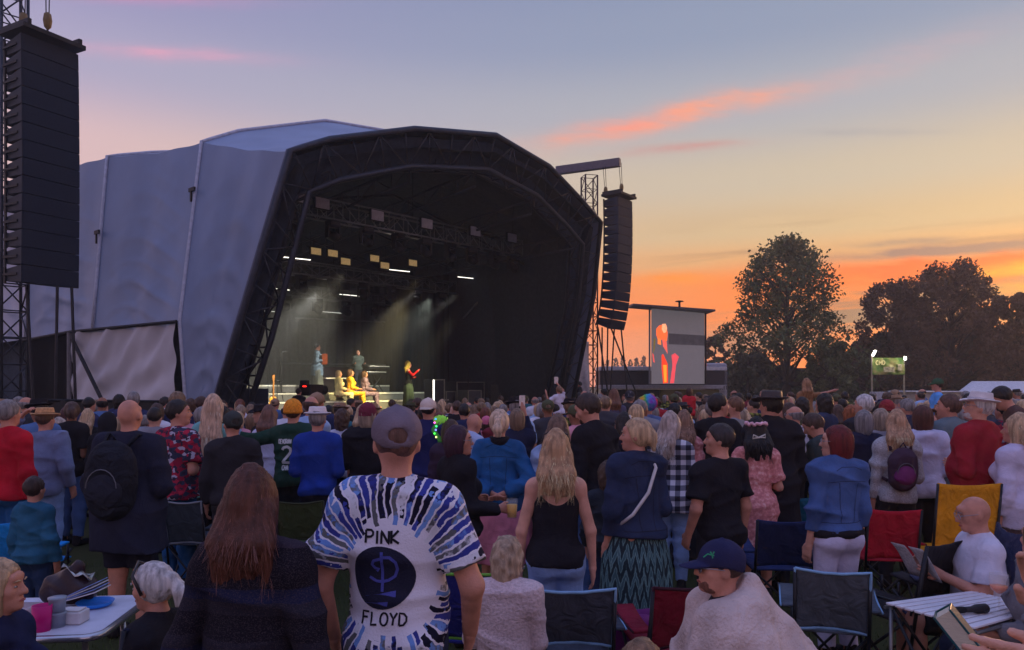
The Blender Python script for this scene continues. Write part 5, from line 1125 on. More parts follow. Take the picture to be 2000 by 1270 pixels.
grn = M('cap_print', (60,170,120), .8, bump=0); b = MB()
for st in word('Y', 0, 0, .03)+[[(.0, .012), (.03, .02), (.05, .005)]]:
    vs, fs = ribbon(st, .003); b.add([hd(bl, (-.094+.006*abs(z), .055+x, 1.705+z)) for x, z in vs], fs)
b.build('cap_motif', grn, bl.root)
person('bald man with glasses in white tee, seated reading', 1905, 971, 4.7, face=-78, sit=True, bulk=1.12, tp=('tee', WHT), low=('shorts', BLKC), hair=('bald', 'grey'), facev=True, glasses=(30,26,26), arms=('read', 'read'), nod=14, skin=1)
rdr = PEOPLE[-1]
kn = person('seated woman in a cream knitted cardigan with straggly fair hair', 990, 1046, 3.95, face=10, sit=True, kind='f', bulk=1.1, nod=22, tp=('jacket', M('cream_knit', (212,190,194), 1., var=.2, scale=70, bump=.9, bscale=70)), low=('trousers', CHAR), hair=('curly', (168,142,118)), arms=('lap', 'lap'))
bw = person('blonde woman with bobbed hair in navy top, seated at the white table', -6, 1088, 3.1, face=84, sit=True, kind='f', tp=('sweater', cloth((38,42,74))), low=('trousers', CHAR), hair=('bob', 'blonde'), facev=True, arms=('lap', 'read'), skin=1)
gw = person('grey haired woman bowing her head with dark glasses pushed up', 302, 1094, 3.3, face=-76, sit=True, kind='f', nod=8, lean=8, tp=('sweater', BLKC), low=('trousers', BLKC), hair=('pony', 'white', .3), facev=True, arms=('lap', 'lap'), skin=1)
b = MB(); b.tube([hd(gw, (-.1, -.01, 1.62)), hd(gw, (-.1, .03, 1.72)), hd(gw, (0, .07, 1.775)), hd(gw, (.1, .03, 1.72)), hd(gw, (.1, -.01, 1.62))], .007, 6); b.build('hair_sunglasses', M('shiny_dark'), gw.root, True)
person('light brown crown of hair just showing at the bottom edge', 1252, 1243, 2.3, face=-5, sit=True, kind='f', tp=('sweater', CHAR), low=('trousers', CHAR), hair=('long', 'light', .3), arms=('lap', 'lap'))
person('person with long light brown hair in grey hoodie seated at the slatted table', 2036, 1000, 4.0, face=-70, head=50, sit=True, kind='f', tp=('hoodie', cloth((110,108,116))), low=('jeans', DEN_D), hair=('long', 'light', .34), arms=('lap', 'lap'))
rh = person('seated person mostly beyond the edge, both hands raised into view', 2170, 1400, 1.5, face=-80, sit=True, kind='f', tp=('sweater', cloth((110,108,116))), low=('jeans', DEN_D), hair=('long', 'light', .34), h=.0105, skin=0, reach=((at(2046, 1268, 1.2), at(2300, 1306, 1.3)), (at(2062, 1150, 1.3), at(2130, 1350, 1.35))))
# --- left side
person('grey haired man in bright red jumper and blue jeans', 15, 779, 5.1, face=14, tp=('sweater', cloth((186,30,48))), low=('jeans', DEN_T), hair=('short', 'grey'), collar=WHT, bulk=1.08)
person('bald man peering round behind the red jumper', 51, 776, 8.4, face=40, tp=('tee', CHAR), hair=('balding', 'grey'), low=('jeans', DEN_D), facev=True)
person('man in straw hat and grey blue hoodie with one hand at his brow', 87, 796, 5.7, face=4, bulk=1.2, tp=('hoodie', cloth((116,128,164))), low=('jeans', DEN_L), hair=('buzz', 'brown'), hat=('trilby', M('straw', (206,158,112), .8, var=.25, scale=40, bump=.7, bscale=120), cloth((120,84,60))), arms=('head', 'loose'))
person('woman with long wine red hair in black beside the straw hat', 132, 792, 7.6, face=10, kind='f', tp=('sweater', BLKC), hair=('long', 'wine', .42), low=('jeans', CHAR))
person('woman with long ash blonde hair seen in profile near the straw hat', 117, 814, 7.0, face=30, head=40, kind='f', tp=('sweater', CHAR), hair=('long', (176,160,150), .36), low=('jeans', DEN_D), facev=True)
person('boy with short dark hair in teal hoodie', 66, 929, 4.2, face=6, hs=1.12, tp=('hoodie', cloth((44,94,124))), low=('trousers', cloth((40,58,90))), hair=('short', (58,42,38)), bulk=.95)
person('woman with straight fair hair in black shawl', 172, 797, 8.2, face=4, kind='f', tp=('sweater', BLKC), hair=('long', 'blonde', .34), low=('jeans', CHAR))
bk = person('bald broad man in dark jacket and shorts wearing a rucksack', 252, 781, 4.25, face=2, bulk=1.26, tp=('coat', cloth((40,42,60)), .66), low=('shorts', cloth((36,38,54))), hair=('bald', 'grey'), arms=('fold', 'fold'), skin=1)
person('person in a black hood behind the bald man', 211, 804, 6.6, face=0, tp=('hoodie', BLKC), hair=('short', 'dark'), hat=('hood', BLKC), low=('jeans', CHAR))
person('dark haired man in blue grey tee past the bald man', 306, 786, 8.8, face=5, tp=('tee', cloth((84,90,130))), hair=('short', 'dark'), low=('jeans', DEN_D))
person('grey haired man with a red collar half hidden by the bald man', 283, 810, 7.4, face=20, tp=('tee', cloth((160,40,56))), hair=('short', 'grey'), low=('jeans', DEN_D))
person('man in red and navy floral shirt with sunglasses on his dark hair', 346, 779, 5.3, face=26, head=46, bulk=1.14, tp=('tee', FLORAL, .84), low=('jeans', DEN_T), hair=('short', 'dark'), facev=True, arms=('hang', 'fold'), skin=1)
person('woman with very long straight blonde hair in mint tee', 417, 768, 5.9, face=-3, kind='f', tp=('tee', cloth((120,178,180)), .74), low=('trousers', BLKC), hair=('long', (196,162,136), .62), skin=1, strands=420)
person('man in dark cap and black jumper over a white tee', 455, 801, 5.1, face=-12, head=-24, bulk=1.1, tp=('sweater', cloth((48,46,52))), low=('trousers', CHAR), hair=('buzz', 'dark'), hat=('cap', cloth((62,66,66), 'dark_cap')), collar=WHT)
person('cropped haired man below the arch leg', 470, 790, 9.2, tp=('tee', CHAR), hair=('short', 'ash'), low=('jeans', DEN_D))
person('woman with shoulder length fair hair below the arch leg', 492, 806, 8.0, face=8, kind='f', tp=('sweater', cloth((140,120,130))), hair=('bob', 'light'), low=('jeans', DEN_D))
person('girl with long brown hair and white hoodie held by a green sleeve', 526, 789, 6.6, face=6, kind='f', tp=('hoodie', cloth((206,202,226))), low=('jeans', CHAR), hair=('long', (112,78,66), .34), arms=('hang', 'fold'))
gr = person('person in mustard beanie and dark green hoodie with white lettering', 572, 778, 6.0, face=2, tp=('hoodie', cloth((36,66,56))), low=('shorts', cloth((30,34,40))), hair=('short', 'brown'), hat=('beanie', M('mustard_knit', (226,142,44), .95, var=.25, scale=50, bump=.8, bscale=70)), arms=(((.24,.02,-.06), (.20,.02,.02)), 'fold'), skin=1)
hd_o = gr.o['hoodie']; bv = bvh_of(hd_o); wl = cloth((206,210,212)); s2 = gr.s
print_on(hd_o, word('DEVORAN', -.115*s2, 1.31*s2, .045*s2, .12, asp=.62), .0055*s2, wl, 'lettering', .004, bv)
print_on(hd_o, word('2', -.075*s2, 1.11*s2, .17*s2), .014*s2, wl, 'lettering', .004, bv); print_on(hd_o, word('CHA', -.075*s2, 1.03*s2, .05*s2, .12, asp=.7), .006*s2, wl, 'lettering', .004, bv)
person('man in white trilby and royal blue jumper with pale collar', 620, 794, 5.5, face=0, bulk=1.0, tp=('sweater', cloth((34,62,150))), low=('trousers', cloth((34,36,56))), hair=('short', 'grey'), hat=('trilby', M('white_felt', (222,214,216), .8, bump=.2), cloth((190,184,190))), collar=WHT, arms=('fold', 'fold'))
person('tousled brown haired man in white tee behind the blue jumper', 668, 797, 6.9, face=4, tp=('tee', WHT), low=('jeans', DEN_D), hair=('curly', 'brown'), nod=12)
person('person in burgundy hat and black hooded top', 718, 785, 5.9, face=4, bulk=1.12, tp=('hoodie', BLKC), low=('trousers', CHAR), hair=('bob', 'ash'), hat=('beanie', cloth((120,52,70), wr=1.)), arms=('fold', 'fold'))
# --- centre
person('man in beige cap and navy jacket with raised collar', 836, 776, 6.2, face=8, bulk=1.1, tp=('jacket', cloth((42,46,96))), low=('trousers', CHAR), hair=('buzz', 'dark'), hat=('cap_back', cloth((206,188,176), 'beige_cap')))
fg = person('dark haired woman wearing the glowing green rose', 880, 818, 5.3, face=14, kind='f', tp=('sweater', cloth((60,46,66))), low=('jeans', DEN_D), hair=('bob', 'brown'))
pw = person('laughing woman with purple tinted hair and glasses in a black cardigan', 893, 829, 4.15, face=58, head=32, kind='f', bulk=1.1, tp=('jacket', BLKC, .86), low=('trousers', CHAR), hair=('bob', 'purple'), facev=True, glasses=(120,90,80), arms=('fold', ((.04,.02,-.27), (.02,.24,-.03))), skin=1)
person('bald man in pale blue shirt looking down', 925, 809, 6.2, face=50, nod=18, tp=('tee', cloth((176,190,226))), low=('jeans', DEN_D), hair=('bald', 'grey'), facev=True, skin=1)
person('person in a bright pink hat behind the pale blue shirt', 950, 812, 8.4, face=0, kind='f', tp=('tee', cloth((200,120,140))), hair=('bob', 'brown'), hat=('beanie', cloth((226,120,150))), low=('jeans', DEN_D))
pt_ = person('woman with a blonde ponytail, blue denim jacket and pink skirt', 975, 798, 4.75, face=4, kind='f', bulk=1.16, tp=('jacket', DEN_T, .90), low=('skirt', cloth((206,126,146)), .45), hair=('pony', (206,176,150), .26), arms=('behind', 'behind'))
seams(pt_, 'jacket', M('thread_teal', (24,56,94), .8, bump=0), hem=.92)
b = MB(); b.lathe([(.05, 1.43), (.092, 1.455), (.10, 1.49), (.085, 1.53), (.06, 1.53)], (0, -.02, 0), 18); b.v = [tuple(Vector(p)*pt_.s) for p in b.v]; b.build('scarf', BLKC, pt_.root, True)
ph = person('brown haired woman in navy raising a phone to film the stage', 1010, 797, 6.4, face=-4, kind='f', tp=('jacket', NAVY), low=('jeans', DEN_D), hair=('bob', (120,96,78)), arms=('fold', ((.02,.14,.02), (-.06,.02,.27))))
person('young woman with sunglasses on brown hair in light denim jacket', 1090, 807, 4.7, face=10, kind='f', bulk=1.12, tp=('jacket', denim('denim_pale', (150,172,210))), low=('jeans', DEN_D), hair=('long', (112,88,74), .3), arms=('fold', 'fold'))
tl = person('tall bearded man in black sweatshirt looking down at his hands', 1150, 766, 4.7, face=-44, head=-20, nod=22, bulk=1.06, tp=('sweater', BLKC), low=('jeans', DEN_B), hair=('short', (62,48,42)), facev=True, beard=(70,50,42), arms=('fold', 'fold'), skin=1)
person('boy with tousled brown hair and dark jacket beside the patterned skirt', 1188, 898, 4.35, face=10, hs=1.1, tp=('jacket', cloth((44,50,60))), low=('jeans', DEN_D), hair=('curly', (84,64,52)), bulk=.95)
person('woman with long pale hair in black and white checked shirt', 1310, 801, 5.2, face=16, head=34, kind='f', tp=('jacket', PLAID_W, .8), low=('jeans', DEN_L), hair=('long', (176,158,150), .40), facev=True, arms=('fold', 'fold'))
person('woman with long brown hair in pink printed top', 1336, 799, 5.9, face=8, kind='f', tp=('dress', PINK), low=('jeans', CHAR), hair=('long', (130,98,80), .34))
person('dark haired man in black jacket with sunglasses on his head', 1402, 767, 5.9, face=50, head=20, tp=('jacket', BLKC), low=('jeans', CHAR), hair=('short', 'dark'), facev=True, bulk=1.12, skin=1)
person('bearded man in grey tee facing the sunglasses man', 1436, 774, 6.8, face=-50, head=-20, tp=('tee', cloth((140,140,146))), low=('jeans', DEN_D), hair=('short', (110,76,56)), facev=True, beard=(120,80,56))
fc = person('black haired woman in pink dress with a pink flower crown', 1477, 812, 4.95, face=6, kind='f', bulk=1.06, tp=('dress', PINK, .42), low=None, hair=('long', 'black', .30), hat=('flowers', M('petals', (232,176,186), .8, var=.3, scale=30, bump=.2)), arms=('hip', 'fold'))
b = MB(); p_ = lambda x_, y_, z_: hd(fc, (x_, y_, z_))
b.tube([p_(0, -.125, 1.60), p_(-.05, -.135, 1.625), p_(-.06, -.135, 1.59), p_(0, -.13, 1.60), p_(.06, -.135, 1.63), p_(.06, -.135, 1.60), p_(0, -.13, 1.60), p_(.015, -.135, 1.50)], .008, 5); b.build('hair_bow', cloth((206,200,190)), fc.root, True)
person('man in a tall dark leather hat and long black coat', 1508, 763, 5.15, face=-8, head=-20, bulk=1.18, tp=('coat', BLKC), low=('trousers', BLKC), hair=('short', 'dark'), hat=('wide', M('leather', (66,60,62), .45, var=.3, bump=.3, bscale=40), BLKC))
gb = person('bearded man in dark green coat bending his head down', 1590, 806, 5.3, face=-52, nod=30, lean=8, tp=('jacket', cloth((62,72,74))), low=('jeans', CHAR), hair=('short', (74,56,48)), facev=True, beard=(70,48,40), arms=('fold', 'fold'))
g = Grid((-.25, -.22, .70), (.25, .22, .98), .015); g.cone((0, 0, .96), (0, 0, .74), .185, .20, 0, cap=True, cap0=True); g.bump(lambda x, y, z: .008*np.sin(12*np.arctan2(x, y))); V, F = g.mesh(); link('tied_shirt', mesh_np('tied_shirt', V*gb.s, F), PLAID_Y, gb.root)
# --- right
person('woman with grey bobbed hair in navy jacket over a striped top', 1687, 799, 5.8, face=0, kind='f', tp=('jacket', NAVY), low=('jeans', CHAR), hair=('bob', 'grey'), collar=STRIPE)
person('woman with ash fair bob in long grey cardigan', 1720, 797, 6.0, face=6, kind='f', tp=('coat', cloth((150,148,160))), low=('jeans', CHAR), hair=('bob', 'ash'))
pk = person('woman with straight blonde hair in flecked pale jumper', 1751, 798, 5.3, face=8, kind='f', tp=('sweater', HEATHER), low=('trousers', CHAR), hair=('long', (178,140,110), .33), arms=('hang', 'fold'))
person('auburn bobbed person in white hoodie, hands in front pocket', 1802, 790, 5.5, face=10, kind='f', bulk=1.14, tp=('hoodie', cloth((206,206,238))), low=('trousers', BLKC), hair=('bob', (84,48,40)), arms=('fold', 'fold'))
person('brown haired man in grey green jacket looking across', 1856, 768, 5.6, face=-20, head=-34, bulk=1.08, tp=('jacket', cloth((106,122,130))), low=('trousers', CHAR), hair=('short', (92,66,56)), facev=True, skin=1)
person('man in white straw hat and red jumper, looking up with glasses', 1915, 763, 4.95, face=-34, head=-36, nod=-8, bulk=1.3, tp=('sweater', cloth((156,38,52))), low=('trousers', cloth((150,120,110))), hair=('short', 'white'), hat=('trilby', M('white_felt'), cloth((190,184,190))), facev=True, glasses=(120,40,44), beard=(200,194,194), arms=('fold', 'fold'), skin=0)
person('woman with wavy blonde hair in loose white blouse', 1988, 804, 4.7, face=-30, head=-20, kind='f', bulk=1.1, tp=('jacket', cloth((206,198,226)), .78), low=('trousers', cloth((96,80,90))), hair=('long', 'blonde', .26), facev=True)
person('dark haired man in brown tee stooping over the crowd', 1958, 753, 6.9, face=-70, nod=34, lean=24, tp=('tee', cloth((90,66,62))), low=('jeans', CHAR), hair=('short', 'dark'), facev=True, bulk=1.1)
# raised above the crowd on shoulders
c1 = person('man carrying a child in green cap on his shoulders', 1830, 784, 8.0, face=-10, tp=('tee', cloth((110,70,66))), hair=('short', 'dark'), low=('jeans', CHAR))
person('child in green cap and sky blue tee on shoulders', 1832, 738, 7.95, face=-70, sit=True, base=1.12, hs=1.12, tp=('tee', cloth((96,164,236))), low=('shorts', CHAR), hair=('short', 'brown'), hat=('cap', cloth((60,92,70), 'green_cap')), facev=True, arms=('lap', 'lap'))
person('broad dark haired man carrying a girl near the banner', 1572, 790, 9.0, face=0, tp=('tee', CHAR), hair=('short', 'dark'), low=('jeans', CHAR))
person('girl with long fair hair on shoulders, one arm stretched out', 1575, 738, 8.95, face=8, sit=True, base=1.12, kind='f', hs=1.1, tp=('tee', cloth((150,110,80))), low=('jeans', CHAR), hair=('long', (150,110,78), .36), arms=('lap', ((.24,.02,.05), (.22,.02,.06))))
person('dark curly haired man in navy beside the girl on shoulders', 1610, 767, 7.6, face=-40, tp=('jacket', cloth((56,64,92))), hair=('curly', 'dark'), low=('jeans', CHAR), bulk=1.1)
person('man carrying a child in red before the video screen', 1345, 792, 10.2, face=0, tp=('tee', CHAR), hair=('short', 'dark'), low=('jeans', CHAR))
person('child in red top on shoulders before the video screen', 1346, 757, 10.2, face=0, sit=True, base=1.15, kind='f', hs=1.12, tp=('hoodie', cloth((196,50,62))), low=('jeans', CHAR), hair=('bob', 'brown'), arms=('lap', 'lap'))
person('man carrying a girl who raises her arms, near the far tower', 1086, 788, 10.5, face=0, tp=('tee', CHAR), hair=('short', 'dark'), low=('jeans', CHAR))
girl = person('girl in white vest on shoulders with both arms raised', 1092, 753, 10.5, face=-20, sit=True, base=1.15, kind='f', hs=1.1, tp=('tee', WHT), low=('jeans', DEN_L), hair=('pony', (130,96,74), .25), arms=(((.22,.06,-.10), (.04,.05,.22)), ((.03,.06,.24), (-.14,.04,.16))))
person('woman with long hair raised above the crowd left of the screen', 1199, 758, 10.8, face=5, kind='f', tp=('sweater', cloth((90,86,110))), hair=('long', (110,72,56), .34), low=('jeans', CHAR))
person('person in flat hat before the trailer', 1230, 762, 11, face=10, tp=('jacket', cloth((60,60,66))), hair=('short', 'grey'), hat=('cap_back', CHAR), low=('jeans', CHAR))
person('person in a rainbow coloured wig', 1266, 778, 7.8, face=10, kind='f', tp=('jacket', cloth((96,116,160))), hair=None, hat=('wig', RAINBOW), low=('jeans', CHAR))
person('woman with swept blonde hair and sunglasses, before the trailer', 1243, 789, 6.8, face=20, head=30, kind='f', tp=('tee', CHAR), hair=('bob', (188,156,120)), low=('jeans', CHAR), facev=True)
person('woman with dark wavy hair talking with a raised hand', 1218, 803, 5.9, face=-40, kind='f', tp=('sweater', cloth((44,42,52))), hair=('long', 'dark', .3), low=('jeans', CHAR), facev=True, arms=('bag', 'fold'))
person('grey haired man leaning in behind the bearded pair', 1553, 794, 6.6, face=-40, tp=('tee', WHT), hair=('balding', 'grey'), low=('jeans', CHAR), glasses=(40,36,36), facev=True)
person('dark haired woman with a hairband in a white top', 1540, 786, 7.0, face=-60, kind='f', tp=('tee', WHT), hair=('bob', 'brown'), low=('jeans', CHAR), facev=True)
person('man with swept silver hair standing near the banner post', 1689, 769, 6.6, face=-10, head=-30, tp=('jacket', CHAR), hair=('short', 'white'), low=('jeans', CHAR), facev=True)
person('man in red patterned cap near the banner post', 1732, 780, 7.6, face=0, tp=('tee', CHAR), hair=('short', 'grey'), hat=('beanie', cloth((150,56,62), wr=1)), low=('jeans', CHAR))
person('cropped grey haired man with glasses near the cabin', 1772, 778, 7.0, face=-30, tp=('jacket', cloth((56,60,84))), hair=('buzz', 'grey'), low=('jeans', CHAR), facev=True, glasses=(40,36,36))
person('woman with red brown curls between grey bobs', 1662, 790, 7.2, face=0, kind='f', tp=('sweater', CHAR), hair=('curly', 'ginger'), low=('jeans', CHAR))

# ================================================================== things people carry
def rk(name, q, label, loc, rz=0): r = empty(name, loc, rz); tag(r, label, {'backpack': 'backpack', 'rucksack': 'backpack'}.get(name, name.split('_')[-1])); return r
def backpack(q, mat, mat2, label, w=.32, hgt=.46, z=1.24, dep=.16, yo=-.20):
    r = empty('backpack', q.root.location, q.root.rotation_euler.z); tag(r, label, 'backpack'); s = q.s; g = Grid((-.25, -.45, z-.35), (.25, .0, z+.35), .012)
    g.ell((0, yo, z), (w/2, dep/2, hgt/2), 0); g.cone((0, yo, z-hgt*.28), (0, yo, z+hgt*.2), w*.42, w*.38, .05); g.cut(lambda x, y, y2: np.maximum(np.abs(y-yo)-dep*.5, 0)+0*x+0*y2-.012*1.0); g.bump(folds(3, .005)); V, F = g.mesh(); link('bag', mesh_np('bag', V*s, F), mat, r)
    g = Grid((-.2, -.5, z-.3), (.2, 0, z+.2), .012); g.ell((0, yo-dep*.5, z-hgt*.16), (w*.36, .045, hgt*.24), 0); g.bump(folds(5, .004)); V, F = g.mesh(); link('pocket', mesh_np('pocket', V*s, F), mat2, r)
    for sd in (-1, 1): MB().tube([tuple(np.array(p)*s) for p in ((sd*.09, yo+.06, z+hgt*.42), (sd*.11, -.10, 1.50), (sd*.125, .03, 1.475), (sd*.13, .13, 1.32), (sd*.16, .02, 1.12), (sd*.13, yo+.06, z-hgt*.32))], .016, 6).build('shoulder_strap', mat, r, True)
    MB().tube([tuple(np.array(p)*s) for p in ((-.03, yo, z+hgt*.5), (0, yo-.01, z+hgt*.5+.05), (.03, yo, z+hgt*.5))], .008, 5).build('grab_loop', mat, r, True)
    MB().tube([tuple(np.array((w*.30*math.cos(a), yo-dep*.5-.03, z-hgt*.10+hgt*.24*math.sin(a)))*s) for a in [i/10*math.pi for i in range(11)]], .004, 4).build('zip', M('zip_grey', (96,96,104), .4), r)
backpack(bk, cloth((36,38,48), 'pack_black', wr=1.), cloth((42,44,56), 'pack_black2', wr=1.), 'large dark rucksack on the back of the bald man in shorts', .36, .54, 1.20, .20, -.25)
backpack(pk, cloth((70,52,70)), cloth((116,50,106)), 'small purple backpack worn by the fair haired woman', .27, .40, 1.22, .14, -.19)
def cup(p, r0=.036, r1=.045, hgt=.14, label='', liquid=(236,176,70)):
    r = empty('cup', p); tag(r, label, 'cup'); MB().lathe([(.001, 0), (r0, 0), (r1, hgt), (r1-.003, hgt), (r0-.002, .004)], (0, 0, 0), 20).build('beaker', M('clear_plastic', (240,238,226), .1, alpha=.09, bump=0, var=.02, spec=.6), r, True)
    MB().lathe([(.001, .006), (r0-.003, .006), (r0+(r1-r0)*.7-.003, hgt*.7), (.001, hgt*.7)], (0, 0, 0), 20).build('drink', M('drink_%d' % liquid[0], liquid, .3, bump=0, var=.05, spec=.4), r, True); return r
hp = hand_at(pw, 1, .10); cup((hp.x+.015, hp.y-.02, hp.z-.06), label='clear plastic beaker of pale beer in the laughing woman\'s hand')
def phone(q, i, label, lit=True):
    p = hand_at(q, i, .13); r = empty('phone', (p.x, p.y+.01, p.z+.03)); tag(r, label, 'phone'); MB().box((0, 0, 0), (.078, .010, .155)).build('case', M('phone_black', (22,22,26), .3, bump=0), r, bevel=.008)
    MB().box((0, -.0065, .01), (.068, .002, .125)).build('display', M('phone_screen', (150,132,140), .3, bump=0, emit=.3, var=.4, scale=30), r)
phone(ph, 1, 'phone held up over the crowd, its screen showing the stage')
phone(girl, 1, 'small lit phone in the raised hand of the girl in white')
# glowing rose headpiece
p0 = hpoint(fg, fg.HD((-.10, -.04, 1.74))); r = empty('light_up_rose', p0); tag(r, 'glowing lime green rose hairpiece with coloured lights', 'hairpiece'); rn = random.Random(2)
for k in range(14):
    a = k*2.4; rad = .008+.0036*k; m = MB(); c_ = Vector((rad*math.cos(a), rad*math.sin(a), .02-.0016*k)); t_ = Vector((-math.sin(a), math.cos(a), 0))
    m.grid(lambda u_, v_: c_+t_*((u_-.5)*.055)+Vector((math.cos(a)*.012*v_, math.sin(a)*.012*v_, .05*v_-.03*(2*u_-1)**2)), 4, 3); m.build('petal', M('rose_green', (150,226,90), .6, bump=0, emit=.12), r, True, thick=.003)
for k, cc_ in enumerate(((60,150,255), (255,90,220), (60,255,130), (120,120,255), (70,255,80), (255,255,140))):
    m = MB(); sphere(m, (-.045-.01*math.sin(k*2.), -.03, .03-.034*k), .009, 8, 5); m.build('fairy_light', M('fairy_%d' % k, cc_, .4, bump=0, emit=2), r, True)
m = MB(); m.grid(lambda u_, v_: Vector((-.03-.03*math.sin(5*v_)+(u_-.5)*.05, -.02, -.02-.17*v_)), 3, 10); m.build('leaf_trail', M('rose_leaf', (70,150,70), .6, bump=0, emit=.04), r, True, thick=.004)

# ================================================================== camping chairs
def chair(label, px, top, Y, face=0, mat=None, trim=None, w=.50, back_h=.50, tall=0., arms=True, hgt=.88):
    s = 1.; r = empty('camping_chair', ((px-1000)/FPX*Y, Y, 0), -R(face)); tag(r, label, 'chair', 'folding camping chairs'); zt = at(px, top, Y).z; z0 = zt-back_h; fr_ = M('chair_tube', (44,46,52), .4, metal=.6, bump=0); x = w/2; ys = .48
    # fabric back, slung between posts; chair faces local +y, its back towards -y
    sag = lambda u_, v_: Vector(((u_-.5)*w, -.03+.07*math.sin(math.pi*u_)*(.4+.6*(1-v_))-.10*v_+.004*math.sin(23*u_+9*v_), z0+back_h*v_-.025*math.sin(math.pi*u_)*v_))
    bo = MB().grid(sag, 18, 14).build('backrest', mat, r, True, thick=.012)
    if trim:
        edge = [sag(i/16, 1) for i in range(17)]+[sag(1, 1-i/10) for i in range(1, 11)]+[sag(1-i/16, 0) for i in range(1, 17)]+[sag(0, i/10) for i in range(1, 11)]
        MB().tube([p+Vector((0, -.008, 0)) for p in edge], .009, 6).build('piping', trim, bo, True)
    zs = min(max(.30, z0-.02), .46)
    MB().grid(lambda u_, v_: Vector(((u_-.5)*w, .02+ys*v_, zs-.05*math.sin(math.pi*u_)*math.sin(math.pi*v_)+.03*v_)), 12, 12).build('seat', mat, r, True, thick=.012)
    for sd in (-1, 1):
        MB().tube([(sd*x, -.02, zs-.2), (sd*x, -.13, zt-.005)], .011, 8).build('back_post', fr_, r, True)
        MB().tube([(sd*x, .02, zs), (sd*x*.96, .5, .02)], .010, 8).build('leg', fr_, r, True); MB().tube([(sd*x, .50, zs+.1 if arms else zs), (sd*x*.98, -.04, .02)], .010, 8).build('leg', fr_, r, True)
        if arms:
            za = zs+.15
            MB().grid(lambda u_, v_: Vector((sd*(x+.02)+(u_-.5)*.10*(1+.3*v_), -.03+.40*v_, za+.03*v_-.015*math.sin(math.pi*v_))), 4, 10).build('armrest', mat, r, True, thick=.014)
            MB().tube([(sd*(x+.075), -.03+.40*i/8, za+.03*i/8-.012*math.sin(math.pi*i/8)) for i in range(9)], .007, 5).build('armrest_edge', trim or fr_, r, True)
            MB().tube([(sd*x, .46, zs), (sd*x, .46, za)], .010, 6).build('arm_post', fr_, r, True)
    for a, b_ in (((-x, -.04, .02), (x, -.03, zs)), ((x, -.04, .02), (-x, -.03, zs)), ((-x, .5, .02), (x, .49, zs)), ((x, .5, .02), (-x, .49, zs))): MB().tube([a, b_], .009, 6).build('cross_leg', fr_, r, True)
    SPOTS.append((r.location.x, r.location.y, .35)); return r
LBT = M('trim_ltblue', (130,170,206), .7)
chair('charcoal camping chair with light blue piping behind the black strappy top', 1112, 1138, 4.1, -2, cloth((74,78,90), 'chair_char', wr=.8), LBT, .45, .33)
chair('royal blue camping chair edged in lime green', 905, 1105, 4.3, 14, cloth((48,52,128), wr=.8), M('trim_lime', (110,170,60), .7), .50, .42)
chair('maroon camping chair beside the man in the blanket', 1345, 1132, 4.1, -8, cloth((128,34,52), wr=.8), cloth((60,30,40)), .48, .36)
chair('slate grey camping chair with pale piping, tilted', 1622, 1104, 4.5, 18, cloth((86,92,102), 'chair_slate', wr=.8), LBT, .40, .38)
chair('navy camping chair behind the navy cap', 1530, 1010, 6.0, 4, cloth((42,54,96), wr=.8), None, .46, .38)
chair('teal camping chair beyond the navy chair', 1545, 966, 7.2, 4, cloth((36,106,136), wr=.8), None, .48, .42)
chair('bright red camping chair beside the white jeans', 1737, 990, 6.5, 6, cloth((184,36,56), wr=.8), None, .42, .44)
chair('mustard yellow high backed camping chair', 1876, 940, 6.4, 0, cloth((226,152,40), wr=.8), None, .52, .62, arms=False)
chair('black camping chair back in front of the seated reader', 1812, 1052, 4.75, -30, cloth((44,42,48), wr=.8), None, .44, .44)
chair('navy camping chair the bald reader sits in', 1932, 1030, 4.75, -78, cloth((54,58,84), wr=.8), None, .44, .42)
chair('dark mesh camping chair with grey piping behind the rucksack', 368, 975, 7.0, 0, cloth((62,72,84), wr=.8), M('trim_grey', (130,136,146), .7), .34, .40)
chair('olive green camping chair behind the auburn hair', 590, 975, 6.8, -6, cloth((66,78,52), wr=.8), cloth((60,66,50)), .40, .36)
chair('bright blue camping chair at the edge by the boy', -6, 1014, 5.9, 8, cloth((30,130,206), wr=.8), None, .48, .40)
chair('dark navy camping chair under the grey haired woman', 290, 1196, 3.35, -60, cloth((34,40,62), wr=.8), None, .40, .40)

# ================================================================== tables
def ctable(name, c, w, d, z, rz, label): r = empty(name, (c[0], c[1], 0), rz); tag(r, label, 'table'); return r
TS = 3.75/2.5; tc_ = at(110, 1205, 3.75); TZ0 = tc_.z; TZ = TZ0/TS
r = ctable('folding_table', (tc_.x-.10, 3.78), .6, .45, TZ, R(6), 'white folding camp table with metal edge and clutter on it'); r.scale = (TS, TS, TS)
b = MB(); rr_ = .05; out = []
for cx_, cy_, a0 in ((.22, .17, 0), (-.22, .17, 90), (-.22, -.17, 180), (.22, -.17, 270)):
    out += [(cx_+rr_*math.cos(R(a0+15*k)), cy_+rr_*math.sin(R(a0+15*k))) for k in range(7)]
nn = len(out); b.add([(x, y, TZ) for x, y in out]+[(x, y, TZ-.012) for x, y in out], [tuple(range(nn)), tuple(range(nn, 2*nn))[::-1]]); b.build('table_top', M('table_white', (206,206,222), .4, bump=.05), r)
MB().tube([(x*1.01, y*1.015, TZ-.012) for x, y in out+out[:1]], .012, 8).build('metal_edge', M('chrome', (190,188,196), .25, metal=.8, bump=0), r, True)
for sx_, sy_ in ((1, 1), (-1, 1), (1, -1), (-1, -1)): MB().tube([(sx_*.20, sy_*.14, TZ-.02), (sx_*.24, sy_*.19, 0)], .010, 8).build('leg', M('chrome'), r, True)
SPOTS.append((tc_.x, 3.75, .5))
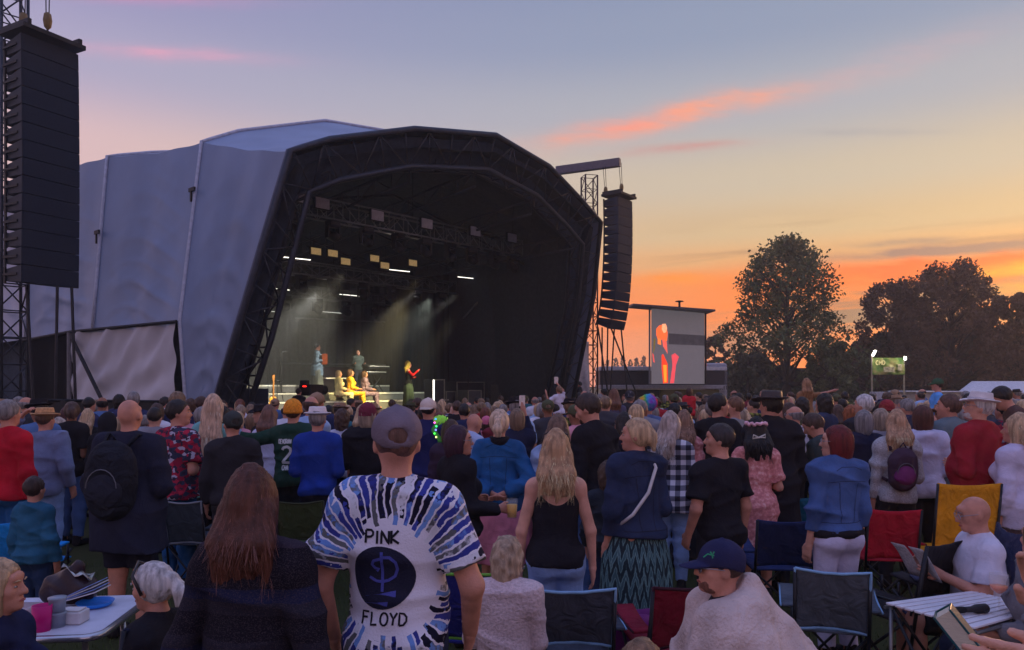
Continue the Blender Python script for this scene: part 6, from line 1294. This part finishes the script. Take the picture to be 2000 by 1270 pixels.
def item(name, label, cat, p): o_ = empty(name, p); o_.scale = (TS, TS, TS); return tag(o_, label, cat)
def tp_(px, Y=2.5): return ((px-1000)/FPX*Y*TS, Y*TS, TZ0)
i_ = item('plastic_cup', 'bright magenta plastic cup on the white table', 'cup', tp_(82, 2.36)); MB().lathe([(.001, 0), (.024, 0), (.0285, .078), (.026, .078), (.022, .004)], (0, 0, 0), 22).build('beaker', M('magenta', (206,26,122), .45, bump=0), i_, True)
i_ = item('food_tubs', 'two clear lidded tubs stacked beside the magenta cup', 'tub', tp_(112, 2.40))
for k in (0, 1): MB().lathe([(.001, 0), (.022, 0), (.025, .038), (.027, .040), (.027, .045), (.001, .046)], (0, 0, .047*k), 18).build('tub', M('frost_plastic', (170,182,200), .3, trans=.4, bump=0), i_, True)
i_ = item('paper_tub', 'small white paper food tub on the white table', 'tub', tp_(143, 2.44)); MB().box((0, 0, .02), (.075, .06, .038)).build('tray', M('paper_white', (206,202,206), .7), i_, bevel=.004); MB().box((0, 0, .042), (.06, .045, .004)).build('rim', M('paper_white'), i_)
i_ = item('food_box', 'clear plastic food box holding something pink', 'box', tp_(35, 2.48)); MB().box((0, 0, .022), (.12, .09, .044)).build('box', M('clear_box', (206,190,196), .25, trans=.45, bump=0), i_, bevel=.01); MB().box((0, 0, .015), (.10, .07, .024)).build('contents', M('pink_food', (206,110,130), .6), i_, bevel=.01)
i_ = item('magazine', 'blue and white magazine propped on the white table', 'magazine', tp_(160, 2.60))
for k in range(4): MB().box((0, .004*k, .045+.006*k), (.15-.01*k, .10, .003), Matrix.Rotation(R(-16-3*k), 3, 'Y')).build('page', M('mag_blue', (120,140,196), .5, var=.5, scale=30, bump=0) if k % 2 else M('paper_white'), i_)
i_ = item('blue_tray', 'bright blue dish at the table corner', 'dish', tp_(186, 2.62)); MB().lathe([(.001, .004), (.05, .004), (.06, .018), (.057, .018), (.048, .008), (.001, .008)], (0, 0, 0), 20).build('dish', M('azure', (40,130,226), .4, bump=0), i_, True)
i_ = item('snack_bag', 'dark bag with a shiny silver flap on the table', 'bag', tp_(135, 2.68)); g = Grid((-.12, -.08, 0), (.12, .08, .2), .009); g.cone((-.05, 0, .04), (.05, 0, .04), .045, .05, .03); g.cone((-.02, 0, .06), (.03, 0, .12), .045, .02, .03); g.bump(lambda x, y, z: .006*np.sin(70*x+40*z)*np.sin(60*y+30*z)); V, F = g.mesh(); link('bag', mesh_np('bag', V, F), M('foil_dark', (50,34,40), .35, bump=.3), i_); MB().grid(lambda u_, v_: Vector((-.01+.09*u_, -.03+.05*v_, .125-.04*u_+.012*math.sin(9*u_+5*v_))), 6, 4).build('silver_flap', M('foil', (176,172,166), .2, metal=.8, bump=.2), i_, True, thick=.002)
# right: aluminium slat table
zt = .70
def onz(px, py, z): return at(px, py, (CAM_H-z)*FPX/(py-HZ))
ra, rb_, rc, rdv = onz(1728, 1176, zt), onz(1900, 1153, zt), onz(2040, 1188, zt), onz(1905, 1226, zt)
r = empty('slat_table', (0, 0, 0)); tag(r, 'silver slatted roll top camp table holding a stemmed glass', 'table'); nsl = 9
for k in range(nsl):
    f0, f1 = (k+.11)/nsl, (k+.89)/nsl; q = [ra.lerp(rdv, f0), rb_.lerp(rc, f0), rb_.lerp(rc, f1), ra.lerp(rdv, f1)]
    MB().hexa([p-Vector((0, 0, .012)) for p in q]+q).build('slat', M('brushed_alu', (232,228,236), .38, metal=.1, var=.08, bump=.08, bscale=60), r, bevel=.003)
MB().tube([ra-Vector((0, 0, .03)), rb_-Vector((0, 0, .03))], .010, 6).build('rail', alu, r); MB().tube([rdv-Vector((0, 0, .03)), rc-Vector((0, 0, .03))], .010, 6).build('rail', alu, r)
for a_, b_ in ((ra, rdv), (rdv, ra), (ra, rb_), (rb_, ra), (rb_, rc), (rc, rdv)):
    p = a_.lerp(b_, .1); q = a_.lerp(b_, .9); MB().tube([p-Vector((0, 0, .03)), Vector((q.x, q.y, .02))], .009, 6).build('cross_leg', M('chair_tube'), r, True)
for p in (ra, rb_, rc, rdv): q = p.lerp((ra+rc)/2, .08); MB().tube([(q.x, q.y, zt-.02), (q.x, q.y, 0)], .011, 8).build('leg', alu, r, True)
gp = onz(1951, 1200, zt)
r = empty('wine_glass', gp); r.scale = (1.25, 1.25, 1.22); tag(r, 'stemmed plastic glass of orange drink on the slatted table', 'glass'); gm_ = M('clear_glass', (236,232,236), .05, alpha=.17, bump=0, var=.01, spec=.8)
MB().lathe([(.001, 0), (.034, .001), (.034, .004), (.006, .012), (.0045, .03), (.0045, .075), (.012, .085), (.03, .105), (.038, .13), (.036, .175), (.0345, .175), (.0365, .13), (.028, .107), (.010, .09), (.001, .088)], (0, 0, 0), 26).build('bowl_and_stem', gm_, r, True)
MB().lathe([(.001, .090), (.010, .092), (.028, .109), (.034, .124), (.001, .124)], (0, 0, 0), 24).build('drink', M('aperol', (255,122,36), .15, bump=0, var=.05, spec=.5), r, True)
tp2 = onz(1890, 1200, zt); tp2.z = zt+.025; r = empty('torch', tp2, R(12)); r.scale = (1.3, 1.3, 1.2); tag(r, 'black torch lying on the slatted table', 'torch'); MB().lathe([(.001, -.10), (.012, -.10), (.013, .02), (.02, .04), (.021, .085), (.018, .09), (.001, .088)], (0, 0, 0), 14, Matrix.Rotation(R(90), 3, 'Y')).build('barrel', M('torch_black', (34,33,38), .5, bump=.2), r, True); MB().lathe([(.0135, -.06), (.0148, -.055), (.0148, -.02), (.0135, -.015)], (0, 0, 0), 14, Matrix.Rotation(R(90), 3, 'Y')).build('grip_ring', M('rubber', (24,24,26), .8), r, True)
# book in the near hand
bp_ = at(1892, 1258, 1.75); r = empty('book', bp_, R(-32)); tag(r, 'teal covered book with cream page edges held up near the slatted table', 'book'); ro = Matrix.Rotation(R(-38), 3, 'Y')
MB().box((0, 0, 0), (.034, .052, .165), ro).build('pages', M('cream_pages', (216,204,182), .8, var=.12, scale=3, stretch=(1, 1, 60), bump=.4, bscale=30), r)
for k in (-1, 1): MB().box(ro @ Vector((k*.0195, .003, 0)), (.005, .062, .172), ro).build('cover', M('teal_cover', (24,84,92), .4, bump=.1), r, bevel=.002)
MB().box(ro @ Vector((0, .031, 0)), (.042, .006, .172), ro).build('spine', M('teal_cover'), r)
# small things on the ground
pz = at(1232, 1225, 4.6); r = empty('carrier_bag', (pz.x, 4.6, 0)); tag(r, 'open purple bag on the grass between two chairs', 'bag'); MB().grid(lambda u_, v_: Vector(((.10+.03*v_)*math.cos(6.283*u_), (.07+.02*v_)*math.sin(6.283*u_), 1.0*v_*.55+.01*math.sin(25*u_))), 26, 6).build('bag', M('purple_plastic', (126,40,122), .4, bump=.2), r, True, thick=.004)
pz = at(1026, 1172, 4.15); r = empty('drink_can', (pz.x, 4.25, pz.z)); tag(r, 'pale topped drink can in a chair arm holder', 'can'); MB().lathe([(.001, -.1), (.028, -.1), (.031, -.09), (.031, .0), (.027, .012), (.001, .010)], (0, 0, 0), 18).build('can', M('can_red', (150,60,66), .35, metal=.5, bump=0), r, True); MB().lathe([(.001, .0135), (.026, .0135), (.027, .0115)], (0, 0, 0), 18).build('lid', M('chrome'), r, True)
pz = at(1700, 1235, 4.4); r = empty('carrier_bag', (pz.x, 4.4, 0)); tag(r, 'crumpled translucent carrier bag under the slate grey chair', 'bag'); g = Grid((-.26, -.15, 0), (.26, .15, .4), .014); g.ell((0, 0, .16), (.2, .1, .17), 0); g.bump(lambda x, y, z: .02*np.sin(22*x+9*z)*np.sin(19*y+23*z)); V, F = g.mesh(); link('bag', mesh_np('bag', V, F), M('pale_plastic_bag', (120,140,170), .35, bump=.5, bscale=14), r)
rp = hand_at(rdr, 0, .12); r = empty('newspaper', (rp.x-.02, rp.y, rp.z), R(20)); tag(r, 'folded newspaper in the hands of the seated reader', 'newspaper')
for k in (0, 1): MB().grid(lambda u_, v_: Vector((-.10+.16*u_, .03*k+.1*v_*(1 if k else -1), .13-.2*u_+.012*math.sin(5*u_))), 6, 3).build('sheet', M('newsprint', (190,188,196), .8, var=.3, scale=60), r, True, thick=.002)

# ================================================================== on the stage
def stg(px, py, y, z=None): p = onstage(px, py, y); w = S(p.x, p.y, p.z); return w
YS = stg(797, 760, 2.6).y
sg = person('singer with long golden hair, red gloves and dark green skirt', 797, 704, YS, face=78, kind='f', base=DZ, tp=('cami', cloth((40,42,40))), low=('skirt', cloth((84,100,76)), .05), hair=('long', (236,190,84), .36), facev=True, arms=('fold', ((.05,.16,-.16), (-.10,.16,.14))), h=.017)
for i in (0, 1):
    S_, E_, W_ = sg.arm[i]; g = Grid(np.minimum(np.minimum(S_, E_), W_)-.2, np.maximum(np.maximum(S_, E_), W_)+.2, .016); armp(g, sg, .008, i, 2.); d = (W_-E_)/np.linalg.norm(W_-E_); g.cone(W_, W_+d*.15, .04, .025, .02); V, F = g.mesh(); link('glove', mesh_np('glove', V*sg.s, F), cloth((206,40,40)), sg.root)
hp = hand_at(sg, 1, .08); r = empty('microphone', hp); tag(r, 'hand microphone held by the golden haired singer', 'microphone'); MB().lathe([(.001, -.1), (.012, -.1), (.016, .04), (.026, .06), (.026, .09), (.001, .11)], (0, 0, 0), 12, Matrix.Rotation(R(-50), 3, 'Y')).build('handle', steel, r, True)
for lab, px, top, hc_, mt_, kk in (('seated singer in shining cream dress with dark hair', 661, 723, 'ash', cloth((236,220,170)), .0), ('seated singer in orange gold patterned dress', 684, 721, 'brown', M('gold_print', (240,170,50), .6, var=.5, scale=20), .3), ('seated singer in grey and plum shawl leaning over', 712, 724, 'brown', M('plum_print', (130,110,130), .7, var=.6, scale=16), .6)):
    person(lab, px, top, stg(px, 760, 3.7).y, face=60, head=20, sit=True, kind='f', base=DZ+.02, tp=('sweater', mt_), low=('trousers', mt_), hair=('bob', hc_), arms=('lap', 'lap'), h=.018, facev=True)
ac = person('accordion player in dark robe standing on the riser', 619, 671, stg(619, 700, 6.1).y, face=70, base=1.68, tp=('coat', M('robe_blue', (96,116,130), .6, var=.5, scale=10)), low=('skirt', cloth((100,104,96)), .05), hair=('short', 'dark'), arms=('cup', 'cup'), h=.018, facev=True)
hp = (hand_at(ac, 0, .06)+hand_at(ac, 1, .06))/2; r = empty('accordion', hp, -R(70)); tag(r, 'orange brown accordion in the robed player\'s arms', 'accordion')
for k in range(7): MB().box((-.15+.05*k, .0, .02), (.03, .19-.01*(k % 2)*3, .36-.02*(k % 2)), Matrix.Rotation(R(4*(k-3)), 3, 'Y')).build('bellows_fold', M('bellows', (206,120,50), .6), r)
for sd in (-1, 1): MB().box((sd*.21, 0, .02), (.08, .2, .40), Matrix.Rotation(R(14*sd), 3, 'Y')).build('end_case', M('accordion_case', (150,70,36), .3, bump=0), r, bevel=.01)
person('bald pianist in dark suit and white shirt at the keyboard', 699, 684, stg(699, 700, 6.6).y, face=150, base=1.68, tp=('jacket', cloth((70,78,76))), low=('trousers', CHAR), hair=('bald', 'grey'), collar=WHT, arms=('cup', 'cup'), h=.018, facev=True)
def onbox(name, label, cat, x0, y0, x1, y1, dep, d, mat, extra=None):
    a, b_ = onstage(x0, y1, dep), onstage(x1, y0, dep); r = stage_root(name); tag(r, label, cat); cx_ = (a.x+b_.x)/2; w_ = abs(b_.x-a.x); MB().box((cx_, dep+d/2, (a.z+b_.z)/2), (w_, d, b_.z-a.z)).build('body', mat, r, bevel=.015); return r, a, b_
cs = M('flight_case', (46,46,50), .5, bump=.1); al = M('case_edge', (170,168,150), .35, metal=.6, bump=0)
def case(label, x0, y0, x1, y1, dep, d=.7, mat=cs, name='flight_case'):
    r, a, b_ = onbox(name, label, 'case', x0, y0, x1, y1, dep, d, mat)
    for x in (a.x, b_.x): MB().box((x, dep-.01, (a.z+b_.z)/2), (.04, .03, b_.z-a.z)).build('edge', al, r)
    for z in (a.z+.02, b_.z-.02): MB().box(((a.x+b_.x)/2, dep-.013, z), (b_.x-a.x, .02, .04)).build('edge', al, r)
    return r
r, a, b_ = onbox('upright_piano', 'black upright piano between the accordion player and the pianist', 'piano', 627, 718, 684, 766, 6.3, .6, M('piano_black', (22,22,24), .2, bump=0, spec=.6)); MB().box(((a.x+b_.x)/2, 6.2, a.z+.55*(b_.z-a.z)), (abs(b_.x-a.x)*.9, .3, .05)).build('key_shelf', M('ivory', (206,202,190), .4), r)
for i, (x0, y0, lab) in enumerate(((722, 716, 'upper'), (716, 727, 'lower'))):
    a, b_ = onstage(x0, y0+5, 6.0), onstage(x0+42, y0, 6.0); r = stage_root('keyboard'); tag(r, '%s electric keyboard on the stand beside the pianist' % lab, 'keyboard'); MB().box(((a.x+b_.x)/2, 6.2, (a.z+b_.z)/2), (b_.x-a.x, .32, .09)).build('body', steel, r, bevel=.01); MB().box(((a.x+b_.x)/2, 6.1, b_.z+.0), (b_.x-a.x-.1, .14, .03)).build('keys', M('ivory'), r)
    for sd in (-1, 1): MB().tube([((a.x+b_.x)/2-sd*.5, 6.2, 1.42), ((a.x+b_.x)/2+sd*.4, 6.2, a.z-.02)], .02, 6).build('stand_leg', steel, r)
r, a, b_ = onbox('stage_monitor', 'black speaker stack on the deck just inside the arch leg', 'speaker', 466, 759, 524, 800, .5, .8, M('cabinet_black'));
for k in (0, 1): MB().box(((a.x+b_.x)/2, .49, a.z+(b_.z-a.z)*(.25+.5*k)), ((b_.x-a.x)*.94, .02, (b_.z-a.z)*.44)).build('grille', M('speaker_grille'), r)
def mic(px, py, dep, zb, lab):
    p = onstage(px, py, dep); r = stage_root('microphone_stand'); tag(r, lab, 'microphone stand'); MB().tube([(p.x, dep, zb), (p.x, dep, p.z)], .018, 6).build('pole', steel, r); MB().lathe([(.16, 0), (.16, .02), (.02, .03)], (p.x, dep, zb), 14).build('base', steel, r, True); MB().tube([(p.x, dep, p.z), (p.x+.2, dep, p.z+.04)], .02, 6).build('mic', steel, r)
for px_, py_, d_, zb, lab in ((952, 712, 4.2, DZ, 'microphone stand among the cases of the dark wing'), (915, 718, 3.4, DZ, 'microphone stand beside the mixing gear'), (447, 688, 4.0, DZ, 'microphone stand behind the arch leg, first'), (452, 690, 4.6, DZ, 'microphone stand behind the arch leg, second'), (499, 688, 5.0, 1.68, 'microphone stand alone before the lit drape'), (550, 688, 5.2, 1.68, 'microphone stand near the stool')): mic(px_, py_, d_, zb, lab)
p = onstage(541, 745, 4.6); r = stage_root('stool'); tag(r, 'small black stool beside a microphone stand', 'stool'); MB().lathe([(.001, .04), (.2, .04), (.2, 0), (.001, 0)], (p.x, 4.6, p.z), 16).build('seat', steel, r, True)
for k in range(3): MB().tube([(p.x+.1*math.cos(k*2.1), 4.6+.1*math.sin(k*2.1), p.z), (p.x+.24*math.cos(k*2.1), 4.6+.24*math.sin(k*2.1), 1.40)], .015, 5).build('leg', steel, r)
p = onstage(533, 786, 2.4); r = stage_root('guitar'); tag(r, 'amber electric guitar on a stand at the deck edge', 'guitar'); g = Grid((-.25, -.05, -.05), (.25, .05, .5), .014); g.ell((0, 0, .13), (.17, .03, .13), .03); g.ell((0, 0, .30), (.13, .03, .10), .05); V, F = g.mesh(); V = V+np.array((p.x, 2.4, DZ+.1), np.float32); link('body', mesh_np('body', V, F), M('guitar_amber', (214,150,50), .25, bump=0), r); MB().box((p.x, 2.38, DZ+.72), (.05, .03, .62)).build('neck', M('neck_wood', (150,100,50), .4), r); MB().box((p.x, 2.38, DZ+1.08), (.08, .03, .14)).build('headstock', M('neck_wood'), r)
# camera on a tripod with its operator in front of the stage
co_ = person('camera operator in black before the stage steps', 583, 758, stg(600, 760, -1.0).y-.4, face=20, base=.45, tp=('jacket', BLKC), low=('jeans', CHAR), hair=('short', 'dark'), h=.02)
p = stg(607, 762, -1.0); r = empty('video_camera', (p.x, p.y, .45), R(-20)); tag(r, 'broadcast camera on a tripod with a tiny red light', 'camera'); zc2 = p.z-.45; MB().box((0, 0, zc2), (.36, .6, .30)).box((0, -.3, zc2+.2), (.2, .16, .12)).build('body', steel, r, bevel=.02); MB().lathe([(.11, 0), (.13, .3), (.10, .3)], (0, .3, zc2), 14, Matrix.Rotation(R(-90), 3, 'X')).build('lens', steel, r, True); MB().box((0, -.305, zc2+.1), (.1, .02, .03)).build('tally_light', M('tally', (255,40,30), .4, bump=0, emit=3), r)
for k in range(3): MB().tube([(0, 0, zc2-.15), (.4*math.cos(k*2.1), .4*math.sin(k*2.1), 0)], .02, 6).build('leg', steel, r)
r = empty('camera_platform', (p.x-.2, p.y, 0)); tag(r, 'low black platform under the camera operator', 'platform'); MB().box((0, 0, .225), (2.2, 1.6, .44)).build('deck', steel, r)
case('open rack with a glowing white edge at the wing', 846, 741, 868, 786, 3.2, .5); a_ = onstage(847, 742, 3.15); b2_ = onstage(847, 785, 3.15); r = stage_root('tube_light'); tag(r, 'upright white tube light on the rack at the wing', 'tube light'); MB().tube([a_, b2_], .035, 6).build('tube', M('led_tube'), r); MB().box((a_.x, 3.2, b2_.z), (.1, .1, .05)).build('foot', steel, r)
case('low table like case with mixing gear at the wing', 893, 746, 946, 790, 4.2, .8); case('upright flight case beside the mixing gear', 953, 739, 976, 790, 4.6, .7); case('tall flight case with gilt edges, nearest the dark leg', 1007, 735, 1032, 795, 3.0, .7, M('case_olive', (60,54,36), .5)); case('second gilt edged flight case at the dark leg', 1033, 736, 1050, 795, 3.4, .7)
case('squat amplifier case on the deck beside the soloist', 872, 764, 890, 790, 3.6, .6, M('case_grey', (84,86,88), .5)); case('amplifier case with bright edges below the mixing gear', 915, 762, 940, 792, 2.6, .6, M('case_grey')); case('amplifier case between the upright cases', 979, 752, 1002, 792, 3.4, .6, M('case_grey'))
case('wide dark cabinet at the back of the wing', 810, 672, 912, 700, 9.6, .5, blk, 'equipment_cabinet')
for lab, px_, top_, d_ in (('stagehand in black behind the mixing gear', 940, 702, 6.0), ('stagehand in black at the side of the monitors', 856, 712, 6.6), ('stagehand in black deep in the wing', 1010, 698, 7.2)):
    person(lab, px_, top_, stg(px_, 740, d_).y, face=-60, base=DZ, tp=('sweater', BLKC), low=('jeans', BLKC), hair=('short', 'dark'), h=.022, facev=True)
person('crew member in black beside the pale sheet', 1132, 745, 30.6, face=-80, tp=('jacket', BLKC), low=('jeans', BLKC), hair=('short', 'dark'), h=.022, base=.4)
r = empty('crew_platform', (at(1130, 790, 30.6).x, 30.6, 0)); tag(r, 'low platform by the far leg of the stage', 'platform'); MB().box((0, 0, .2), (1.8, 1.2, .39)).build('deck', steel, r)

# ================================================================== the rest of the crowd, row behind row
rn = random.Random(77)
VAR = []
def variant(kind, hair, top, low, arms, head=0, hat=None, bulk=1., h=.024):
    SEED[0] += 1; q = figure(kind, bulk, False, 0, head, rn.uniform(-4, 8), 0, arms); P = fig_pieces(q, h, SEED[0], (hair, 'brown', .32), (hat, None) if hat else None, (top, None), (low, None), False, 0, shoes=cloth((40,38,40)))
    zm = max(p[1][:, 2].max() for p in P); return [(p[0], mesh_np(p[0], p[1]/zm, p[2])) for p in P], hair, top, hat, kind
for a in (('m', 'short', 'tee', 'jeans', ('hang', 'fold')), ('m', 'short', 'jacket', 'trousers', ('fold', 'fold'), 25), ('m', 'buzz', 'sweater', 'jeans', ('hang', 'hang'), -30, None, 1.12), ('m', 'balding', 'tee', 'jeans', ('fold', 'hang'), -10, None, 1.15),
          ('m', 'short', 'hoodie', 'jeans', ('hang', 'cup'), 40), ('m', 'curly', 'tee', 'jeans', ('hang', 'hang'), 0), ('m', 'buzz', 'tee', 'jeans', ('fold', 'fold'), 10, 'cap'), ('m', 'short', 'sweater', 'jeans', ('phone', 'hang'), 0),
          ('f', 'long', 'sweater', 'jeans', ('hang', 'fold')), ('f', 'long', 'jacket', 'jeans', ('fold', 'fold'), -35), ('f', 'bob', 'tee', 'jeans', ('hang', 'hang'), 20), ('f', 'bob', 'jacket', 'jeans', ('fold', 'hang'), -20, None, 1.12),
          ('f', 'pony', 'sweater', 'jeans', ('hang', 'cup'), 10), ('f', 'updo', 'tee', 'jeans', ('hang', 'fold'), -40), ('f', 'curly', 'sweater', 'jeans', ('fold', 'fold'), 0), ('m', 'short', 'tee', 'trousers', ('hang', 'hang'), 0, 'trilby')): VAR.append(variant(*a))
HN = {'brown': 'brown', 'dark': 'dark', 'black': 'black', 'blonde': 'blonde', 'ash': 'ash blonde', 'auburn': 'auburn', 'grey': 'grey', 'white': 'white', 'ginger': 'ginger', 'light': 'light brown'}
TCOL = {'black': (36,34,40), 'navy': (44,50,84), 'charcoal': (66,66,74), 'white': (206,204,218), 'grey': (132,132,142), 'blue': (84,112,160), 'maroon': (120,44,56), 'olive': (84,86,64), 'pale blue': (150,176,214), 'pink': (206,140,156), 'teal': (50,100,116), 'tan': (160,130,106), 'red': (166,44,54)}
HS = {'short': 'short %s hair', 'buzz': 'cropped %s hair', 'balding': 'thinning %s hair', 'curly': 'curly %s hair', 'long': 'long %s hair', 'bob': 'bobbed %s hair', 'pony': '%s ponytail', 'updo': 'pinned %s hair'}
TN = {'tee': 'tee', 'jacket': 'jacket', 'sweater': 'jumper', 'hoodie': 'hoodie'}
def zone(px, Y):
    for a, z in ((230, 'by the side wing'), (420, 'by the near arch leg'), (640, 'below the accordion'), (850, 'below the singer'), (1090, 'below the dark wing'), (1260, 'below the far tower'), (1400, 'before the video screen'), (1660, 'below the lone tree'), (1800, 'below the lit banner'), (9999, 'before the marquee')):
        if px < a: return ('mid rows ' if Y < 11 else 'far rows ' if Y < 16 else 'furthest rows ')+z
cnt = 0; tries = 0; bands = [(8.6, 11.5, 62), (11.5, 16, 110), (16, 24, 110)]
lowm = [DEN_D, CHAR, BLKC, DEN_B]
for y0, y1, want in bands:
    got = 0; tries = 0
    while got < want and tries < 6000:
        tries += 1; Y = rn.uniform(y0, y1); px = rn.uniform(-30, 2030); X = (px-1000)/FPX*Y
        l = Vector((X-CX, Y-CY, 0)); bk_ = l.dot(BV); al_ = l.dot(AV)
        if bk_ > -2.9 and abs(al_) < 10.5: continue
        if px < 400 and Y > 13.9+px/160: continue
        if px > 1180 and rn.random() < .12: continue
        if any((X-a)**2+(Y-b)**2 < (.20+r_)**2 for a, b, r_ in SPOTS): continue
        ms, hair, top, hat, kind = rn.choice(VAR); H = rn.gauss(1.72 if kind == 'm' else 1.62, .055); H = max(1.5, min(1.84, H))
        if 400 < px < 1130 and Y > 11: H = rn.gauss(1.60, .04)
        hk = rn.choice(['brown', 'brown', 'dark', 'dark', 'black', 'grey', 'light'] if kind == 'm' else ['blonde', 'ash', 'brown', 'dark', 'light', 'grey', 'auburn', 'blonde']); tk = rn.choice(['black', 'black', 'navy', 'charcoal', 'navy', 'grey', 'white', 'blue', 'maroon', 'olive', 'pale blue', 'pink', 'teal', 'tan', 'red'])
        hc = rn.choice(['black', 'navy', 'tan', 'charcoal', 'olive'])
        d_ = math.atan2(-3.0-X, 25-Y) if px < 1250 else math.atan2(-2-X, 26-Y); a = d_ if False else math.atan2(-(-2.5-X), 25-Y)*.55+rn.gauss(0, .25)
        if rn.random() < .07: a += rn.choice((-1.4, 1.4, 2.2))
        lab = ('person with %s in %s %s, %s' % (HS[hair] % HN[hk], tk, TN[top], zone(px, Y))) if not hat else 'person in %s %s and %s %s, %s' % (hc, hat if hat == 'cap' else 'hat', tk, TN[top], zone(px, Y))
        pat = rn.choice((PLAID_W, STRIPE, FLORAL, PLAID_Y, DEN_B)) if rn.random() < .14 else None
        if pat: lab = lab.replace(' '+tk+' ', {PLAID_W: ' checked ', STRIPE: ' striped ', FLORAL: ' floral ', PLAID_Y: ' plaid ', DEN_B: ' denim '}[pat], 1)
        r = empty('person', (X, Y, 0), a); tag(r, lab, 'person', 'crowd, '+lab[7:]); r.scale = (H, H, H)
        kb = H*rn.uniform(.97, 1.08); r.scale = (kb, kb, H); sk = rn.choice((0, 1, 1, 2, 2, 3)) if rn.random() < .93 else 4
        par = {}
        for nm, me in ms:
            m_ = skinm(sk) if nm == 'body' else hairm(HAIRC[hk]) if nm == 'hair' else cloth(TCOL[hc]) if nm in ('cap', 'hat') else BLKC if nm in ('hat_band', 'shoe') else rn.choice(lowm) if nm in ('jeans', 'trousers') else (pat or cloth(TCOL[tk]))
            if not me.materials: me.materials.append(None)
            o = bpy.data.objects.new(nm, me); COL.objects.link(o); o.parent = par.get('hat', r) if nm == 'hat_band' else r; par[nm] = o; o.material_slots[0].link = 'OBJECT'; o.material_slots[0].material = m_
        SPOTS.append((X, Y, .24)); got += 1; cnt += 1
print('CROWD', cnt, 'time', time.time()-T00, 'tris', sum(len(m.polygons) for m in bpy.data.meshes)*2)
